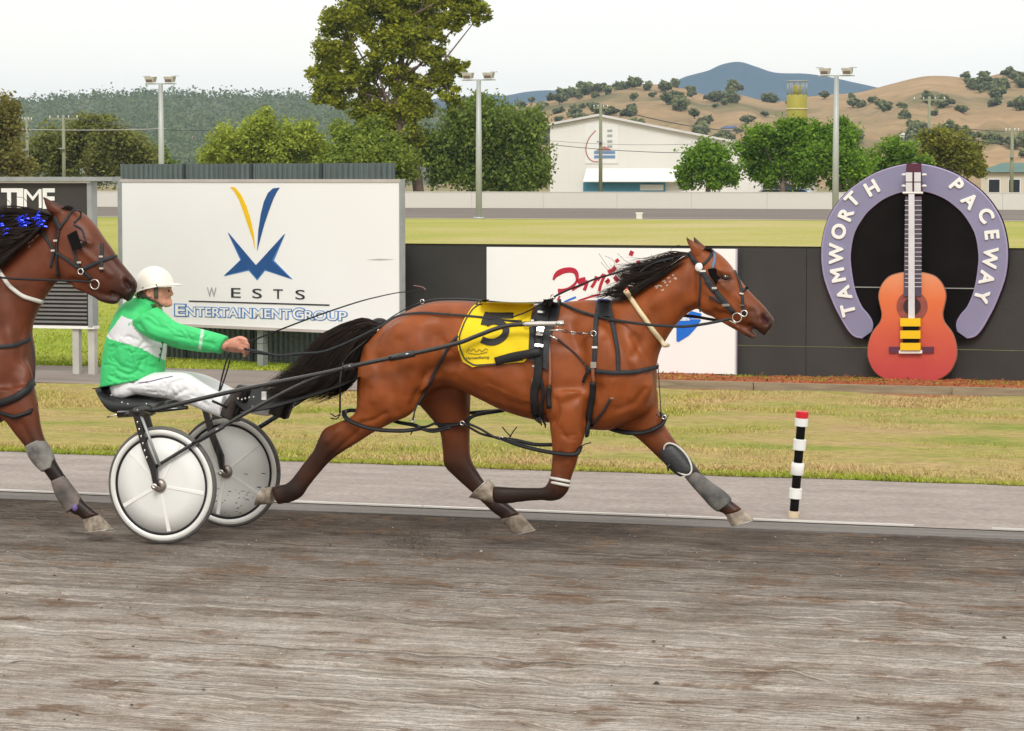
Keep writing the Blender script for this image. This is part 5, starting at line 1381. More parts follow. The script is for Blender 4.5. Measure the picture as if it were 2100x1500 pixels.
MB().strap(P, Nn2, .028, .004).ob('chin_strap', olive, hm, True)
P, Nn2 = skd.line([(300,606),(310,614),(322,618),(334,629)], .006, YD-.07, 3)
MB().strap(P, Nn2, .014, .004).ob('chin_strap', olive, hm, True)
P, Nn2 = skd.line([(288,600),(294,606),(298,612)], .005, YD-.07, 3)
MB().strap(P, Nn2, .040, .004).ob('neck_lining', olive, hm, True)
lo = loft([(330,626,292,612,0,.073,0),(324,642,276,626,0,.088,0)], YD, 4, 18, 2.1)
mk('collar', lo[0], lo[1], mat('dark_green_collar', (0.035, 0.12, 0.045), 0.7, 0.1, 20), drv)

# ================================================================== SIGNS AND WALL behind the track
class Plane:
    def __init__(s, p, ux, uy=(0, 0, 1)):
        s.p = np.asarray(p, float); s.ux = np.asarray(ux, float)/np.linalg.norm(ux); s.uy = np.asarray(uy, float)
        s.n = np.cross(s.ux, s.uy)                        # towards the track
    def pt(s, px, py, lift=0.0):
        d = ray(px, py); t = ((s.p-EYE) @ s.n)/(d @ s.n)
        return EYE+d*t+s.n*lift
    def uv(s, px, py):
        q = s.pt(px, py)-s.p
        return q @ s.ux, q @ s.uy
    def shape(s, name, poly, m, parent, lift=.002, th=.004):
        return MB().prism([s.uv(*p) for p in poly], s.p+s.n*lift, s.ux, s.uy, th).ob(name, m, parent)
    def stroke(s, name, pts, wpx, m, parent, lift=.002, th=.004):
        P = np.array([s.pt(p[0], p[1], lift) for p in cr(pts, 6)])
        sc = np.linalg.norm(P[0]-EYE)/FPX
        return MB().strap(P, [s.n]*len(P), np.asarray(wpx)*sc, th).ob(name, m, parent)
    def text(s, name, txt, x0, y0, x1, y1, hpx, m, parent, lift=.003, off=0.0, th=.004, ext=None):
        V, F = text_mesh(txt, 1.0, .5, off)
        A = s.pt(x0, y0, lift); B = s.pt(x1, y1, lift); hh = hpx*np.linalg.norm(A-EYE)/FPX
        lo, hi = V.min(0), V.max(0)
        if off: lo = lo+off; hi = hi-off
        U = (V-lo)/(hi-lo+1e-9)
        P = A+np.outer(U[:, 0], B-A)+np.outer(U[:, 1]*hh, s.uy)+np.outer((V[:, 2]+.5)*th, s.n)
        return mk(name, P, F, m, parent, False)

# ---- billboard
BR_ = dep(822, 372, 31.0); BL_ = dep(247, 368, 33.6); BR_[2] = BL_[2] = 0
ux = BR_-BL_; bw = np.linalg.norm(ux)
bp_ = Plane(BL_, ux)
bill = root('billboard', BL_+ux/2, 'large white billboard with a blue star and feather logo on posts', 'billboard')
zt_, zb_ = 2.22, 0.46
def bbox(u0, u1, v0, v1, w0, w1, pl=bp_):
    f = lambda q: pl.p+pl.ux*q[0]+pl.uy*q[1]+pl.n*q[2]
    return MB().box((u0, v0, w0), (u1, v1, w1), f)
bbox(0.02, bw-.02, zb_+.02, zt_-.02, -.05, 0).ob('panel', sign_white, bill)
trim_m = mat('beige_trim', (0.48, 0.43, 0.40), 0.6, 0.08, 4)
bbox(0, bw, zt_-.022, zt_+.012, -.06, .012).ob('frame_rail', trim_m, bill)
bbox(0, bw, zb_-.012, zb_+.022, -.06, .012).ob('frame_rail', trim_m, bill)
bbox(-.012, .018, zb_-.01, zt_+.01, -.062, .010).ob('frame_side', galv, bill); bbox(bw-.018, bw+.012, zb_-.01, zt_+.01, -.062, .010).ob('frame_side', galv, bill)
for u in (-.075, bw*.5, bw-.15):
    bbox(u-.045, u+.045, 0, zt_+.02 if u < 0 else zt_-.05, -.16, -.07).ob('post', galv, bill)
C3 = lambda L_: [(200+x/3.088, 330+y/3.088) for x, y in L_]
navy = mat('sign_blue', (0.012, 0.075, 0.24), 0.5, 0.05, 3); yel = mat('sign_yellow', (0.80, 0.50, 0.0), 0.5, 0.04, 3); ink2 = mat('sign_ink', (0.02, 0.022, 0.03), 0.5, 0.1, 3)
sky_b = mat('sign_mid_blue', (0.06, 0.20, 0.52), 0.5, 0.05, 3); pale_i = mat('sign_faded_ink', (0.38, 0.38, 0.38), 0.5, 0.1, 3)
bp_.shape('feather', C3([(840,166),(872,168),(910,215),(945,290),(970,370),(990,460),(1000,560),(985,500),(958,420),(928,330),(898,250),(868,195)]), yel, bill)
bp_.shape('feather', C3([(1155,170),(1112,175),(1080,205),(1055,260),(1035,340),(1020,440),(1012,570),(1036,480),(1058,400),(1085,320),(1115,240),(1138,195)]), navy, bill)
bp_.shape('star', C3([(830,455),(1005,662),(1185,465),(1105,630),(1225,745),(1060,685),(1012,745),(960,685),(805,725),(915,625)]), navy, bill, .004)
bp_.shape('star_edge', C3([(826,458),(1000,675),(1190,462),(1118,632),(1236,752),(1062,696),(1012,758),(958,696),(800,732),(905,628)]), sky_b, bill, .0005, .003)
for ch, x, m_ in (('W', 725, pale_i), ('E', 878, ink2), ('S', 1012, ink2), ('T', 1145, ink2), ('S', 1285, ink2)):
    y = 862+(x-725)*.028
    bp_.text('letter', ch, *C3([(x-30, y)])[0], *C3([(x+30, y+1.5)])[0], 19.5, m_, bill)
bp_.shape('rule', C3([(580,885),(1470,910),(1470,919),(580,893)]), ink2, bill)
for lift, off, m_, nm in ((.001, .075, sky_b, 'letter_shadow'), (.006, 0.012, white_paint, 'letter')):
    for txt, x0, y0, x1, y1, h in (('E',497,980,556,982,22), ('NTERTAINMENT',566,982,1226,1000,17.5), ('G',1240,1003,1308,1005,22), ('ROUP',1316,1005,1578,1012,17.5)):
        bp_.text(nm, txt, *C3([(x0, y0)])[0], *C3([(x1, y1)])[0], h, m_, bill, lift, off)
bp_.shape('scuff', C3([(1700,628),(1790,620),(1885,626),(1790,632)]), mat('scuff_grey', (0.42, 0.42, 0.37), 0.8, 0.1, 3), bill, .001, .001)

# ---- corrugated screen standing behind it
sp_ = Plane(BL_-bp_.n*.55, ux)
scr = root('corrugated_screen', BL_+ux/2-bp_.n*.55, 'grey green corrugated steel screen standing behind the white billboard', 'screen')
scr_m = mat('greygreen_steel', (0.115, 0.145, 0.140), 0.45, 0.12, 2, metal=0.25)
ztop = sp_.pt(500, 336)[2]
u_l, u_r = sp_.uv(248, 350)[0], sp_.uv(811, 350)[0]
nsh = 8; wsh = (u_r-u_l)/nsh
for k in range(nsh):
    us = np.linspace(u_l+k*wsh-.012, u_l+(k+1)*wsh+.012, 70)
    prof = .014*np.clip(np.sin((us-u_l)*2*math.pi/.085)*2.2, -1, 1)
    A = np.stack([sp_.p+sp_.ux*u+sp_.n*(p+(.012 if k % 2 else 0)) for u, p in zip(us, prof)])
    top = A.copy(); top[:, 2] = ztop; bot = A.copy(); bot[:, 2] = .02
    b = MB().grid(np.stack([bot, top])); b.grid((np.stack([bot, top])-sp_.n*.004)[::-1])
    b.ob('sheet', scr_m, scr, False)
for k in (2, 4, 6):
    u = u_l+k*wsh
    f = lambda q: sp_.p+sp_.ux*q[0]+sp_.uy*q[1]+sp_.n*q[2]
    MB().box((u-.03, .0, -.06), (u+.03, ztop-.02, -.022), f).ob('post', galv, scr)
    MB().box((u-.016, .03, .029), (u+.016, ztop-.002, .036), f).ob('cover_strip', mat('dark_strip', (0.03, 0.04, 0.045), 0.5, 0.1, 3) if 'dark_strip' not in MATS else MATS['dark_strip'], scr)

# ---- scoreboard
YS = 28.0
sbp = Plane((0, YS, 0), (1, 0, 0))
xL, xR = at(-330, 500, YS)[0], at(192, 500, YS)[0]
zT, zB = at(150, 373, YS)[2], at(150, 668, YS)[2]
sco = root('scoreboard', ((xL+xR)/2, YS, 0), 'dark tote board headed TIME with louvred lower half on steel legs', 'scoreboard')
MB().box((xL, YS-.02, zB), (xR-.04, YS+.10, zT)).ob('panel', mat('board_black', (0.034, 0.030, 0.027), 0.6, 0.2, 2), sco)
MB().box((xL, YS-.10, zT+.006), (xR+.28, YS+.12, zT+.055)).ob('top_rail', galv, sco)
MB().box((xL, YS-.05, zT-.016), (xR-.01, YS-.022, zT+.004)).ob('top_trim', white_paint, sco)
MB().box((xR-.055, YS-.045, zB-.01), (xR, YS+.10, zT)).ob('side_frame', galv, sco)
MB().box((xL, YS-.035, zB-.035), (xR+.01, YS+.10, zB-.002)).ob('bottom_rail', white_paint, sco)
zs = at(150, 560, YS)[2]
slat_m = mat('grey_slat', (0.17, 0.165, 0.16), 0.6, 0.15, 3)
for k in range(13):
    z = zB+.03+(zs-zB-.05)*k/12
    MB().box((xL+.05, YS-.05, z), (xR-.07, YS-.024, z+.022)).ob('slat', slat_m, sco)
sbp.p[1] = YS-.022
for ch_, a_, b_2, o_2 in (('T', 5, 34, .03), ('I', 38, 46, .03), ('M', 50, 86, .0), ('E', 90, 112, .03)):
    sbp.text('heading_letter', ch_, a_, 427, b_2, 427, 38, white_paint, sco, .002, o_2, .006)
for px in (158, 190, -60, -230):
    g_ = at(px, 680, YS+.04)[0]
    MB().box((g_-.04, YS+.0, 0), (g_+.04, YS+.08, zB-.03)).ob('leg', mat('pale_leg', (0.45, 0.44, 0.40), 0.6, 0.1, 4) if 'pale_leg' not in MATS else MATS['pale_leg'], sco)

# ---- black boundary wall in panels, mulch bed, timber edging
YW = 30.1
WX0, WX1 = at(815, 600, YW)[0], 3.5
zW = at(1300, 506, YW)[2]
wall = root('boundary_wall', ((WX0+WX1)/2, YW, 0), 'low black painted panel wall behind the horseshoe sign', 'wall')
npan = 6; pw = (WX1-WX0)/npan
for k in range(npan):
    x0, x1 = WX0+k*pw+.003, WX0+(k+1)*pw-.003
    MB().box((x0, YW, .36), (x1, YW+.06, zW)).ob('panel', black_paint, wall)
    MB().box((x0, YW+.006, -.02), (x1, YW+.066, .354)).ob('base_board', black_paint, wall)
MB().box((WX0, YW-.008, zW+.002), (WX1, YW+.07, zW+.014)).ob('cap_rail', dark_black, wall)
bedX0 = -8.8
xs = np.linspace(bedX0, 4, 260); ys = np.linspace(28.17, YW-.001, 26)
XX, YY = np.meshgrid(xs, ys, indexing='ij')
ZZ = .060-.040*(YY-28.2)/1.9+.03*(vnoise(XX*2.6, YY*2, 81)-.5)+.03*(vnoise(XX*9, YY*8, 82)-.5)
b = MB().grid(np.stack([XX, YY, ZZ], -1)); b.F = [f[::-1] for f in b.F]
mulch_m = ground_mat('red_mulch', lambda t, P: mixc(t, 1.0, ramp3(t, noise_n(t, P, 1.0, 5, (3, 6, 6), .7), [(0.3, (0.22, 0.055, 0.022)), (0.55, (0.42, 0.135, 0.050)), (0.72, (0.55, 0.27, 0.13))]), ramp3(t, noise_n(t, P, 1.0, 4, (22, 40, 40), .7), [(0.3, (.55, .5, .5)), (0.7, (1.3, 1.3, 1.3))]), 'MULTIPLY'), .95, (.9, .03, 1.0, (20, 40, 40)))
tag(b.ob('mulch_bed', mulch_m, smooth=True, org=(0, 0, 0)), kind='structure')
chip_m = mat('bark_chip', (0.30, 0.085, 0.035), 0.9, 0.5, 14)
r_ = np.random.default_rng(8); b = MB()
for _ in range(2500):
    x, y = r_.uniform(bedX0, 2), r_.uniform(28.2, 30.0); a = r_.normal(0, .8); l = r_.uniform(.008, .03)
    z = .062-.040*(y-28.2)/1.9+r_.uniform(-.01, .02)
    P = [(x-l*math.cos(a), y-l*math.sin(a), z), (x+l*math.cos(a), y+l*math.sin(a), z+r_.normal(0, .015))]
    b.strap(P, [(0, 0, 1)]*2, r_.uniform(.008, .018), .005)
tag(b.ob('bark_chips', chip_m, org=(0, 0, 0)), 'loose red bark chips lying on the mulch bed under the black wall', 'mulch', kind='stuff')
edg = root('timber_edging', (bedX0+6, 28.1, 0), 'weathered timber sleeper edging along the red mulch bed', 'edging')
tim_m = mat('weathered_timber', (0.20, 0.165, 0.105), 0.85, 0.2, 3, c2=(0.31, 0.26, 0.17), stretch=(1, 12, 12), bump=.3, bscale=12)
x = bedX0
for k in range(6):
    l = (2.4, 2.1, 2.5, 2.2, 2.4, 2.3)[k]; dy = random.uniform(-.03, .03); dz = random.uniform(-.012, .012)
    MB().box((x+.005, 28.06+dy, -.02), (x+l-.005, 28.14+dy, .095+dz)).ob('sleeper', tim_m, edg)
    x += l

# ---- white banner on the wall
YB = YW-.10
bn = Plane((0, YB, 0), (1, 0, 0))
ban = root('wall_banner', at(1250, 770, YB), 'white advertising board with red script fixed on the black wall', 'banner')
P0, P1 = at(998, 507, YB), at(1507, 768, YB)
MB().box((P0[0], YB, P1[2]), (P1[0], YB+.05, P0[2])).ob('panel', sign_white, ban)
MB().box((P1[0]+.001, YB-.006, P1[2]-.01), (P1[0]+.016, YB+.05, P0[2])).ob('edge_trim', mat('lilac_edge', (0.55, 0.50, 0.60), 0.5, 0.05, 3), ban)
for px in (1018, 1260, 1492):
    x = at(px, 770, YB)[0]
    MB().box((x-.04, YB+.005, 0.02), (x+.04, YB+.045, P1[2]-.002)).ob('foot', galv, ban)
red_m = mat('script_red', (0.42, 0.008, 0.03), 0.5, 0.1, 3); blue_m = mat('logo_blue', (0.0, 0.14, 0.62), 0.5, 0.05, 3)
C6 = lambda L_: [(1100+x/6.52, 490+y/6.52) for x, y in L_]
bn.stroke('script_stroke', C6([(225,550),(270,480),(360,430),(470,420),(530,455),(545,540),(510,610),(430,670),(350,695),(290,700)]), [7]*1 and np.interp(np.linspace(0, 1, 55), [0, .15, .4, .6, .8, 1], [4, 12, 11, 5, 7, 10]), red_m, ban)
for pl, w in (([(555,590),(600,560),(660,548)], 8), ([(640,690),(660,640),(672,600),(690,560)], 5), ([(735,650),(760,620),(790,560),(800,500)], 4.5), ([(840,700),(860,620),(900,520),(930,480)], 4.5), ([(930,590),(960,565),(940,550)], 6), ([(1040,510),(1075,540),(1060,570)], 6), ([(1140,490),(1190,510),(1220,520)], 6), ([(960,450),(1020,420),(1060,380)], 6), ([(1060,310),(1085,290),(1100,275)], 5), ([(1340,320),(1390,310)], 5), ([(1260,225),(1270,195),(1285,165)], 6), ([(480,690),(560,640),(650,600)], 3), ([(820,560),(870,500),(900,470)], 3)):
    bn.stroke('script_stroke', C6(pl), w*1.45, red_m, ban)
bn.stroke('ribbon', C6([(285,830),(300,790),(315,765)]), 4, red_m, ban)
bn.stroke('ribbon', C6([(560,830),(650,800),(760,765),(860,740)]), 4, red_m, ban); bn.stroke('ribbon', C6([(370,850),(420,825),(530,780)]), 4, blue_m, ban)
C7 = lambda L_: [(1380+x/6, 470+y/6) for x, y in L_]
bn.shape('emblem', C7([(45,1050),(120,1110),(330,1110),(345,1120),(300,1200),(200,1310),(70,1390),(45,1380)]), blue_m, ban)
bn.shape('emblem', C7([(160,1060),(230,1010),(350,1040),(350,1100),(180,1100)]), blue_m, ban)
bn.shape('emblem_word', C7([(85,1100),(200,1092),(210,1125),(85,1132)]), mat('pale_word', (0.55, 0.65, 0.80), 0.5, 0.3, 60), ban, .007, .003)

# ---- horseshoe sign
YHS = YW-.09
hp_ = Plane((0, YHS, 0), (1, 0, 0))
shoe = root('horseshoe_sign', at(1876, 700, YHS), 'giant lilac horseshoe sign lettered TAMWORTH PACEWAY on the black wall', 'sign')
lil_m = mat('lilac_paint', (0.225, 0.215, 0.335), 0.55, 0.05, 2); lil_e = mat('lilac_rim', (0.30, 0.26, 0.42), 0.5, 0.05, 2)
outer = [(1876,337),(1843,342),(1812,351),(1787,362),(1762,378),(1739,396),(1717,422),(1700,452),(1691,483),(1687,514),(1688,545),(1694,577),(1711,622),(1725,650),(1739,674),(1753,689),(1770,693)]
inner = [(1787,681),(1789,663),(1780,646),(1766,629),(1752,594),(1744,545),(1744,514),(1752,476),(1773,441),(1790,424),(1808,410),(1828,400),(1850,393),(1876,390)]
mirr = lambda L_: [(2*1876-x, y) for x, y in L_][::-1]
o2 = cr(outer, 3).tolist(); i2 = cr(inner, 3).tolist()
left = o2+i2; full = left+mirr(left)[1:-1]
def grow(L_, k, c=(1876, 520)): return [tuple(np.array(p)+(np.array(p)-c)/np.linalg.norm(np.array(p)-c)*k) for p in L_]
back = grow(o2, 4)+mirr(grow(o2, 4))[:-1]
hp_.shape('backing', back, dark_black, shoe, -.045, .04)
hp_.shape('horseshoe', full, lil_m, shoe, 0.0, .022)
half = np.array([hp_.pt(p[0], p[1], .011) for p in o2]); 
MB().tube(np.array([hp_.pt(p[0], p[1], .011) for p in o2[::-1]+[(2*1876-x, y) for x, y in o2][1:]]), .014, 8).ob('rim', lil_e, shoe, True)
MB().tube(np.array([hp_.pt(p[0], p[1], .011) for p in i2+mirr(i2)[1:]]), .012, 8).ob('rim', lil_e, shoe, True)
# letters follow the arc, tops outward
CL = [(1600+x/2.884, 320+y/2.884) for x, y in [(405,912),(380,812),(345,705),(335,578),(350,447),(393,345),(430,258),(545,190)]]
CR_ = [(1600+x/2.884, 320+y/2.884) for x, y in [(1048,175),(1125,265),(1220,352),(1255,467),(1245,602),(1225,722),(1195,830)]]
def letters(word, C):
    for i, ch in enumerate(word):
        a, b2 = C[max(0, i-1)], C[min(len(C)-1, i+1)]
        A, B = hp_.pt(*a), hp_.pt(*b2)
        t = (B-A)/np.linalg.norm(B-A); c = hp_.pt(*C[i], .024)
        up = np.cross(hp_.n, t)
        V, F = text_mesh(ch, .212, .006, 0)
        V = V-(V.max(0)+V.min(0))/2*np.array([1, 1, 0])
        P = c+np.outer(V[:, 0], t)+np.outer(V[:, 1], up)+np.outer(V[:, 2]+.006, hp_.n)
        m0 = len(P); Pa = []; Fa = []
        for q_, (sx_, sy_) in enumerate(((0, 0), (1, 0), (-1, 0), (0, 1), (0, -1), (.7, .7), (-.7, .7), (.7, -.7), (-.7, -.7))):
            Pa.append(P+t*sx_*.0085+up*sy_*.0085+hp_.n*q_*.0006); Fa += [tuple(i_+q_*m0 for i_ in f_) for f_ in F]
        mk('letter', np.vstack(Pa), Fa, white_paint, shoe, False)
letters('TAMWORTH', CL); letters('PACEWAY', CR_)
MB().box((hp_.pt(1745, 590)[0], YHS-.012, hp_.pt(1745, 590)[2]), (hp_.pt(2010, 590)[0], YHS-.0065, hp_.pt(1745, 588)[2])).ob('seam', mat('seam_grey', (0.30, 0.30, 0.28), 0.6, 0.1, 3), shoe)

# ---- guitar with the striped winning post
YG = YW-.20
gp = Plane((0, YG, 0), (1, 0, 0))
gui = root('giant_guitar', at(1871, 783, YG), 'giant orange to red guitar leaning on the black wall inside the horseshoe', 'guitar')
C2 = lambda L_: [(1600+x/2.884, 320+y/2.884) for x, y in L_]
half = [(783,688),(720,694),(650,715),(605,765),(587,825),(596,885),(606,935),(595,985),(548,1050),(524,1130),(528,1205),(570,1282),(650,1328),(720,1340),(783,1343)]
hh = cr(half, 4).tolist()
poly = C2(hh+[(2*783-x, y) for x, y in hh][::-1][1:-1])
gm = bpy.data.materials.new('guitar_paint'); gm.use_nodes = True
t = gm.node_tree; bs = t.nodes['Principled BSDF']; bs.inputs['Roughness'].default_value = .35
ge_ = N(t, 'ShaderNodeNewGeometry'); sx = N(t, 'ShaderNodeSeparateXYZ'); t.links.new(ge_.outputs['Position'], sx.inputs[0])
mr = N(t, 'ShaderNodeMapRange'); mr.inputs['From Min'].default_value = gp.pt(1871, 785)[2]; mr.inputs['From Max'].default_value = gp.pt(1871, 560)[2]
t.links.new(sx.outputs['Z'], mr.inputs['Value'])
gc = ramp3(t, mr.outputs[0], [(0.0, (0.42, 0.035, 0.055)), (.40, (0.55, 0.085, 0.05)), (.75, (0.68, 0.155, 0.045)), (1.0, (0.72, 0.30, 0.15))])
t.links.new(mixc(t, .12, gc, ramp3(t, noise_n(t, ge_.outputs['Position'], 6, 4), [(.3, (.5, .1, .05)), (.7, (.7, .2, .1))])), bs.inputs['Base Color'])
gp.shape('soundboard', poly, gm, gui, 0, .03)
MB().loop(np.array([gp.pt(p[0], p[1], .012) for p in poly]), .012, 6).ob('binding', mat('guitar_side', (0.30, 0.12, 0.07), 0.5, 0.1, 4), gui, True)
circ = lambda cx, cy, r_, n=36: [(cx+r_*math.cos(-2*math.pi*k/n), cy+r_*math.sin(-2*math.pi*k/n)) for k in range(n)]
gp.shape('rosette', C2(circ(783, 890, 92)), mat('rosette_brown', (0.26, 0.06, 0.045), 0.5, 0.2, 20), gui, .031, .003)
gp.shape('sound_hole', C2(circ(783, 890, 52)), mat('hole_dark', (0.035, 0.016, 0.02), 0.7, 0.1, 5), gui, .035, .003)
neck_m = mat('purple_fretboard', (0.075, 0.055, 0.085), 0.5, 0.15, 6)
gp.shape('fretboard', C2([(745,240),(840,240),(838,830),(735,830)][::-1]), neck_m, gui, .034, .018)
silver = mat('silver_paint', (0.62, 0.61, 0.64), 0.4, 0.08, 8)
for k in range(20):
    y = 262+k*29.0*(1-.004*k)
    if y > 815: break
    gp.shape('fret', C2([(742,y),(842,y),(842,y+3.5),(742,y+3.5)][::-1]), silver, gui, .0525, .004)
gp.shape('string_plate', C2([(766,225),(800,225),(802,960),(764,960)][::-1]), silver, gui, .062, .010)
gp.shape('headstock', C2([(752,45),(838,45),(848,230),(738,230)][::-1]), mat('maroon', (0.075, 0.012, 0.030), 0.5, 0.1, 5), gui, .034, .02)
for (x, y) in ((768, 125), (818, 125), (768, 185), (818, 185)):
    gp.shape('tuner_plate', C2([(x-19,y-27),(x+19,y-27),(x+19,y+27),(x-19,y+27)][::-1]), silver, gui, .055, .014)
for (x, y) in ((736, 112), (736, 178), (856, 112), (856, 178)):
    MB().sphere(gp.pt(*C2([(x, y)])[0], .045), (.03, .02, .016)).ob('tuner_peg', silver, gui, True)
gp.shape('nut', C2([(730,212),(850,212),(850,222),(730,222)][::-1]), white_paint, gui, .056, .012)
gp.shape('bridge', C2([(648,1128),(912,1128),(912,1164),(648,1164)][::-1]), mat('bridge_maroon', (0.10, 0.022, 0.05), 0.5, 0.1, 5), gui, .031, .022)
gp.shape('saddle', C2([(710,1148),(846,1148),(846,1166),(710,1166)][::-1]), white_paint, gui, .054, .03)
for k, (y0, y1, m_) in enumerate(((958,1006,yel), (1006,1030,dark_black), (1030,1079,yel), (1079,1103,dark_black), (1103,1147,yel))):
    w = 0 if m_ is yel else 14
    gp.shape('striped_block', C2([(720+w,y0+.5),(838-w,y0+.5),(838-w,y1-.5),(720+w,y1-.5)][::-1]), m_, gui, .054, .055-w*.001)

# ---- finish post beside the line
fpb = gnd(1627, 1064)
fp = root('marker_post', fpb, 'red-capped black and white banded marker post standing on the gravel', 'post')
sc_p = np.linalg.norm(fpb-EYE)/FPX
lean = np.array([.055, 0, 0])
H_ = (1064-843)*sc_p
segs = [(0,.072,'beige',11.5),(.072,.185,'k',9),(.185,.285,'w',13),(.285,.405,'k',9),(.405,.52,'w',13.2),(.52,.635,'k',9),(.635,.738,'w',13.2),(.738,.855,'k',9),(.855,.932,'w',13.5),(.932,.995,'r',13)]
mm = {'beige': mat('post_beige', (0.55, 0.44, 0.31), 0.7, 0.1, 8), 'k': dark_black, 'w': white_paint, 'r': mat('post_red', (0.62, 0.012, 0.022), 0.4, 0.1, 8)}
for a, c_, m_, r_px in segs:
    rr = r_px*sc_p; z0, z1 = a*H_+(.001 if a else -.03), c_*H_-.001
    p0, p1 = fpb+lean*(z0/H_)+np.array([0, 0, z0]), fpb+lean*(z1/H_)+np.array([0, 0, z1])
    ax = p1-p0; L_ = np.linalg.norm(ax)
    flat_edges(MB().lathe([(0, .0015), (0, rr*.94), (L_*.04, rr), (L_*.96, rr), (L_, rr*.94), (L_, .0015)], p0, ax, (1, 0, 0), 24, False).ob('cap' if m_ == 'r' else 'band', mm[m_], fp, True), 40)

# flung dirt behind the hooves
clods('kicked_dirt', 1100, lambda q: at(q.normal(845, 42), 1088, YH-.1+q.normal(0, .12))*np.array([1, 1, 0])+np.array([0, 0, abs(q.normal(.0, .07))]), .0015, .006, clod_m, 'spray of dark dirt thrown up behind the hooves', 12)

# ================================================================== FAR SIDE OF THE TRACK
YWALL = 206.3
fw = root('track_wall', (-75, YWALL, 0), 'long low off-white wall along the far straight', 'wall')
wall_m = mat('offwhite_wall', (0.62, 0.59, 0.53), 0.7, 0.03, .1)
zfw = at(1200, 395, YWALL)[2]
b0 = MB().box((0, 0, -.2), (5.97, .25, zfw)).ob('panel', wall_m, fw)
b0.location = Vector((-140, YWALL, 0))-fw.location
bpy.data.objects.remove(b0)
pmesh = None
for k in range(24):
    if pmesh is None:
        o = mk('panel', np.array(MB().box((0, 0, -.2), (5.985, .25, zfw)).V), MB().box((0, 0, 0), (1, 1, 1)).F, wall_m, None, False, org=(0, 0, 0)); pmesh = o
    else:
        o = pmesh.copy(); COL.objects.link(o)
    o.parent = fw; o.location = Vector((-142+k*6, YWALL, 0))-fw.location
    ORG[o.name] = np.zeros(3)
cap = MB().box((-142, YWALL-.03, zfw+.002), (2, YWALL+.28, zfw+.05)).ob('coping', wall_m, fw)

# light masts: one built, two copied
def copy_tree(o, parent=None):
    c = o.copy(); COL.objects.link(c); c.parent = parent
    for ch in list(o.children): copy_tree(ch, c)
    return c
YM = 148.5
mast_x = at(982, 450, YM)[0]
mz = at(982, 165, YM)[2]
mast = root('light_mast', (mast_x, YM, 0), 'galvanised light mast with twin floodlights beside the spreading dark tree', 'light mast', 'floodlight masts along the far straight')
mast_m = mat('mast_steel', (0.40, 0.42, 0.41), 0.5, 0.06, 1, metal=.2)
MB().tube([(mast_x, YM, 0), (mast_x, YM, mz*.5), (mast_x, YM, mz)], [.19, .17, .13], 12).ob('pole', mast_m, mast, True)
MB().tube([(mast_x, YM, 0), (mast_x, YM, .12)], [.34, .30], 12).ob('base', mast_m, mast, True)
MB().box((mast_x-1.0, YM-.05, mz-.02), (mast_x+1.0, YM+.05, mz+.05)).ob('crossarm', mast_m, mast)
for sg in (-1, 1):
    cx = mast_x+sg*.62
    f_ = MB(); f_.add([(cx-.22, YM-.25, mz+.08), (cx+.22, YM-.25, mz+.08), (cx+.22, YM+.2, mz+.12), (cx-.22, YM+.2, mz+.12), (cx-.32, YM-.30, mz+.42), (cx+.32, YM-.30, mz+.42), (cx+.27, YM+.25, mz+.44), (cx-.27, YM+.25, mz+.44)], [(0,3,2,1),(4,5,6,7),(0,1,5,4),(1,2,6,5),(2,3,7,6),(3,0,4,7)])
    h_ = f_.ob('floodlight', mat('lamp_housing', (0.42, 0.39, 0.34), 0.5, 0.1, 3) if 'lamp_housing' not in MATS else MATS['lamp_housing'], mast)
    MB().box((cx-.19, YM-.33, mz+.10), (cx+.19, YM-.302, mz+.26)).ob('lens', mat('lamp_glass', (0.12, 0.085, 0.06), 0.2, 0.1, 3) if 'lamp_glass' not in MATS else MATS['lamp_glass'], h_)
    MB().box((cx-.5 if sg < 0 else cx+.1, YM-.1, mz+.445), (cx-.1 if sg < 0 else cx+.5, YM+.1, mz+.48)).ob('visor', mast_m, h_)
for px, lb in ((332, 'galvanised light mast with twin floodlights rising behind the white billboard'), (1713, 'galvanised light mast with twin floodlights rising behind the horseshoe sign')):
    c = copy_tree(mast); c.location = Vector((at(px, 450, YM)[0], YM, 0)); c['label'] = lb
# utility poles
def upole(px, ytop, Y, label, arm=1.1, name='utility_pole'):
    p = at(px, ytop, Y); x, z = p[0], p[2]
    u = root(name, (x, Y, 0), label, 'utility pole', 'utility poles beyond the track')
    wd_ = MATS.get('pole_wood') or mat('pole_wood', (0.24, 0.25, 0.16), 0.9, 0.15, 2, stretch=(4, 4, .3))
    MB().tube([(x, Y, 0), (x, Y, z)], [.19, .13], 10).ob('pole', wd_, u, True)
    ca = MB().box((x-arm, Y-.06, z-.42), (x+arm, Y+.06, z-.28)).ob('crossarm', wd_, u)
    for dx in (-.9, -.35, .35, .9):
        MB().lathe([(0, .01), (0, .05), (.12, .04), (.2, .06), (.22, .01)], (x+dx*arm, Y, z-.28), (0, 0, 1), (1, 0, 0), 8, False).ob('insulator', white_paint, ca, True)
    MB().box((x-.25, Y-.45, z*.62), (x+.25, Y-.16, z*.62+.12)).ob('bracket', galv, u)
    return np.array([x, Y, z-.05])
u1 = upole(55, 240, 216, 'weathered utility pole above the tote board, beside the brown leafed trees', .5)
u2 = upole(130, 236, 222, 'weathered utility pole with crossarm standing in front of the brown leafed trees', 1.5)
u3 = upole(1232, 214, 238, 'greenish utility pole in front of the pale gabled warehouse', .7)
u4 = upole(1906, 198, 262, 'utility pole rising among the trees behind the horseshoe sign', 1.6)
u5 = upole(2076, 262, 240, 'utility pole in front of the green roofed house', .6)
wire_m = mat('cable', (0.045, 0.05, 0.05), 0.6, 0.1, 2); pale_w = mat('pale_cable', (0.42, 0.42, 0.40), 0.6, 0.1, 2)
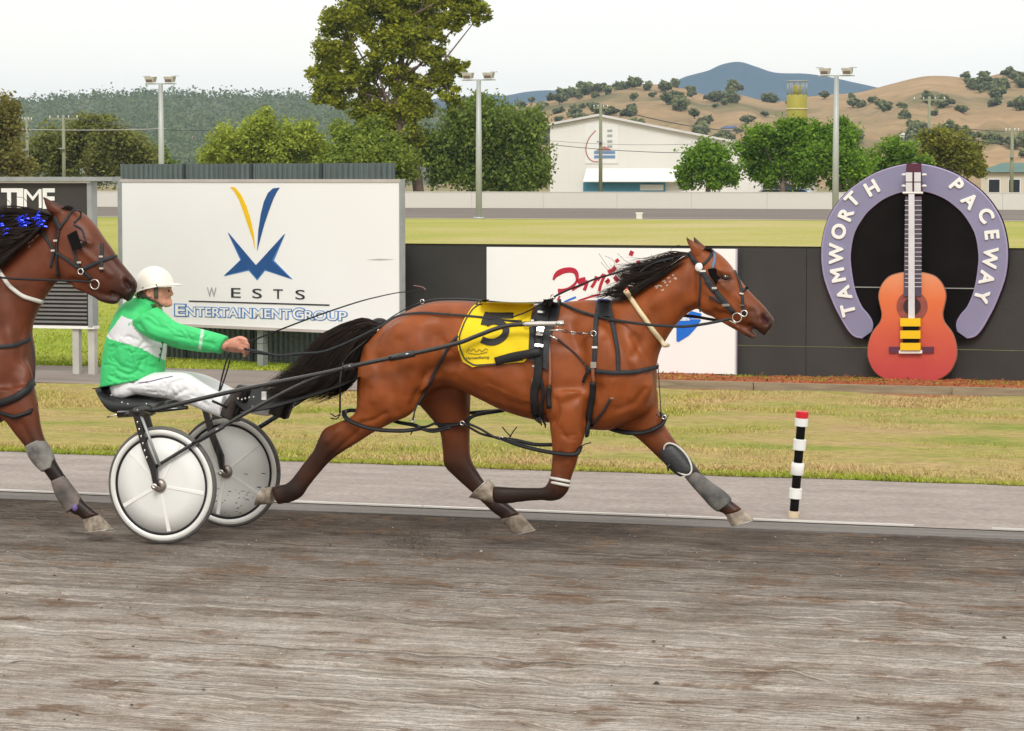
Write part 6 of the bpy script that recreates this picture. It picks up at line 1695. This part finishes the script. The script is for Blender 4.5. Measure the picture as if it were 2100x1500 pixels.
def cable(label, A, B, sag, r_=.03, m_=None, cat='cable'):
    A = np.array(A); B = np.array(B)
    P = [A*(1-t)+B*t-np.array([0, 0, sag*4*t*(1-t)]) for t in np.linspace(0, 1, 18)]
    tag(MB().tube(P, r_, 5).ob('power_cable', m_ or wire_m, None, True), label, cat)
cable('dark power cable running from the warehouse pole down towards the yellow silo', u3, at(1640, 268, 300), 1.0, .05)
cable('thin cable crossing the face of the pale gabled warehouse', at(1040, 285, 236), at(1420, 314, 236), .3, .03)
cable('upper thin cable crossing the face of the pale gabled warehouse', at(1040, 280, 236.5), at(1460, 294, 236.5), .4, .016)
cable('pale cable strung between the utility poles above the tote board', at(-60, 261, 214), at(340, 264, 214), .2, .035, pale_w)
cable('dark cable sloping down from the crossarm pole above the tote board', u2, at(430, 268, 222), .4, .028)
cable('dark cable sloping past the olive tree to the green roofed house', at(1900, 268, 245), at(2160, 300, 245), .4, .035)
cable('second dark cable above the green roofed house', at(1960, 262, 246), at(2160, 268, 246), .2, .03)

# ---- warehouse
YA = 262.0
wh_m = mat('warehouse_cladding', (0.78, 0.755, 0.72), 0.6, 0.03, .2)
wah = root('warehouse', at(1300, 392, YA)*np.array([1, 1, 0]), 'big pale gabled warehouse with white awning and company sign', 'warehouse')
xl, xr = at(1128, 300, YA)[0], at(1620, 300, YA)[0]; xp = at(1230, 240, YA)[0]
zl, zp_, zr = at(1128, 258, YA)[2], at(1230, 239, YA)[2], at(1620, 316, YA)[2]
front = [(xl, 0), (xr, 0), (xr, zr), (xp, zp_), (xl, zl)]
vd = np.array([at(1350, 300, YA)[0]+6, YA, 0]); vd = vd/np.linalg.norm(vd)
def slab(poly, y0, L_):
    A = [np.array([x, y0, z]) for x, z in poly]; B = [p+vd*L_ for p in A]; m = len(A)
    return MB().add(A+B, [tuple(range(m)), tuple(range(m, 2*m))[::-1]]+[(i, m+i, m+(i+1) % m, (i+1) % m) for i in range(m)])
slab(front, YA, 40).ob('walls', wh_m, wah)
rm = mat('roof_sheet', (0.66, 0.64, 0.62), 0.5, 0.05, .5)
for (x0, z0, x1, z1) in ((xl-.3, zl-.06, xp, zp_), (xp, zp_, xr+.4, zr-.06)):
    slab([(x0, z0+.01), (x1, z1+.01), (x1, z1+.24), (x0, z0+.24)], YA-.5, 41).ob('roof', rm, wah)
wp_ = Plane((0, YA, 0), (1, 0, 0))
for k in range(1, 12):                                     # cladding joints
    x = xl+(xr-xl)*k/12
    zz = np.interp(x, [xl, xp, xr], [zl, zp_, zr])
    MB().box((x-.03, YA-.02, .1), (x+.03, YA-.004, zz-.3)).ob('joint_strip', wh_m, wah)
A, B = at(1196, 346, YA-1.2), at(1400, 372, YA-1.2)
MB().add([(A[0], YA-1.2, B[2]), (B[0], YA-1.2, B[2]), (B[0], YA-.03, A[2]), (A[0], YA-.03, A[2]), (A[0], YA-1.2, B[2]-.08), (B[0], YA-1.2, B[2]-.08), (B[0], YA-.03, A[2]-.08), (A[0], YA-.03, A[2]-.08)], [(0,1,2,3),(7,6,5,4),(0,4,5,1),(1,5,6,2),(2,6,7,3),(3,7,4,0)]).ob('awning', white_paint, wah)
d0, d1 = at(1196, 374, YA-.1), at(1364, 396, YA-.1)
do = MB().box((d0[0], YA-.12, -.0), (d1[0], YA-.02, d0[2])).ob('door', mat('door_blue', (0.09, 0.30, 0.45), 0.5, 0.08, 1), wah)
s0, s1 = at(1312, 379, YA-.3), at(1360, 391, YA-.3)
ds = MB().box((s0[0], YA-.2, s1[2]), (s1[0], YA-.14, s0[2])).ob('door_sign', white_paint, do)
sg_ = wp_.shape('wall_sign', [(1200,256),(1268,256),(1268,336),(1200,336)][::-1], white_paint, wah, .02, .06)
wp_.stroke('sign_arc', [(1222,268),(1208,285),(1202,305),(1206,322),(1216,331),(1228,332)], 2.6, mat('sign_dark_red', (0.50, 0.20, 0.18), 0.5, 0.1, 1), sg_, .085, .03)
mat_sb = mat('faded_blue', (0.16, 0.26, 0.46), 0.5, 0.1, 1)
wp_.shape('sign_band', [(1219,310),(1262,310),(1262,316),(1219,316)][::-1], mat_sb, sg_, .085, .03); wp_.shape('sign_band', [(1219,319),(1262,319),(1262,325),(1219,325)][::-1], mat_sb, sg_, .085, .03)
wp_.shape('sign_blob', [(1228,306),(1240,300),(1252,306),(1254,309),(1222,309)][::-1], MATS['sign_dark_red'], sg_, .085, .03)
for y in (266, 276, 288, 298): wp_.shape('sign_mark', [(1246,y),(1256,y),(1256,y+5),(1246,y+5)][::-1], pale_i, sg_, .085, .03)

# ---- silo, houses, parked cars
YSI = 520.0
sl = at(1634, 262, YSI)
silo = root('silo', (sl[0], YSI, 0), 'mustard yellow cylindrical silo with railed top behind the round green trees', 'silo')
sm = mat('mustard_steel', (0.34, 0.30, 0.035), 0.5, 0.08, .3)
k_ = np.linalg.norm(sl-EYE)/FPX
zS, zS2 = at(1634, 198, YSI)[2], at(1634, 178, YSI)[2]
MB().lathe([(0, .01), (0, 21*k_), (zS, 21*k_), (zS+.3, 20*k_), (zS+.3, .01)], (sl[0], YSI, 0), (0, 0, 1), (1, 0, 0), 28, False).ob('tank', sm, silo, True)
MB().lathe([(zS, .01), (zS, 8*k_), (zS2, 8*k_), (zS2, .01)], (sl[0], YSI, .3), (0, 0, 1), (1, 0, 0), 16, False).ob('neck', sm, silo, True)
MB().lathe([(zS*.86, 21*k_+.02), (zS*.86, 21*k_+.14), (zS*.875, 21*k_+.14), (zS*.875, 21*k_+.02)], (sl[0], YSI, 0), (0, 0, 1), (1, 0, 0), 28).ob('band', mat('pale_band', (0.55, 0.5, 0.25), 0.5, 0.1, 1), silo, True)
for k in range(10):
    a = 2*math.pi*k/10
    MB().tube([(sl[0]+20*k_*math.cos(a), YSI+20*k_*math.sin(a), zS), (sl[0]+20*k_*math.cos(a), YSI+20*k_*math.sin(a), zS2+.9)], .10, 5).ob('rail_post', galv, silo, True)
a = np.linspace(0, 2*math.pi, 28, endpoint=False)
MB().loop(np.array([(sl[0]+21*k_*math.cos(t_), YSI+21*k_*math.sin(t_), zS2+1.0) for t_ in a]), .13, 5).ob('top_rail', galv, silo, True)

def house(px0, px1, yeave, yridge, Y, wc, rc, label, z0=-.1):
    A, B = at(px0, yeave, Y), at(px1, yeave, Y); zr_ = at(px0, yridge, Y)[2]; ze = A[2]
    h = root('house', ((A[0]+B[0])/2, Y, 0), label, 'house')
    x0, x1 = A[0], B[0]; dpt = 8
    MB().box((x0, Y, z0), (x1, Y+dpt, ze)).ob('walls', mat(label[:12]+'_wall', wc, .8, .05, .4), h)
    ov = .5
    r_ = MB().add([(x0-ov, Y-ov, ze+.02), (x1+ov, Y-ov, ze+.02), (x1+ov, Y+dpt+ov, ze+.02), (x0-ov, Y+dpt+ov, ze+.02), (x0+1.5, Y+dpt/2, zr_), (x1-1.5, Y+dpt/2, zr_)], [(0,1,5,4),(1,2,5),(2,3,4,5),(3,0,4),(3,2,1,0)]).ob('roof', mat(label[:12]+'_roof', rc, .6, .08, .4), h)
    for f_ in (.2, .5, .78):
        xx = x0+(x1-x0)*f_
        w = MB().box((xx-.6, Y-.05, z0+(ze-z0)*.35), (xx+.6, Y-.01, z0+(ze-z0)*.8)).ob('window', white_paint, h)
        MB().box((xx-.52, Y-.09, z0+(ze-z0)*.35+.08), (xx+.52, Y-.055, z0+(ze-z0)*.8-.08)).ob('pane', mat('window_glass', (0.03, 0.035, 0.04), .15, .1, 1) if 'window_glass' not in MATS else MATS['window_glass'], w)
house(2012, 2150, 354, 334, 268, (0.60, 0.54, 0.44), (0.075, 0.16, 0.14), 'cream house with a dull green hipped roof at the edge of the far wall')
house(1560, 1640, 366, 352, 256, (0.68, 0.67, 0.66), (0.70, 0.70, 0.70), 'white shed with pale roof half hidden by the round green trees')
def car(px, Y, col, label):
    p = at(px, 392, Y); x = p[0]; c = root('parked_car', (x, Y, 0), label, 'car', 'cars parked beyond the far wall')
    pm_ = mat('car_'+label.split()[0], col, .3, .03, 1, coat=.6)
    prof = [(-2.1,.35),(2.1,.35),(2.15,.75),(1.5,.92),(.85,1.42),(-1.1,1.46),(-1.9,1.0),(-2.15,.9)]
    MB().prism(prof, (x, Y+1.7, 0), (1, 0, 0), (0, 0, 1), 1.7).ob('body', pm_, c)
    MB().prism([(1.25,.95),(.75,1.36),(-1.0,1.39),(-1.6,1.0)][::-1], (x, Y-.012, 0), (1, 0, 0), (0, 0, 1), .010).ob('side_glass', MATS['window_glass'], c)
    for dx in (-1.35, 1.35):
        for dy in (.02, 1.5):
            MB().lathe([(0, .02), (0, .32), (.2, .32), (.2, .02)], (x+dx, Y+dy-.03, .32), (0, 1, 0), (1, 0, 0), 16).ob('wheel', tyre_m, c, True)
for px, col, lb in ((1590, (0.66, 0.66, 0.66), 'white car parked beyond the far wall under the round trees'), (1630, (0.03, 0.16, 0.45), 'bright blue car parked beyond the far wall')):
    car(px, 232, col, lb)
mp_ = at(1311, 450, 149)
mk_ = root('distance_marker', (mp_[0], 149, 0), 'small white distance marker at the rim of the far track', 'marker')
MB().box((mp_[0]-.16, 148.95, 0), (mp_[0]+.16, 149.1, .34)).ob('stem', wall_m, mk_); MB().box((mp_[0]-.19, 148.92, .342), (mp_[0]+.19, 149.13, .40)).ob('cap', white_paint, mk_)

# ================================================================== TREES
leaf_m = mat('leaf', (0.05, 0.08, 0.02), 0.6, 0.15, .6, attr='col', spec=.25)
_t = leaf_m.node_tree; _b = _t.nodes['Principled BSDF']; _tr = N(_t, 'ShaderNodeBsdfTranslucent'); _mx = N(_t, 'ShaderNodeMixShader'); _mx.inputs[0].default_value = .42
_t.links.new(_b.inputs['Base Color'].links[0].from_socket, _tr.inputs['Color']); _t.links.new(_b.outputs[0], _mx.inputs[1]); _t.links.new(_tr.outputs[0], _mx.inputs[2])
_t.links.new(_mx.outputs[0], _t.nodes['Material Output'].inputs['Surface'])
bark_m = mat('bark', (0.12, 0.085, 0.065), .9, .25, 2, c2=(0.26, 0.19, 0.15))
def quads(name, C, size, cols, parent, seed, droop=0.0, flat=.55):
    r_ = np.random.default_rng(seed); n = len(C)
    a = r_.normal(size=(n, 3)); a[:, 2] = a[:, 2]*.6-droop; a /= np.linalg.norm(a, axis=1)[:, None]
    c = r_.normal(size=(n, 3)); b_ = np.cross(a, c); b_ /= np.linalg.norm(b_, axis=1)[:, None]
    s_ = (size*r_.uniform(.6, 1.35, n))[:, None]
    V = np.empty((n, 4, 3)); V[:, 0] = C-a*s_; V[:, 1] = C+b_*s_*flat; V[:, 2] = C+a*s_; V[:, 3] = C-b_*s_*flat
    V = V.reshape(-1, 3)
    me = bpy.data.meshes.new(name)
    o0 = ORG[parent.name] if parent is not None else np.zeros(3)
    me.vertices.add(4*n); me.vertices.foreach_set('co', (V-o0).ravel())
    me.loops.add(4*n); me.loops.foreach_set('vertex_index', np.arange(4*n))
    me.polygons.add(n); me.polygons.foreach_set('loop_start', np.arange(0, 4*n, 4))
    me.update()
    at_ = me.color_attributes.new('col', 'FLOAT_COLOR', 'POINT')
    f_ = np.ones((4*n, 4), np.float32); f_[:, :3] = np.repeat(cols, 4, 0); at_.data.foreach_set('color', f_.ravel())
    me.materials.append(leaf_m)
    o = bpy.data.objects.new(name, me); COL.objects.link(o)
    if parent is not None: o.parent = parent
    return o
def crown_points(blobs, dens, r_, cl=.24, nsub=26):
    C = []; tone = []
    for c, r in blobs:
        r = np.asarray(r)
        ns = nsub
        d = r_.normal(size=(ns, 3)); d /= np.linalg.norm(d, axis=1)[:, None]
        sub = c+d*r*r_.uniform(.35, 1.0, ns)[:, None]
        tn = r_.uniform(.55, 1.35, ns)
        per = max(4, int(dens*float(np.mean(r))**2/ns))
        for s_, t_ in zip(sub, tn):
            C.append(s_+r_.normal(size=(per, 3))*r*cl*np.array([1, 1, .8])); tone.append(np.full(per, t_))
    return np.vstack(C), np.concatenate(tone)
def tree(name, label, Y, blobs_px, trunk, col, col2, leaf=.22, dens=320, seed=1, droop=0.0, cl=.24, group=None, nsub=26, tr=.28):
    r_ = np.random.default_rng(seed)
    k = np.linalg.norm(at(trunk[0][0], trunk[0][1], Y)-EYE)/FPX
    base = at(trunk[0][0], trunk[0][1], Y)
    rt = root(name, (base[0], Y, 0), label, 'tree', group)
    bl = []
    for q in blobs_px:
        px, py, rp = q[:3]; asp = q[3] if len(q) > 3 else 1.0
        yo = r_.normal(0, .35)*rp*k
        bl.append((at(px, py, Y+yo), (rp*k, rp*k*.95, rp*k*asp)))
    C, tn = crown_points(bl, dens, r_, cl, nsub)
    n = len(C)
    mixv = np.clip(r_.random(n)*.6+(tn-.55)*.5, 0, 1)[:, None]
    cols = 1.85*(np.array(col)*(1-mixv)+np.array(col2)*mixv)*r_.uniform(.75, 1.25, (n, 1))
    quads('crown', C, leaf, cols, rt, seed+1, droop)
    T_ = [at(p[0], p[1], Y) for p in trunk]; T_[0] = np.array([T_[0][0], Y, -.1])
    P = cr(T_, 5)
    tk = MB().tube(P, np.linspace(tr, tr*.35, len(P)), 9).ob('trunk', bark_m, rt, True)
    for i, (c, r) in enumerate(bl):
        j = int(len(P)*min(.9, .35+.5*r_.random()))
        a = P[j]; m_ = (a+c)/2+r_.normal(0, .3, 3)
        lp = cr([a, m_, c], 5)
        MB().tube(lp, np.linspace(tr*.30, tr*.06, len(lp)), 6).ob('limb', bark_m, tk, True)
    return rt
OL, OL2 = (0.066, 0.086, 0.010), (0.245, 0.250, 0.018)
DG, DG2 = (0.050, 0.082, 0.018), (0.150, 0.190, 0.032)
YGc, YG2 = (0.110, 0.150, 0.022), (0.270, 0.300, 0.040)
BRc, BR2 = (0.078, 0.086, 0.026), (0.150, 0.158, 0.036)
RG, RG2 = (0.042, 0.095, 0.012), (0.150, 0.240, 0.020)
tree('gum_tree', 'tall open crowned gum tree towering over the white billboard', 224,
     [(700,45,48),(745,20,55),(690,105,45),(665,165,38),(700,180,42),(750,150,48),(785,100,50),(800,40,55),(850,80,48),(860,30,50),(890,130,40),(905,60,30),(965,15,36,.7),(985,30,22),(935,25,30),(935,-15,34),(820,170,42),(860,200,40),(900,165,30),(800,-40,70),(720,-50,60),(890,-40,60),(770,215,45),(850,250,46),(790,250,40),(930,205,26),(945,140,22),(660,195,22),(740,235,30),(830,-110,70)],
     [(862,396),(850,340),(825,290),(815,220),(822,140),(825,60),(818,-20)], OL, OL2, .18, 950, 3, .2, .170, None, 15, .5)
tree('pepper_tree', 'broad weeping dark green tree beside the light mast', 226, [(1015,255,55),(960,270,55),(1075,280,48),(1100,330,38),(1010,320,62),(940,330,55),(1075,350,45),(890,300,45),(1040,370,34),(1110,365,20),(905,350,38),(975,365,34),(985,220,30),(1090,250,28)],
     [(985,394),(985,360),(990,310),(1005,260)], DG, DG2, .17, 850, 5, .9, .26, None, 30, .35)
tree('leafy_tree', 'mid green bushy tree growing left of the tall gum tree', 222, [(760,290,42),(720,300,40),(800,310,40),(740,335,48),(800,350,42),(690,335,40),(770,265,28),(700,270,24),(835,335,30)], [(760,396),(758,350),(755,300)], (0.085,0.125,0.020), (0.220,0.260,0.038), .17, 800, 7, .2)
tree('yellow_green_tree', 'rounded yellow green tree rising behind the left of the white billboard', 222, [(535,275,42),(490,290,40),(450,305,32),(580,290,40),(620,280,36),(520,325,50),(580,330,45),(460,335,40),(640,310,36),(545,245,22),(430,325,22),(660,330,30)], [(535,396),(535,350),(532,300)], YGc, YG2, .17, 800, 8, .2)
tree('brown_leafed_tree', 'dull olive brown spreading tree behind the tote board', 232, [(110,300,46),(170,285,46),(225,290,44),(270,310,38),(140,335,46),(215,335,46),(300,330,30),(70,330,40),(195,262,28),(215,252,18)], [(180,396),(180,340),(180,300)], BRc, BR2, .18, 720, 9, .3)
tree('dark_bushy_tree', 'low dark green tree at the end of the olive brown tree', 240, [(330,320,26),(318,345,26),(345,345,22),(290,350,22)], [(325,396),(325,350),(325,330)], DG, DG2, .2, 480, 10)
tree('rusty_leafed_tree', 'rusty brown leafed tree at the edge of the view above the tote board', 205, [(-10,240,42),(5,280,40),(-30,290,50),(15,225,24),(10,330,42),(-40,340,50),(40,345,30)], [(-10,396),(-10,340),(-8,280)], (0.085,0.080,0.022), (0.170,0.155,0.036), .18, 720, 11)
tree('green_street_tree', 'compact rounded green tree in front of the warehouse awning', 222, [(1450,330,44),(1420,350,34),(1480,345,38),(1450,310,30),(1410,372,20),(1470,372,26),(1500,365,20),(1430,322,24)], [(1452,396),(1452,370),(1452,340)], RG, RG2, .16, 850, 12, 0, .22)
tree('green_street_tree', 'wide bright green tree below the yellow silo', 226, [(1590,300,48),(1560,275,30),(1640,295,48),(1540,310,36),(1600,340,46),(1660,335,44),(1560,345,34),(1625,268,34),(1580,365,26),(1650,365,26)], [(1605,396),(1605,360),(1605,320)], RG, RG2, .16, 850, 13, 0, .22)
tree('green_street_tree', 'dark bright green tree behind the horseshoe light mast', 223, [(1710,290,40),(1740,300,38),(1700,330,46),(1750,335,44),(1725,262,26),(1680,275,26),(1770,350,32),(1720,365,30)], [(1722,396),(1722,360),(1722,320)], RG, RG2, .16, 850, 14, 0, .22)
tree('green_street_tree', 'low green tree directly behind the top of the horseshoe', 228, [(1820,320,36),(1860,325,34),(1795,345,34),(1850,355,36),(1890,345,28),(1840,300,22)], [(1835,396),(1835,360),(1835,335)], RG, (0.145,0.215,0.022), .16, 850, 15, 0, .22)
tree('olive_tree', 'olive gold domed tree between the horseshoe and the green roofed house', 246, [(1935,300,38),(1965,310,40),(1915,320,34),(1990,325,30),(1950,340,42),(1925,285,22),(2000,345,24),(1900,285,20)], [(1950,396),(1950,360),(1950,320)], (0.070,0.080,0.014), (0.185,0.180,0.025), .17, 800, 16)

# ================================================================== HILLS
def hill(name, ridge, D, depth_k, m, seed, rough, rows=34, zback=.7):
    R_ = cr(ridge, 10); n = len(R_)
    G = []
    for j in range(rows):
        t = j/(rows-1)                                     # 0 ridge, 1 foot
        Dj = D*(1-depth_k*t)
        row = []
        for i, (px, py) in enumerate(R_):
            top = dep(px, py, D); d = dep(px, 370, Dj)
            prof = (1-t)**1.25 if t < 1 else 0
            z = max(0, top[2])*prof
            nz_ = (vnoise(np.array([px/70.]), np.array([t*9.]), seed)[0]-.5)*1.0+(vnoise(np.array([px/22.]), np.array([t*24.]), seed+1)[0]-.5)*.45
            z += nz_*rough*math.sin(math.pi*min(1, t*1.02+.0))*min(1, 5*t)
            row.append((d[0], d[1], z if t < 1 else -.5))
        G.append(row)
    bk = [[(dep(px, 370, D*1.12)[0], dep(px, 370, D*1.12)[1], -.5) for px, py in R_]]
    G = np.array(bk+G)
    b = MB().grid(G[::-1]); b.F = [f[::-1] for f in b.F]
    o = b.ob(name, m, smooth=True, org=(0, 0, 0))
    return tag(o, kind='structure'), Skin(np.array(b.V), b.F)
def m_tan(t, P):
    a = ramp3(t, noise_n(t, P, 1.0, 6, (.010, .010, .03), .6), [(.34, (0.135, 0.125, 0.052)), (.46, (0.29, 0.205, 0.105)), (.62, (0.375, 0.245, 0.130))])
    b_ = ramp3(t, noise_n(t, P, 1.0, 5, (.06, .06, .12), .7), [(.3, (.78, .78, .74)), (.7, (1.15, 1.15, 1.15))])
    return mixc(t, 1.0, a, b_, 'MULTIPLY')
tan_m = ground_mat('dry_hill_grass', m_tan, .95)
wood_m = ground_mat('eucalypt_forest', lambda t, P: ramp3(t, noise_n(t, P, 1.0, 6, (.02, .02, .05), .7), [(.33, (0.110, 0.120, 0.075)), (.6, (0.155, 0.160, 0.105)), (.74, (0.24, 0.19, 0.14))]), .95)
blue_mt = ground_mat('haze_blue_forest', lambda t, P: ramp3(t, noise_n(t, P, 1.0, 6, (.004, .004, .01), .7), [(.3, (0.050, 0.085, 0.115)), (.7, (0.065, 0.100, 0.130))]), .95)  # blue of the distant air partly put into the surface colour
_, sk_tan = hill('dry_hill', [(900,300),(960,262),(1000,236),(1060,216),(1130,206),(1200,192),(1265,177),(1330,173),(1400,182),(1450,196),(1500,192),(1560,206),(1600,209),(1640,201),(1700,195),(1760,190),(1830,172),(1890,158),(1940,157),(2000,162),(2060,150),(2120,149),(2200,160),(2400,200),(2700,260)], 1500, .45, tan_m, 3, 7)
_, sk_wood = hill('wooded_hill', [(-700,260),(-400,235),(-200,222),(0,224),(60,212),(150,204),(280,197),(350,196),(450,201),(560,201),(650,206),(760,216),(900,228),(1100,244),(1250,290),(1400,340)], 2300, .45, wood_m, 5, 6)
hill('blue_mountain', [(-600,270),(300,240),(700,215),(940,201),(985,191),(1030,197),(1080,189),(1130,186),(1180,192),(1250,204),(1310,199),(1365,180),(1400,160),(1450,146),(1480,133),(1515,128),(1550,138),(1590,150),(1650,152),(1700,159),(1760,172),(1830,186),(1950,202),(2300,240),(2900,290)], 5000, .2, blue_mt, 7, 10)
# small houses standing on the slopes
for sk_, px0, px1, py, wc, rc, lb in ((sk_wood, 352, 398, 290, (0.50, 0.46, 0.42), (0.50, 0.34, 0.30), 'small house with pinkish roof on the wooded slope'), (sk_wood, 344, 380, 302, (0.62, 0.60, 0.58), (0.64, 0.60, 0.58), 'small pale roofed house on the wooded slope'),
        (sk_wood, 380, 424, 320, (0.66, 0.66, 0.66), (0.70, 0.71, 0.72), 'low white roofed house at the foot of the wooded slope'), (sk_wood, 290, 304, 300, (0.5, 0.4, 0.36), (0.50, 0.30, 0.26), 'tiny red roofed cottage on the wooded slope'), (sk_tan, 1478, 1512, 268, (0.40, 0.36, 0.33), (0.06, 0.09, 0.20), 'small dark blue roofed house at the foot of the dry hill'),
        (sk_tan, 1578, 1606, 276, (0.64, 0.62, 0.58), (0.64, 0.63, 0.62), 'small white house on the dry slope below the silo'), (sk_tan, 1846, 1868, 282, (0.66, 0.64, 0.60), (0.66, 0.66, 0.66), 'small white shed on the dry slope above the horseshoe')):
    h = sk_.t.ray_cast(Vector(EYE), Vector(ray((px0+px1)/2, py)).normalized())
    if h[0] is not None: house(px0, px1, py-5, py-10, h[0][1]-9, wc, rc, lb, h[0][2]-3)
# forest on the wooded hill: one mass
r_ = np.random.default_rng(21); C = []; cols = []
for _ in range(5200):
    px, py = r_.uniform(-120, 1280), r_.uniform(190, 345)
    h = sk_wood.t.ray_cast(Vector(EYE), Vector(ray(px, py)).normalized())
    if h[0] is None or h[0][2] < 3: continue
    s_ = r_.uniform(2.4, 5.5); k = 13; t_ = r_.uniform(.9, 1.1)
    C.append(np.array(h[0])+np.array([0, 0, s_*.8])+r_.normal(size=(k, 3))*s_*np.array([.7, .7, .5])); cols.append(np.tile(np.array([0.165, 0.205, 0.095])*t_, (k, 1))*r_.uniform(.9, 1.12, (k, 1)))
R_ = cr([(-200,222),(0,224),(60,212),(150,204),(280,197),(350,196),(450,201),(560,201),(650,206),(760,216),(900,228)], 30)
for px, py in R_:                                          # bushy skyline
    if r_.random() < .35: continue
    p = dep(px+r_.normal(0, 2), py+1, 2295); s_ = r_.uniform(2, 5); k = 12
    C.append(p+np.array([0, 0, s_*.4])+r_.normal(size=(k, 3))*s_*np.array([.8, .8, .55])); cols.append(np.tile(np.array([0.165, 0.205, 0.095]), (k, 1))*r_.uniform(.6, 1.2, (k, 1)))
o = quads('hill_forest', np.vstack(C), 1.25, np.vstack(cols), None, 5, 0, .8)
tag(o, 'grey green eucalypt forest covering the long hill', 'forest', kind='stuff')
# single trees dotted over the dry hill
def bush_mesh(seed):
    r2 = np.random.default_rng(seed); bl = [(np.array([r2.normal(0, 2.2), r2.normal(0, 2), 3.5+r2.normal(0, 1.2)]), (2.6, 2.6, 2.2)) for _ in range(5)]
    C, tn = crown_points(bl, 48, r2, .3, 10)
    return C, np.array([0.215, 0.235, 0.105])*tn[:, None]*r2.uniform(.7, 1.4, (len(C), 1))
protos = []
for s_ in range(4):
    C, cc = bush_mesh(30+s_)
    rt = root('hill_tree', (0, 0, 0), 'dark green tree standing on the dry tan hillside', 'tree', 'scattered trees on the dry hillside')
    quads('crown', C, .95, cc, rt, 40+s_, 0, .75)
    MB().tube([(0, 0, -1), (.2, 0, 2), (0, .2, 4)], [.4, .3, .15], 6).ob('trunk', bark_m, rt, True)
    protos.append(rt)
spots = []
for _ in range(2600):
    px, py = r_.uniform(1000, 2110), r_.uniform(160, 345)
    dn = .55 if px < 1230 else (.38 if px < 1500 else .055)
    if 1500 < px and py > 270: dn = .20
    if px > 1980 and py < 190: dn = .7
    if px < 1480 and vnoise(np.array([px/45.]), np.array([py/22.]), 91)[0] < .40: dn *= .06
    if r_.random() > dn*.30: continue
    spots.append((px, py))
spots += [(1280,182),(1300,178),(1330,186),(1360,190),(1385,200),(1340,200),(1462,210),(1465,222),(1530,178),(1585,197),(1576,196),(1620,200),(1690,190),(1480,210),(1180,200),(1150,206),(1090,212),(1808,222),(1812,230),(1900,212),(1910,214),(2040,218),(2050,206),(1745,205),(1750,222),(1770,216),(1790,212),(2090,228),(1370,215),(1400,225),(1485,216),(1500,212),(2000,160),(2020,162),(1990,158),(2070,160),(2085,170),(2095,180),(2060,172)]
used = 0
for px, py in spots[:290]:
    h = sk_tan.t.ray_cast(Vector(EYE), Vector(ray(px, py)).normalized())
    miss = h[0] is None
    if h[0] is None: 
        h = sk_tan.t.ray_cast(Vector(EYE), Vector(ray(px, py+14)).normalized())
        if h[0] is None: continue
    if h[0][2] < 1.5: continue
    src = protos[used % 4]
    o = src if used < 4 else copy_tree(src)
    lone = px > 1530 and not (px > 1980 and py < 195)
    sky_ = miss
    hi_ = h[0][2] > 32
    if sky_: lb, gr = 'dark tree standing on the skyline of the dry tan hill', 'trees on the skyline of the dry hill'
    elif lone and hi_: lb, gr = 'lone dark tree high on the open tan hillside', 'lone trees high on the dry hill'
    elif lone: lb, gr = 'dark tree low on the tan hillside above the street trees', 'trees low on the dry hill'
    elif px > 1980: lb, gr = 'dark tree in the grove crowning the tan hill', 'trees crowning the dry hill'
    elif hi_: lb, gr = 'grey green tree in the scrub on the upper dry slope above the warehouse', 'scrub trees above the warehouse'
    else: lb, gr = 'grey green tree on the lower dry slope behind the warehouse', 'scrub trees behind the warehouse'
    o['label'] = lb; o['group'] = gr
    o.location = h[0]; o.rotation_euler = (0, 0, r_.uniform(0, 6.28)); k = r_.uniform(.38, .85); o.scale = (k, k, k*r_.uniform(.75, 1.1))
    used += 1

# ================================================================== AIR
hz = MB().box((-6600, -100, -1.2), (6600, 6700, 245)).ob('haze', None, org=(0, 0, 0))
hm_ = bpy.data.materials.new('haze_air'); hm_.use_nodes = True
t = hm_.node_tree; t.nodes.clear()
oo = N(t, 'ShaderNodeOutputMaterial'); pv_ = N(t, 'ShaderNodeVolumePrincipled')
pv_.inputs['Color'].default_value = (0.50, 0.72, 1.0, 1); pv_.inputs['Density'].default_value = 0.78e-4; pv_.inputs['Anisotropy'].default_value = 0.0
t.links.new(pv_.outputs[0], oo.inputs['Volume'])
hz.data.materials.append(hm_)
tag(hz, 'thin blue haze in the air over the valley', 'haze', kind='stuff')
